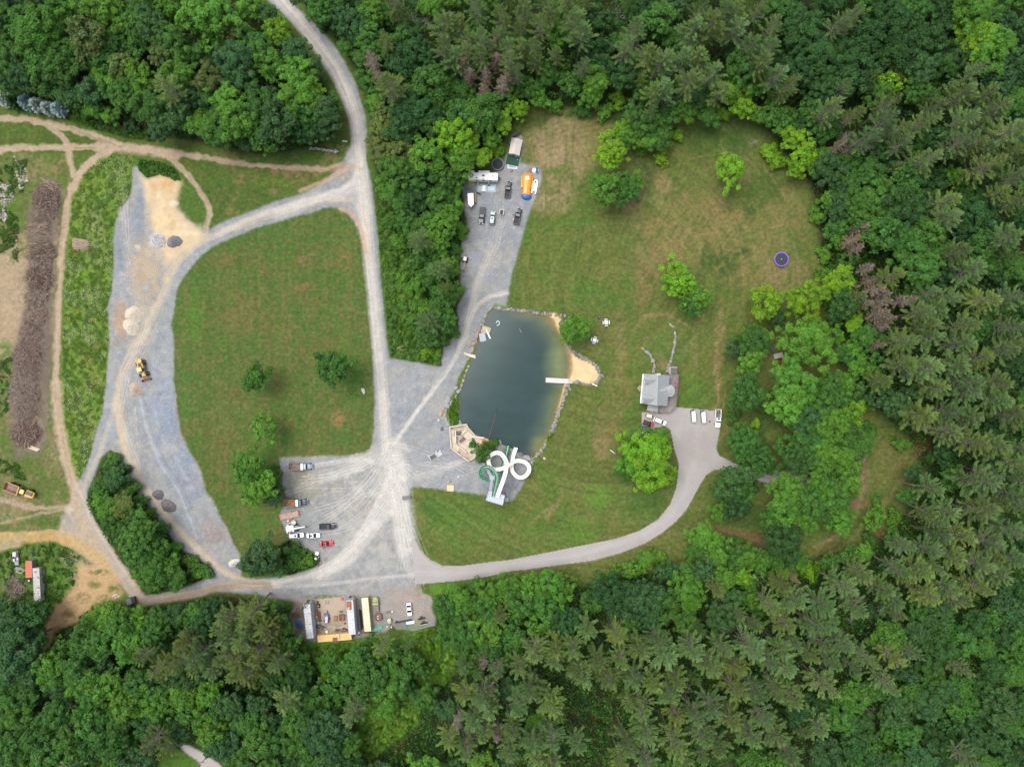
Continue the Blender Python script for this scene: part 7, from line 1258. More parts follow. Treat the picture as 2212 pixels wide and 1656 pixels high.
# --- house
b = W(1423,842); th = heading(20,375); o = empty('house', b); tag(o, 'grey shingled house with two dormers, a bay and a wooden deck', 'house')
def hv(cx, cy, h): q = W(1360.8+.17873*cx, 772.2+.17873*cy, h)-b; return Vector((q.x, q.y, h))
SH = M((176,180,180), .85, 0, .16, 3.5, second=(166,170,170), sscale=3); WL = M((226,222,214), .7, 0, .05); TR = M((244,244,246), .4, 0, .02); WD = M((164,156,152), .85, 0, .25, 3, second=(136,128,126), sscale=2)
e0, e1 = hv(166,196,4.6), hv(134,552,4.6); r0, r1 = hv(340,203,8.2), hv(322,580,8.2); f0, f1 = hv(482,212,5.2), hv(450,586,5.2)
def slab4(name, a, c, d, f, t, mat, par=None):
    up = Vector((0,0,t)); return MB().loft([[tuple(v-up) for v in (a,c,d,f)], [tuple(v) for v in (a,c,d,f)]]).build(name, mat, par or o)
rfp = slab4('roof', e0, e1, r1, r0, .18, SH); slab4('roof', r0+Vector((.01,0,0)), r1+Vector((.01,0,0)), f1, f0, .18, SH)
MB().tube([tuple(r0+Vector((0,0,.05))),tuple(r1+Vector((0,0,.05)))], .1, 5).build('ridge_cap', M((206,210,210), .7), o)
g0, g1 = e0+Vector((-.12,0,-.1)), e1+Vector((-.12,0,-.1)); MB().box(0,0,0,0,0,0) if False else None
MB().loft([[tuple(g0+Vector((-.2,0,-.22))),tuple(g1+Vector((-.2,0,-.22))),tuple(g1+Vector((.12,0,-.22))),tuple(g0+Vector((.12,0,-.22)))],[tuple(g0+Vector((-.2,0,.04))),tuple(g1+Vector((-.2,0,.04))),tuple(g1+Vector((.12,0,.04))),tuple(g0+Vector((.12,0,.04)))]]).build('gutter', TR, o)
ins = lambda v, c, k: c+(v-c)*k
ctr = (e0+e1+f0+f1)/4; base = [ins(v, ctr, .93) for v in (e0,e1,f1,f0)]
MB().loft([[(v.x,v.y,0) for v in base], [(v.x,v.y,4.35) for v in base]]).build('wall', WL, o)
for (a, c, r) in ((base[0],base[3],r0),(base[1],base[2],r1)): MB().add([(a.x,a.y,4.3),(c.x,c.y,4.3),tuple(ins(r, ctr, .93)*1-Vector((0,0,.35)))], [(0,1,2)]).build('gable', WL, o)
for k in range(4):
    for wx0 in ((0),): 
        p_ = base[0]+(base[1]-base[0])*(.12+.25*k); MB().box(p_.x-.05,p_.x+.03,p_.y-1.1,p_.y-.1,1.0,2.3).build('window', GLASS(), o)
bay = [hv(470,330,5.0),hv(508,330,5.0),hv(541,368,5.0),hv(541,440,5.0),hv(506,474,5.0),hv(455,472,5.0)]; apx, apx0 = hv(462,402,6.4), hv(340,402,8.0)
MB().add([tuple(v) for v in bay]+[tuple(apx),tuple(apx0)], [(0,1,6),(1,2,6),(2,3,6),(3,4,6),(4,5,6),(0,6,7),(6,5,7)]).build('bay_roof', M((188,192,192), .85, 0, .18, 1.1), o)
bc = sum(bay, Vector())/6; MB().loft([[(ins(v,bc,.92).x,ins(v,bc,.92).y,0) for v in bay], [(ins(v,bc,.92).x,ins(v,bc,.92).y,4.9) for v in bay]]).build('bay_wall', WL, o)
p4 = [hv(216,571,3.6),hv(346,582,3.6),hv(341,659,3.0),hv(206,640,3.0)]; slab4('porch_roof', *p4, .15, M((180,184,184), .85, 0, .2, 1.2))
for v in (p4[2], p4[3]): q = ins(v, sum(p4, Vector())/4, .9); MB().box(q.x-.07,q.x+.07,q.y-.07,q.y+.07,0,2.85).build('porch_post', TR, o)
for cx, cy in ((232,267),(210,496)):      # dormers
    z0, z1 = 6.75, 7.75; a0, a1 = hv(cx-45,cy-45,z0), hv(cx-50,cy+45,z0); bb0, bb1 = hv(cx+32,cy-47,z0+.12), hv(cx+27,cy+45,z0+.12); tip = hv(cx+80,cy+3,z1+.12); fr = hv(cx-50,cy,z1)
    dm = MB().add([tuple(v) for v in (a0,bb0,tip,fr)], [(0,1,2,3)]).add([tuple(v) for v in (a1,bb1,tip,fr)], [(3,2,1,0)]).build('dormer', SH, o)
    MB().add([tuple(a0-Vector((0,0,1.6))),tuple(a1-Vector((0,0,1.6))),tuple(a1-Vector((0,0,.03))),tuple(fr-Vector((0,0,.03))),tuple(a0-Vector((0,0,.03)))], [(0,1,2,3,4)]).build('dormer_front', TR, dm); c_ = (a0+a1)/2; MB().box(c_.x-.14,c_.x-.06,c_.y-.5,c_.y+.5,5.2,6.1).build('dormer_window', GLASS(), dm)
q = hv(352,202,8.4); ch = MB().box(q.x-.55,q.x+.55,q.y-.3,q.y+.3,3,8.5).build('chimney', M((238,236,228), .6), o); MB().cyl((q.x-.25,q.y,8.5),(q.x-.25,q.y,8.75),.16).cyl((q.x+.25,q.y,8.5),(q.x+.25,q.y,8.75),.16).build('flue', M((50,50,52), .6), ch)
dk = [hv(482,200,2.4),hv(586,203,2.4),hv(552,600,2.4),hv(484,656,2.4),hv(350,656,2.4),hv(350,586,2.4),hv(440,586,2.4)]; MB().prism([(v.x,v.y) for v in dk], 2.2, 2.4).build('deck', WD, o)
dl = MB(); A_, B_ = dk[0], dk[2]
for k in range(26): t = k/26; p_ = dk[0]+(dk[1]-dk[0])*t; q_ = dk[6]+(dk[2]-dk[6])*t; dl.tube([(p_.x,p_.y,2.41),(q_.x,q_.y,2.41)], .018, 3)
for k in range(9): p_ = dk[5]+(dk[6]-dk[5])*(k/9); q_ = dk[4]+(dk[3]-dk[4])*(k/9); dl.tube([(p_.x,p_.y,2.41),(q_.x,q_.y,2.41)], .018, 3)
dl.build('board_gaps', M((92,86,84), .9), o)
rl_ = MB()
for a, c in ((dk[1],dk[2]),(dk[2],dk[3]),(dk[3],dk[4])):
    n_ = max(2, int((c-a).length/1.2))
    for k in range(n_+1): p_ = a+(c-a)*k/n_; rl_.box(p_.x-.05,p_.x+.05,p_.y-.05,p_.y+.05,0,3.35)
    rl_.tube([(a.x,a.y,3.35),(c.x,c.y,3.35)], .05, 4)
rl_.build('deck_railing', M((176,168,164), .8), o)
q = W(1360.8+.17873*533, 772.2+.17873*157, 3.2); t_ = empty('hot_tub', (q.x,q.y,2.2)); tag(t_, 'square hot tub with a dark grey cover in a white frame beside the house deck', 'hot tub', 'hot tubs'); MB().box(-1.3,1.35,-1.2,1.3,-2.2,.1).build('frame', M((226,222,220), .6), t_); MB().cbox(-1.15,1.15,-1.1,1.1,.1,.85,.08).build('shell', M((186,180,178), .6), t_); MB().cbox(-1.12,1.12,-1.07,1.07,.85,1.0,.06).build('cover', M((104,98,106), .6, 0, .15, 2), t_)
small('deck_box', (1456.5,826.7), 'magenta box on the house deck', 'box', [('s', (186,66,140), [('b',-.4,.4,-.2,.2,0,.35,.03)])], z=2.4); small('deck_chair', (1457.6,835.6), 'red chair on the deck beside the bay', 'chair', chair((204,60,66)), z=2.4)
small('entry_stoop', (1382.8,838.3), 'brown brick stoop against the lawn side of the house', 'stoop', [('landing', (176,146,132), [('b',-1.1,1.1,-.55,.55,0,.4,.04)]), ('step', (196,182,170), [('b',-.5,.5,-.9,-.56,0,.2,.03)])], (0,1))
small('air_conditioner', (1411,802.8), 'grey air conditioner unit at the corner of the house', 'air conditioner', [('case', (196,200,200), [('b',-.42,.42,-.42,.42,0,.8,.04)]), ('fan_grille', (90,94,96), [('c',(0,0,.8),(0,0,.82),.3)])])
small('grill', (1423.5,890.6), 'small dark kettle grill at the end of the porch', 'grill', [('bowl', (78,74,96), [('o',(0,0,.8),.34)]), ('leg', (90,90,90), [('c',(0,0,0),(0,0,.6),.04)])]); small('toy_slide', (1407.5,889.7), 'small yellow toddler slide beside the porch', 'toy slide', [('slide', (240,206,120), [('p',[(-.5,-.2),(.5,-.2),(.5,.2),(-.5,.2)],.1,.35)]), ('ladder', (214,200,190), [('b',.4,.6,-.25,.25,0,.7,.03)])], (1,-.8))
small('storage_box', (1385.8,937), 'white storage box half under the edge of the big tree', 'box', [('body', (232,234,238), [('b',-.9,.9,-1.0,1.0,0,1.1,.05)]), ('lid', WHITE, [('b',-.95,.95,-1.05,1.05,1.1,1.2,.04)])], (1,.05))
small('trailer_frame', (1512,881.5), 'small dark cart with a long handle between the golf carts', 'cart', [('tray', (84,84,90), [('b',-.4,.4,-.45,.45,.2,.5,.04)]), ('handle', (150,146,144), [('t',[(0,-.5,.3),(.1,-1.5,.3)],.04)])], (1,0)); small('garden_hose', (1533,910), 'dark coiled hose reel on the paving beside the white pickup', 'hose', [('reel', (88,86,84), [('c',(0,0,0),(0,0,.25),.3)]), ('hose', (206,200,190), [('t',[(.3,0,.05),(1.4,1.0,.05),(1.7,2.0,.05)],.025)])])
small('garden_shed', (2032,917), 'small grey roofed shed half hidden under the pines on the far side', 'shed', [('wall', (120,120,116), [('x',-2,2,-1.3,1.3,0,2.2)]), ('roof', (150,158,170), [('b',-2.3,2.3,-1.6,1.6,2.2,2.4,.05)])])
# --- containers
def container(v, vec, L, c, label, z=0, group='shipping containers', roofc=None, second=None, Wd=2.44, H=2.75, name='shipping_container', opened=False):
    p = W(v[0], v[1], z+H); o = empty(name, (p.x,p.y,z), heading(*vec)); tag(o, label, 'container', group); h = L/2; w = Wd/2; mt = M(c, .55, 0, .1, .8, second=second, sscale=.5)
    for s in (-1, 1):
        n_ = int(L/.28); vs = []; 
        for k in range(n_+1):
            x = -h+.1+(L-.2)*k/n_; y = s*(w-.02-(.05 if (k//2) % 2 else 0)); vs += [(x,y,.12),(x,y,H-.12)]
        MB().add(vs, [(2*k,2*k+2,2*k+3,2*k+1) for k in range(n_)]).build('side_wall', mt, o)
    f = MB().box(-h,h,-w,-w+.1,0,.14).box(-h,h,w-.1,w,0,.14).box(-h,h,-w,-w+.08,H-.12,H).box(-h,h,w-.08,w,H-.12,H)
    for x in (-h,h-.1): f.box(x,x+.1,-w,-w+.1,0,H).box(x,x+.1,w-.1,w,0,H).box(x,x+.1,-w,w,H-.12,H).box(x,x+.1,-w,w,0,.14)
    f.build('frame', M(c, .5, 0, .12), o)
    n_ = int(L/.25); vs = []
    for k in range(n_+1): x = -h+.1+(L-.2)*k/n_; zz = H-.03-(.04 if (k//2) % 2 else 0); vs += [(x,-w+.08,zz),(x,w-.08,zz)]
    MB().add(vs, [(2*k,2*k+1,2*k+3,2*k+2) for k in range(n_)]).build('roof_panel', M(roofc or c, .6, 0, .12, .6, second=second, sscale=.7), o)
    MB().box(-h+.02,-h+.06,-w+.1,w-.1,.14,H-.12).build('end_wall', mt, o)
    if opened:
        for s in (-1, 1): 
            m_ = MB(); m_.T = Matrix.Translation((h, s*w, 0)) @ Matrix.Rotation(s*-.6, 4, 'Z'); m_.box(0,1.15,-.04,.04,.14,H-.12).build('door', mt, o)
        MB().box(-h+.1,h-.1,-w+.1,w-.1,.05,.16).build('floor', M((110,86,66), .8), o)
    else:
        for s in (-1, 1): MB().box(h-.06,h-.02,.02 if s > 0 else -w+.1,w-.1 if s > 0 else -.02,.14,H-.12).build('door', mt, o); MB().cyl((h+.02,s*.45,.2),(h+.02,s*.45,H-.2),.025,n=5).build('lock_rod', M((200,200,200), .4, .5), o)
    return o
WC = (222,226,228)
container((669.5,1340.5), (-105,-1000), 12.2, WC, 'lower white container of the stack farthest from the road, end doors open', 0, second=(196,198,196), opened=True)
container((666,1341.5), (-105,-1000), 12.2, (214,216,218), 'upper white container with grimy streaked roof on the stack farthest from the road', 2.76, roofc=(226,228,228), second=(186,184,180))
container((759.8,1332), (-80,-1000), 12.2, WC, 'lower white container of the stack beside the cream container, end doors open', 0, second=(190,194,190), opened=True)
container((757.8,1333), (-80,-1000), 12.2, (216,218,220), 'upper white container carrying orange machinery beside the cream container', 2.76, roofc=(227,228,232), second=(204,204,206))
container((722.5,1376.5), (1000,-80), 12.2, (250,208,136), 'yellow container closing the bottom side of the yard', 0, roofc=(252,212,140), Wd=2.44)
container((791,1327), (-95,-1000), 12.2, (226,206,150), 'single long container with a plain cream roof', 0, roofc=(252,236,204))
container((61.7,1229), (0,-1), 6.06, (150,146,138), 'short container with a bright orange ribbed roof', 0, roofc=(228,112,72), second=None)
container((79,1263), (-25,-500), 12.2, (206,206,200), 'long white container with rusty roof patches on the rough grass', 0, roofc=(204,202,198), second=(156,112,88))
o = small('dirt_bike', (76.8,1249), 'blue and white dirt bike lying on the rusty white container', 'motorbike', [('frame', (60,70,130), [('b',-.7,.6,-.2,.2,.3,.65,.08)]), ('fuel_tank', (226,230,240), [('b',-.1,.5,-.28,.28,.6,.85,.08)]), ('wheel', (46,46,50), [('c',(-.85,-.1,.32),(-.85,.1,.32),.32),('c',(.85,-.1,.32),(.85,.1,.32),.32)]), ('handlebar', (150,160,190), [('t',[(.55,-.55,.9),(.55,.55,.9)],.04)])], (-.1,-1), z=2.76)
p = W(753.3,1307.4,6); o = empty('machine_frame', (p.x,p.y,5.52), heading(-80,-1000)); tag(o, 'rusty orange machine frame lying on the upper white container', 'machine'); OR = M((206,104,66), .7, 0, .3, 2)
MB().cbox(-.2,1.4,-.75,.75,0,.6,.08).build('hood', OR, o); MB().cbox(-1.5,-.1,-.7,.1,0,.5,.05).cbox(-1.2,-.3,.2,.7,0,.45,.05).build('chassis', OR, o); MB().box(-1.1,-.4,-.3,.3,.5,.62).build('engine_cover', M((176,184,206), .5), o)
p = W(733,1374.5,3.0); o = MB().tube([(0,-1.1,2.85),(.1,2.2,3.0)], .09, 6).build('pole', M((222,196,170), .7)); o.location = (p.x,p.y,0); o.rotation_euler = (0,0,.08); tag(o, 'pale pole lying across the yellow container', 'pole')
o = small('rusty_grate', (727.5,1375.5), 'square brown rusty grate lying on the yellow container roof', 'grate', [('g', (122,92,78), [('x',-.75+k*.3,-.6+k*.3,-.85,.85,0,.1) for k in range(6)]+[('x',-.8,1.0,-.85,-.7,.1,.16),('x',-.8,1.0,.7,.85,.1,.16)])], (1,-.08), z=2.78)
ev = lambda cx, cy: (648+.07337*cx, 1274.4+.07337*cy)
small('red_drum', ev(1240,245), 'round red drum on the concrete at the open end of the yard', 'drum', [('drum', (224,76,72), [('c',(0,0,0),(0,0,.55),.5)]), ('lid_hole', (236,150,140), [('c',(0,0,.55),(0,0,.57),.22)])])
for k, (cx, cy) in enumerate([(770,355),(845,350)]): small('sawhorse', ev(cx,cy), 'rusty sawhorse on the yard concrete, the %s of a pair' % ('farther from the red drum' if k == 0 else 'nearer the red drum'), 'sawhorse', [('beam', (132,100,84), [('b',-.5,.5,-.04,.04,.7,.78,.01)]), ('leg', (120,90,78), [('t',[(x,-.25,0),(x,0,.7),(x,.25,0)],.03) for x in (-.45,.45)])], (.1,-1), 'sawhorses')
o = thing('rusty_machine', ev(1240,790), 'large brown rusty machine bed near the white container wall', 'machine', (1,0)); RU = M((142,98,80), .8, 0, .35, 2, second=(110,92,82), sscale=2)
MB().cbox(-1.1,1.1,-1.1,1.1,0,.5,.08).build('bed', RU, o); MB().cyl((-.5,-.7,.5),(-.5,-.7,.9),.3).cyl((-.6,.4,.5),(-.6,.4,.75),.35).build('drum', RU, o); MB().box(-.1,1.0,-.9,.9,.5,.58).build('plate', M((130,112,104), .7), o)
small('steel_box', ev(1050,820), 'flat reddish brown steel box beside the rusty machine bed', 'box', [('body', (162,108,88), [('b',-.65,.65,-.95,.95,0,.4,.03)]), ('lid', (172,118,96), [('b',-.6,.6,-.9,.9,.4,.45,.02)])], (1,.05))
o = thing('covered_boat', ev(790,775), 'purple boat wrapped in a shiny torn cover in the middle of the yard', 'boat', (25,-300)); PU = M((124,106,146), .35, .1, .35, 1.5, second=(206,214,236), sscale=1.1)
MB().loft([[(-1.8,-1.1,.2),(-1.8,.9,.2),(-1.8,.7,1.0),(-1.8,-.9,1.1)],[(-.6,-1.3,.1),(-.6,1.2,.1),(-.6,.8,1.5),(-.6,-.9,1.5)],[(.9,-.95,.1),(.9,1.15,.1),(.9,.6,1.3),(.9,-.7,1.3)],[(2.0,-.2,.2),(2.0,.3,.2),(2.0,.2,.6),(2.0,-.1,.6)]]).build('hull_cover', PU, o); MB().tube([(1.9,0,.4),(2.5,0,.3)], .12, 6).build('drawbar', M((80,74,84), .6), o); MB().box(-1.7,.5,-.75,.1,1.52,1.6).build('windshield', M((226,232,246), .2), o)
small('engine', ev(1215,618), 'small grey green engine block above the rusty machine bed', 'engine', [('block', (126,132,120), [('b',-.6,.6,-.3,.3,0,.4,.05)]), ('cover', (96,90,84), [('b',-.3,.3,-.2,.2,.4,.55,.04)])]); small('compressor', ev(545,445), 'black and yellow engine beside the white container wall', 'engine', [('block', (66,56,50), [('b',-.6,.6,-.7,.7,0,.6,.08)]), ('cover', (228,164,60), [('b',-.3,.35,-.35,.2,.6,.8,.05)]), ('hose', (170,60,60), [('t',[(.4,.4,.7),(.2,.7,.5)],.06)])])
small('motor', ev(525,325), 'dark blue motor beside the white container wall', 'motor', [('body', (76,72,110), [('o',(0,0,.4),.38),('b',-.2,.2,-1.0,-.3,.1,.4,.04)])]); small('steel_beams', ev(548,730), 'long rusty brown beams leaning along the white container wall', 'beams', [('beam', (136,88,64), [('t',[(-.5,2.2,.3),(.3,-2.0,.3)],.16)]), ('long_beam', (196,126,80), [('t',[(-.1,1.8,.5),(.55,-1.6,.4)],.12)]), ('short_beam', (104,76,64), [('t',[(.5,1.5,.2),(.8,-1.2,.2)],.16)])])
small('warning_sign', ev(520,750), 'yellow diamond warning sign standing against the beams', 'sign', [('panel', (250,206,20), [('p',[(-.42,0),(0,-.42),(.42,0),(0,.42)],1.25,1.29)]), ('post', (120,120,116), [('t',[(0,0,0),(0,0,1.25)],.03),('t',[(0,1.2,.9),(0,-1.4,.8)],.03)])]); small('anvil_box', ev(600,885), 'small black box at the end of the rusty beams', 'box', [('body', (56,56,58), [('b',-.4,.4,-.3,.3,0,.4,.03)]), ('handle', (80,80,82), [('t',[(-.2,0,.45),(.2,0,.45)],.04)])])
small('jug', ev(538,950), 'white jug beside the white container wall', 'jug', [('j', WHITE, [('b',-.2,.2,-.25,.25,0,.4,.06)])]); small('water_tank', ev(805,1202), 'short white cylinder tank near the yellow container', 'tank', [('tank', (238,240,242), [('c',(-.25,-.25,.5),(.3,.3,.5),.5)]), ('cradle', (110,110,110), [('b',-.4,.4,-.4,.4,0,.12,.02)])])
o = thing('crate_rack', ev(600,1232), 'slatted tan rack between the white stack and the yellow container', 'rack', (240,-85)); m_ = MB(); [m_.box(-1.3+k*.28,-1.15+k*.28,-.5,.4,.5,.56) for k in range(10)]; m_.build('slats', M((206,176,128), .8), o); MB().box(-1.5,1.6,-.65,-.5,.3,.62).box(-1.5,1.6,.4,.5,.3,.62).build('rail', M((214,180,104), .7), o)
for v, c, s_, lb in [((665,1090),(96,88,80),9,'grey metal scrap heap at the corner of slab and white stack'),((1130,1175),(82,92,64),8,'dark green scrap heap above the yellow container'),((1310,1150),(112,82,72),8,'dark brown scrap heap against the second white stack'),((570,1040),(74,78,82),5,'dark grey scrap heap touching the white container wall')]:
    rs = random.Random(s_+v[0]); o = thing('scrap_heap', ev(*v), lb, 'scrap', (1,-.1), 0, 'scrap heaps in the yard'); a_, b2 = MB(), MB()
    for k in range(24): x, y = rs.gauss(0,.55), rs.gauss(0,.28); q = rs.uniform(.1,.28); (a_ if k % 3 else b2).cbox(x-q*1.6, x+q*1.6, y-q*.6, y+q*.6, rs.uniform(0,.3), rs.uniform(.35,.7), .02)
    for k in range(6): a_.tube([(rs.gauss(0,.8),rs.gauss(0,.3),.3),(rs.gauss(0,.8),rs.gauss(0,.3),.6)], .05, 5)
    a_.build('scrap', M(c, .8, 0, .4, 3), o); b2.build('metal_pieces', M((160,156,152), .6, .2, .3), o)
small('pipe_bar', ev(1130,1040), 'thin grey bar lying on the yard concrete', 'bar', [('b', (120,108,98), [('t',[(-1.3,-.1,.05),(1.3,.12,.05)],.04)])]); small('gas_cylinder', ev(1325,965), 'small dark drum beside the second white stack', 'drum', [('body', (92,78,70), [('c',(0,0,0),(0,0,.7),.3)]), ('collar', (130,118,108), [('c',(0,0,.7),(0,0,.76),.15)])])
small('blue_tarp', (645.5,1345.8), 'crumpled bright blue tarp with red cloth on the bare earth', 'tarp', [('sheet', (34,138,196), [('o',(-.3,.5,.1),1.0,.8,.35,9,5),('o',(.5,-.5,.1),.7,1.0,.4,9,5),('o',(-.5,-.9,.1),.6,.5,.3,9,5)]), ('cloth', (170,56,54), [('o',(-.2,-.2,.3),.5,.4,.3,8,5)])]); small('blue_tarp', (601.7,1024), 'small crumpled blue tarp at the edge of the field trees', 'tarp', [('sheet', (28,110,190), [('o',(0,0,.1),.8,.45,.3,9,5),('o',(.6,-.2,.1),.4,.3,.2,8,4)])])
small('black_pipe', (779.3,1336.8), 'thick black pipes lying between the stacked and the cream containers', 'pipe', [('pipe', (48,50,56), [('t',[(-3.7,-.0,.3),(3.7,.0,.3)],.26)]), ('second_pipe', (40,42,46), [('t',[(-3.4,.42,.25),(3.0,.46,.25)],.2)])], (60,600)); small('black_pipe', (797,1364.8), 'long thin black pipe lying below the cream container', 'pipe', [('pipe', (44,46,50), [('t',[(-4.2,0,.2),(3.6,0,.2)],.14)]), ('clamp', (206,206,206), [('b',3.5,3.65,-.2,.2,.05,.4,.03)])], (1,-.06))
small('lamp_stand', ev(1745,1245), 'white tank with round lamps between the black pipes', 'lamp', [('tank', (214,224,230), [('c',(0,.3,.3),(0,.3,.8),.42)]), ('frame', (60,62,66), [('b',-.5,.8,-1.2,-.7,0,.4,.04)]), ('lamp', (240,232,226), [('o',(.0,-1.0,.5),.18),('o',(.35,-1.15,.5),.16),('o',(.7,-.95,.5),.18)])])
small('metal_tubes', ev(1720,430), 'crossed pale tubes leaning between two containers', 'tubes', [('tube', (226,232,236), [('t',[(-.6,-.9,.5),(.5,1.0,1.2)],.06),('t',[(-.3,-1.0,.5),(-.1,.9,.9)],.05)]), ('bracket', (110,150,158), [('b',-.5,0,-.3,.1,.3,.5,.04)])])
fv = lambda cx, cy: (788.4+.12766*cx, 1274.4+.12766*cy)
o = thing('army_truck', fv(182,240), 'old olive green flatbed truck beside the cream container', 'truck', (-12,-240), 1.0); OV = M((176,180,122), .6, 0, .12, 1.5)
MB().loft([bodysec(1.0,1.05,.6,1.5), bodysec(2.2,.85,.6,1.4), bodysec(2.7,.7,.6,1.2)]).build('bonnet', OV, o); MB().cbox(-.1,1.1,-1.05,1.05,.6,1.75,.08).build('cab', OV, o); MB().box(.95,1.05,-.85,.85,1.3,1.8).build('windscreen', GLASS(), o)
for s in (-1,1): MB().cbox(1.3,2.3,s*.95-.2,s*.95+.2,.6,1.0,.1).build('mudguard', OV, o)
MB().box(-2.6,-.15,-1.0,1.0,.8,.95).build('flatbed', M((150,136,124), .8, 0, .2), o); wheels(o, (-1.6,1.7), .95, .42, .28, (120,120,90))
o = flat_trailer(fv(228,455), (-15,-170), 'rusty brown flat trailer with two white objects behind the olive truck', 2.7, 1.9, (120,84,68), (146,112,96)); MB().ball((.4,.1,.75), .2).ball((-.5,.2,.75), .22).build('white_bag', M(WHITE, .6), o)
small('log_section', fv(412,360), 'short brown log with a white wrapped end on the bare yard', 'log', [('log', (146,106,80), [('t',[(-1.2,-.15,.3),(.8,.15,.3)],.28)]), ('wrapped_end', WHITE, [('o',(1.1,0,.3),.32)])], (1,-.05))
small('green_pipe', fv(292,590), 'long bright green pipe above the teal bundle', 'pipe', [('p', (66,196,134), [('t',[(-2.1,0,.15),(2.1,0,.15)],.13)])], (1,-.1)); small('pipe_bundle', fv(225,642), 'bundle of teal plastic pipes at the wood edge', 'pipes', [('p', (92,196,176), [('t',[(-1.6,-.5+k*.2,.15+.12*(k % 2)),(1.6,-.5+k*.2,.15+.12*(k % 2))],.12) for k in range(6)])], (1,-.28))
small('conveyor', fv(650,515), 'long black conveyor frame beside the white sheets', 'conveyor', [('belt', (58,58,62), [('b',-3.1,3.1,-.25,.25,.3,.5,.04)]), ('rail', (96,96,98), [('t',[(-3.0,-.3,.55),(3.0,-.3,.55)],.05)]), ('hopper', (60,58,58), [('b',-2.6,-2.1,.2,.6,.2,.6,.04)])], (1,-.2))
small('plastic_sheets', fv(765,540), 'crumpled stack of white sheets beside the black conveyor', 'sheets', [('sheet', WHITE, [('b',-1.5,1.5,-.5,-.1,.05,.2,.03),('b',-1.4,1.6,-.05,.4,.05,.26,.03)]), ('lower_sheet', (222,226,232), [('b',-1.6,1.3,-.7,-.5,.02,.12,.02)])], (1,-.12))
small('hose_coil', fv(700,597), 'coil of bright blue hose', 'hose', [('c', (70,172,226), [('t',[(.42*math.cos(t*.52),.42*math.sin(t*.52),.12) for t in range(13)],.15),('t',[(.28*math.cos(t*.52),.28*math.sin(t*.52),.25) for t in range(13)],.1)])])
for k, (cx, cy) in enumerate([(960,475),(1000,555)]): small('plough_blade', fv(cx,cy), ['black plough frame nearer the white sedan','black plough frame with a white edge beside the long grey beam'][k], 'plough', [('frame', (54,50,50), [('b',-1.3,1.3,-.25,.25,.1,.5,.05),('b',-.4,.4,-.1,.9,.1,.5,.06)]), ('roller', (90,80,76), [('c',(-.9+j*.6,.3,.3),(-.7+j*.6,.3,.3),.22) for j in range(4)]), ('edge', (236,236,228) if k else (130,126,122), [('x',-1.35,1.35,-.42,-.27,.1,.3)])], (1,-.22), 'plough frames')
small('steel_beam', fv(975,630), 'long thick grey beam lying along the wood edge', 'beam', [('b', (160,164,170), [('b',-4.7,4.7,-.22,.22,.05,.4,.04)])], (1,-.27)); small('steel_beam', fv(905,597), 'long thin grey beam lying just above the thick one', 'beam', [('b', (156,162,170), [('b',-3.7,3.7,-.08,.08,.05,.2,.02)])], (1,-.17))
# parking corner
dv = lambda cx, cy: (594+.07337*cx, 1107+.07337*cy)
for cx, cy, s_, c, lb in [(1260,1180,.62,(236,240,238),'white square tank, the upper of two at the bush edge'),(1245,1315,.62,(236,240,238),'white square tank, the lower of two at the bush edge')]: small('plastic_tank', dv(cx,cy), lb, 'tank', [('tank', c, [('b',-s_,s_,-s_,s_,.1,1.15,.06)]), ('pallet', (150,130,110), [('x',-s_,s_,-s_,s_,0,.1)])], (1,.35), 'white tanks')
small('bag', dv(1100,1465), 'small white sack lying in the weeds', 'sack', [('s', WHITE, [('o',(0,0,.25),.45,.35,.3,9,6)])]); small('lawn_mower', dv(1335,1470), 'red and white mower at the tip of the weedy corner', 'mower', [('deck', (226,200,196), [('b',-.45,.45,-.4,.4,.1,.4,.08)]), ('engine', (220,70,58), [('b',-.1,.4,-.45,-.05,.4,.65,.05)]), ('handle', (84,92,100), [('t',[(.3,.3,.4),(.6,.7,.8)],.05)])]); small('wheelbarrow', dv(1265,1560), 'grey wheelbarrow beside the red and white mower', 'wheelbarrow', [('tray', (140,150,148), [('b',-.5,.5,-.3,.3,.3,.55,.1)]), ('wheel', (50,50,52), [('c',(.65,-.05,.2),(.65,.05,.2),.2)]), ('handle', (120,110,100), [('t',[(-.4,-.3,.3),(-1.1,-.3,.4)],.03),('t',[(-.4,.3,.3),(-1.1,.3,.4)],.03)])], (1,-.8))
for (cx, cy, c, lb) in [(548,815,(110,122,130),'small grey box behind the capped pickup'),(565,945,(134,130,122),'round grey tub in the weeds below the capped pickup'),(720,935,(96,108,124),'small dark blue machine below the capped pickup')]: small('yard_item', dv(cx,cy), lb, 'box', [('body', c, [('b',-.35,.35,-.3,.3,0,.4,.06)]), ('top', tuple(min(255, q+30) for q in c), [('b',-.2,.2,-.2,.2,.4,.5,.04)])], (1,-.6))
o = thing('old_truck', (34.7,1204.8), 'derelict white and grey truck without wheels in the rough grass', 'truck', (10,200), 1.0); OW = M((224,224,222), .6, 0, .15)
MB().box(-2.5,2.5,-.8,.8,.4,.7).build('chassis', M((130,124,118), .8, 0, .3), o); MB().cbox(-2.3,-.7,-.7,.6,.7,1.9,.08).build('cab', OW, o); MB().cbox(.1,1.1,-.9,-.2,.7,1.5,.08).cbox(-.2,.8,.35,1.0,.7,1.4,.08).build('tank', OW, o); MB().loft([bodysec(1.1,.85,.5,1.1), bodysec(2.6,.7,.5,.9)]).build('bonnet', M((178,176,170), .7, 0, .15), o)
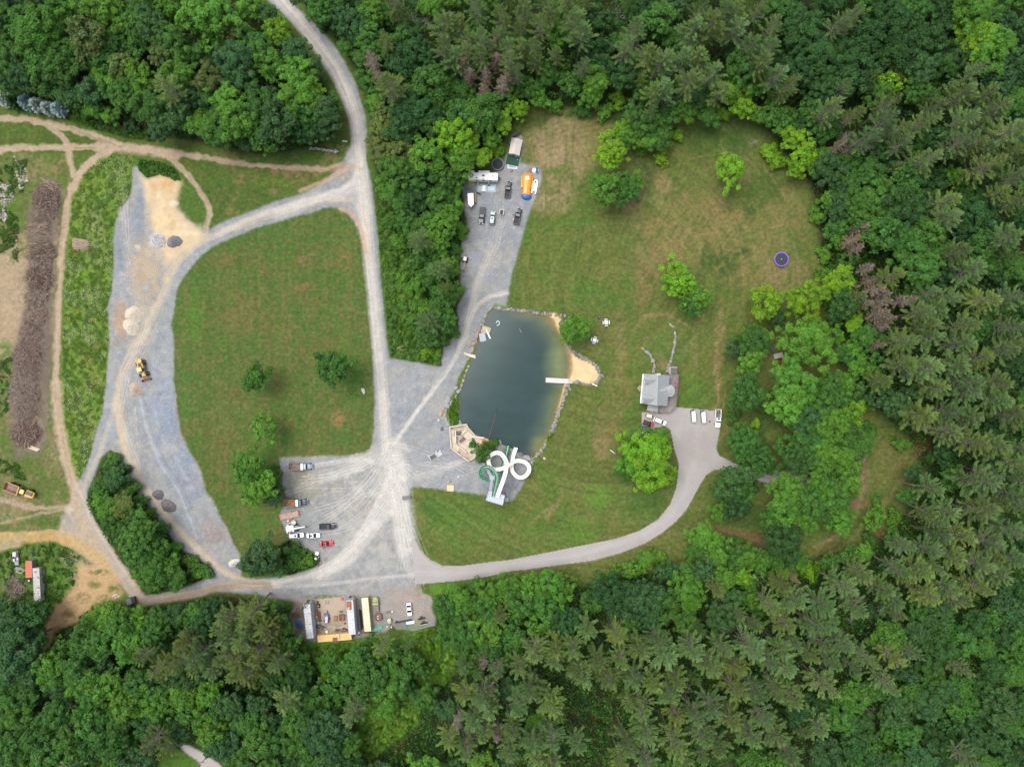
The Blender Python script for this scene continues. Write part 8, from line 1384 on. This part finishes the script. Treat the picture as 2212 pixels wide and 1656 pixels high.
small('rusty_drum', (42.5,1191.6), 'rust red drum beside the derelict truck', 'drum', [('d', (156,88,66), [('c',(0,0,0),(0,0,.7),.45)])]); small('brick_heap', (16,1210), 'small heap of brown red bricks beside the derelict truck', 'bricks', [('b', (150,104,92), [('b',-.6+i*.4,-.25+i*.4,-.5+j*.35,-.25+j*.35,0,.3+.1*((i+j) % 2),.02) for i in range(3) for j in range(3)])]); small('bin', (70.8,1195.6), 'dark blue bin in the rough grass below the yellow track', 'bin', [('body', (60,82,110), [('b',-.4,.4,-.3,.3,0,.9,.05)]), ('lid', (34,34,38), [('b',-.1,1.0,-.4,.3,.3,.6,.05)])])
o = thing('dumpster', (283.5,1296.5), 'black and grey skip at the end of the dirt track by the wood', 'skip', (1,-.3), 1.0); MB().loft([[(-1.5,-1.1,.1),(1.3,-1.1,.1),(1.3,1.1,.1),(-1.5,1.1,.1)],[(-1.7,-1.2,1.4),(1.6,-1.2,1.4),(1.6,1.2,1.4),(-1.7,1.2,1.4)]], False).build('body', M((96,96,100), .6), o); MB().box(-1.6,.2,-1.1,1.1,1.35,1.42).build('lid', M((126,124,126), .6), o); MB().box(.22,1.5,-1.1,1.1,1.3,1.4).build('second_lid', M((50,52,58), .6), o)
rk_ = random.Random(9)
for k in range(9): rock(253+rk_.uniform(-8,10), 1287+rk_.uniform(-4,4), rk_.uniform(1.2,2.6), rk_.uniform(.8,1.4), 'w')
b = W(460,1617); o = empty('utility_pole', b); tag(o, 'grey wooden utility pole beside the paved road at the picture bottom', 'utility pole'); MB().cyl((0,0,0),(0,0,9.5),.17,.11,n=8).build('pole', M((136,128,120), .9), o); MB().box(-1.1,1.1,-.06,.06,8.9,9.05).build('crossarm', M((150,140,130), .9), o)
for x in (-1,0,1): MB().cyl((x,0,9.05),(x,0,9.25),.06).build('insulator', M((90,110,120), .3), o)

# ------------------------------------------------------------------ the trees: the largest of each kind one by one, the rest as one mass
BUILT = []
def kindof(q): return 'shrub' if q[4] in 'bs' and q[2]*S < 2.85 else {'b': 'broadleaf_tree', 's': 'shrub', 'p': 'pine_tree'}.get(q[4], 'x')
rest = []
QUEUE = [((*keep_off(*q[:3]), *q[3:]) if not (q[7 - 1] or (q[0] > 1560 and q[1] > 940)) and q[4] in 'bp' else q) for q in QUEUE]
for kk in ('broadleaf_tree', 'pine_tree', 'shrub', 'x'):
    lst = [q for q in QUEUE if kindof(q) == kk]; lst.sort(key=lambda q: (q[6] is None, -q[2]))
    for i, q in enumerate(lst):
        if i < 292: build_tree(*q)
        else: rest.append(q)
print('TREES', len(BUILT), 'rest', len(rest))
if rest:
    Vs, Ts = [], []; rg2 = random.Random(77)
    for (x, y, r, tone, kind, h, l_, g_) in rest:
        hh = (max(2.0, min(15, r*.32)) if kind == 'b' else 20) if h is None else h; Rm = r*S*(HC-hh)/HC
        if kind in 'bs': key = 's' if Rm < 3.0 else 'm' if Rm < 4.7 else 'l' if Rm < 7.2 else 'x'; cr, tr, R0 = rg2.choice(BLP[key])
        else: cr, tr, R0 = rg2.choice(PNP)
        n_ = len(cr.vertices); v_ = np.empty(n_*3, np.float32); cr.vertices.foreach_get('co', v_); v_ = v_.reshape(-1, 3)
        t_ = np.empty(n_*4, np.float32); cr.color_attributes['tint'].data.foreach_get('color', t_); t_ = t_.reshape(-1, 4)[:, :3]
        k = Rm/R0*(1.14 if kind in 'bs' else 1); a_ = rg2.uniform(0, 6.28); ca, sa = math.cos(a_), math.sin(a_); p = W(x, y, hh); kz = k if kind != 'p' else k*.35+.65
        X = (v_[:, 0]*ca-v_[:, 1]*sa)*k+p.x; Y = (v_[:, 0]*sa+v_[:, 1]*ca)*k+p.y; Vs.append(np.stack([X, Y, v_[:, 2]*kz], 1))
        Ts.append(t_*np.array(alb(TONES[tone][0]), np.float32)*LEAFK*rg2.uniform(.88, 1.12))
    V_ = np.concatenate(Vs); o = link('woodland', mesh_np('woodland', V_, np.arange(len(V_)).reshape(-1, 4), LEAF, np.concatenate(Ts))); tag(o, 'smaller trees closing the gaps between the large ones in the woods', 'woodland', kind='stuff')
# ------------------------------------------------------------------ a label of its own for every tree and stone
LM = [(1688,560,'the purple trampoline'),(1425,840,'the grey roofed house'),(1574,370,'the lone lawn tree'),(1137,402,'the orange inflatable'),(1100,1010,'the water slides'),(308,803,'the wheel loader'),(42,1057,'the yellow dump truck'),(173,527,'the log stack'),(80,226,'the blue spruces'),(703,325,'the low stone row'),(900,38,'the dead tree up top'),(720,792,'the round field tree'),(725,1340,'the container yard'),(884,1316,'the lone white sedan'),(437,1640,'the utility pole'),(1680,770,'the play set'),(1551,904,'the white pickup'),(1900,1020,'the mown clearing'),(2212,0,'the top right corner'),(2212,1656,'the bottom right corner'),(0,0,'the top left corner'),(0,1656,'the bottom left corner'),(1500,0,'the top edge'),(2212,830,'the right edge'),(1106,1656,'the bottom edge'),(1650,1656,'the bottom edge right part'),(377,522,'the dark gravel heap'),(240,1100,'the fork of tracks'),(1412,985,'the huge round maple'),(1203,822,'the beach jetty'),(998,960,'the stone platform'),(640,1090,'the parked lorries'),(79,1263,'the rusty white container'),(1840,600,'the dying pines'),(1400,1200,'the drive bend'),(890,620,'the roadside brush'),(1820,1200,'the clearing end')]
ORD = ['nearest','second nearest','third nearest','fourth nearest','fifth nearest','sixth nearest','seventh nearest','eighth nearest','ninth nearest','tenth nearest']+[w+' nearest' for w in 'eleventh twelfth thirteenth fourteenth fifteenth sixteenth seventeenth eighteenth nineteenth twentieth'.split()]
def direction(dx, dy):
    a = math.degrees(math.atan2(-dy, dx)) % 360
    return ['right of','above-right of','above','above-left of','left of','below-left of','below','below-right of'][int((a+22.5)//45) % 8]
def label_all(items):
    g_ = {}
    for it in items:
        o, x, y, word = it
        L_ = min([q for q in LM if not ('dying' in word and 'dying' in q[2])], key=lambda q: math.hypot(x-q[0], y-q[1]) if math.hypot(x-q[0], y-q[1]) > 6 else 1e9)
        g_.setdefault((word, direction(x-L_[0], y-L_[1]), L_[2]), []).append((math.hypot(x-L_[0], y-L_[1]), o))
    for (word, d, n), lst in g_.items():
        lst.sort(key=lambda q: q[0])
        for i, (q, o) in enumerate(lst):
            o['label'] = '%s %s %s' % (word, d, n) + ('' if len(lst) == 1 else ', %s such one' % ORD[min(i, 19)])
label_all([(t[0], t[1], t[2], t[4]) for t in BUILT if not t[5]])
label_all([(q[0], q[1], q[2], q[3]) for q in STONES])
for o in bpy.data.objects:
    if o.parent is None and o.get('kind') is None and o.type in ('MESH', 'EMPTY') and not o.get('label'): print('UNLABELLED', o.name)
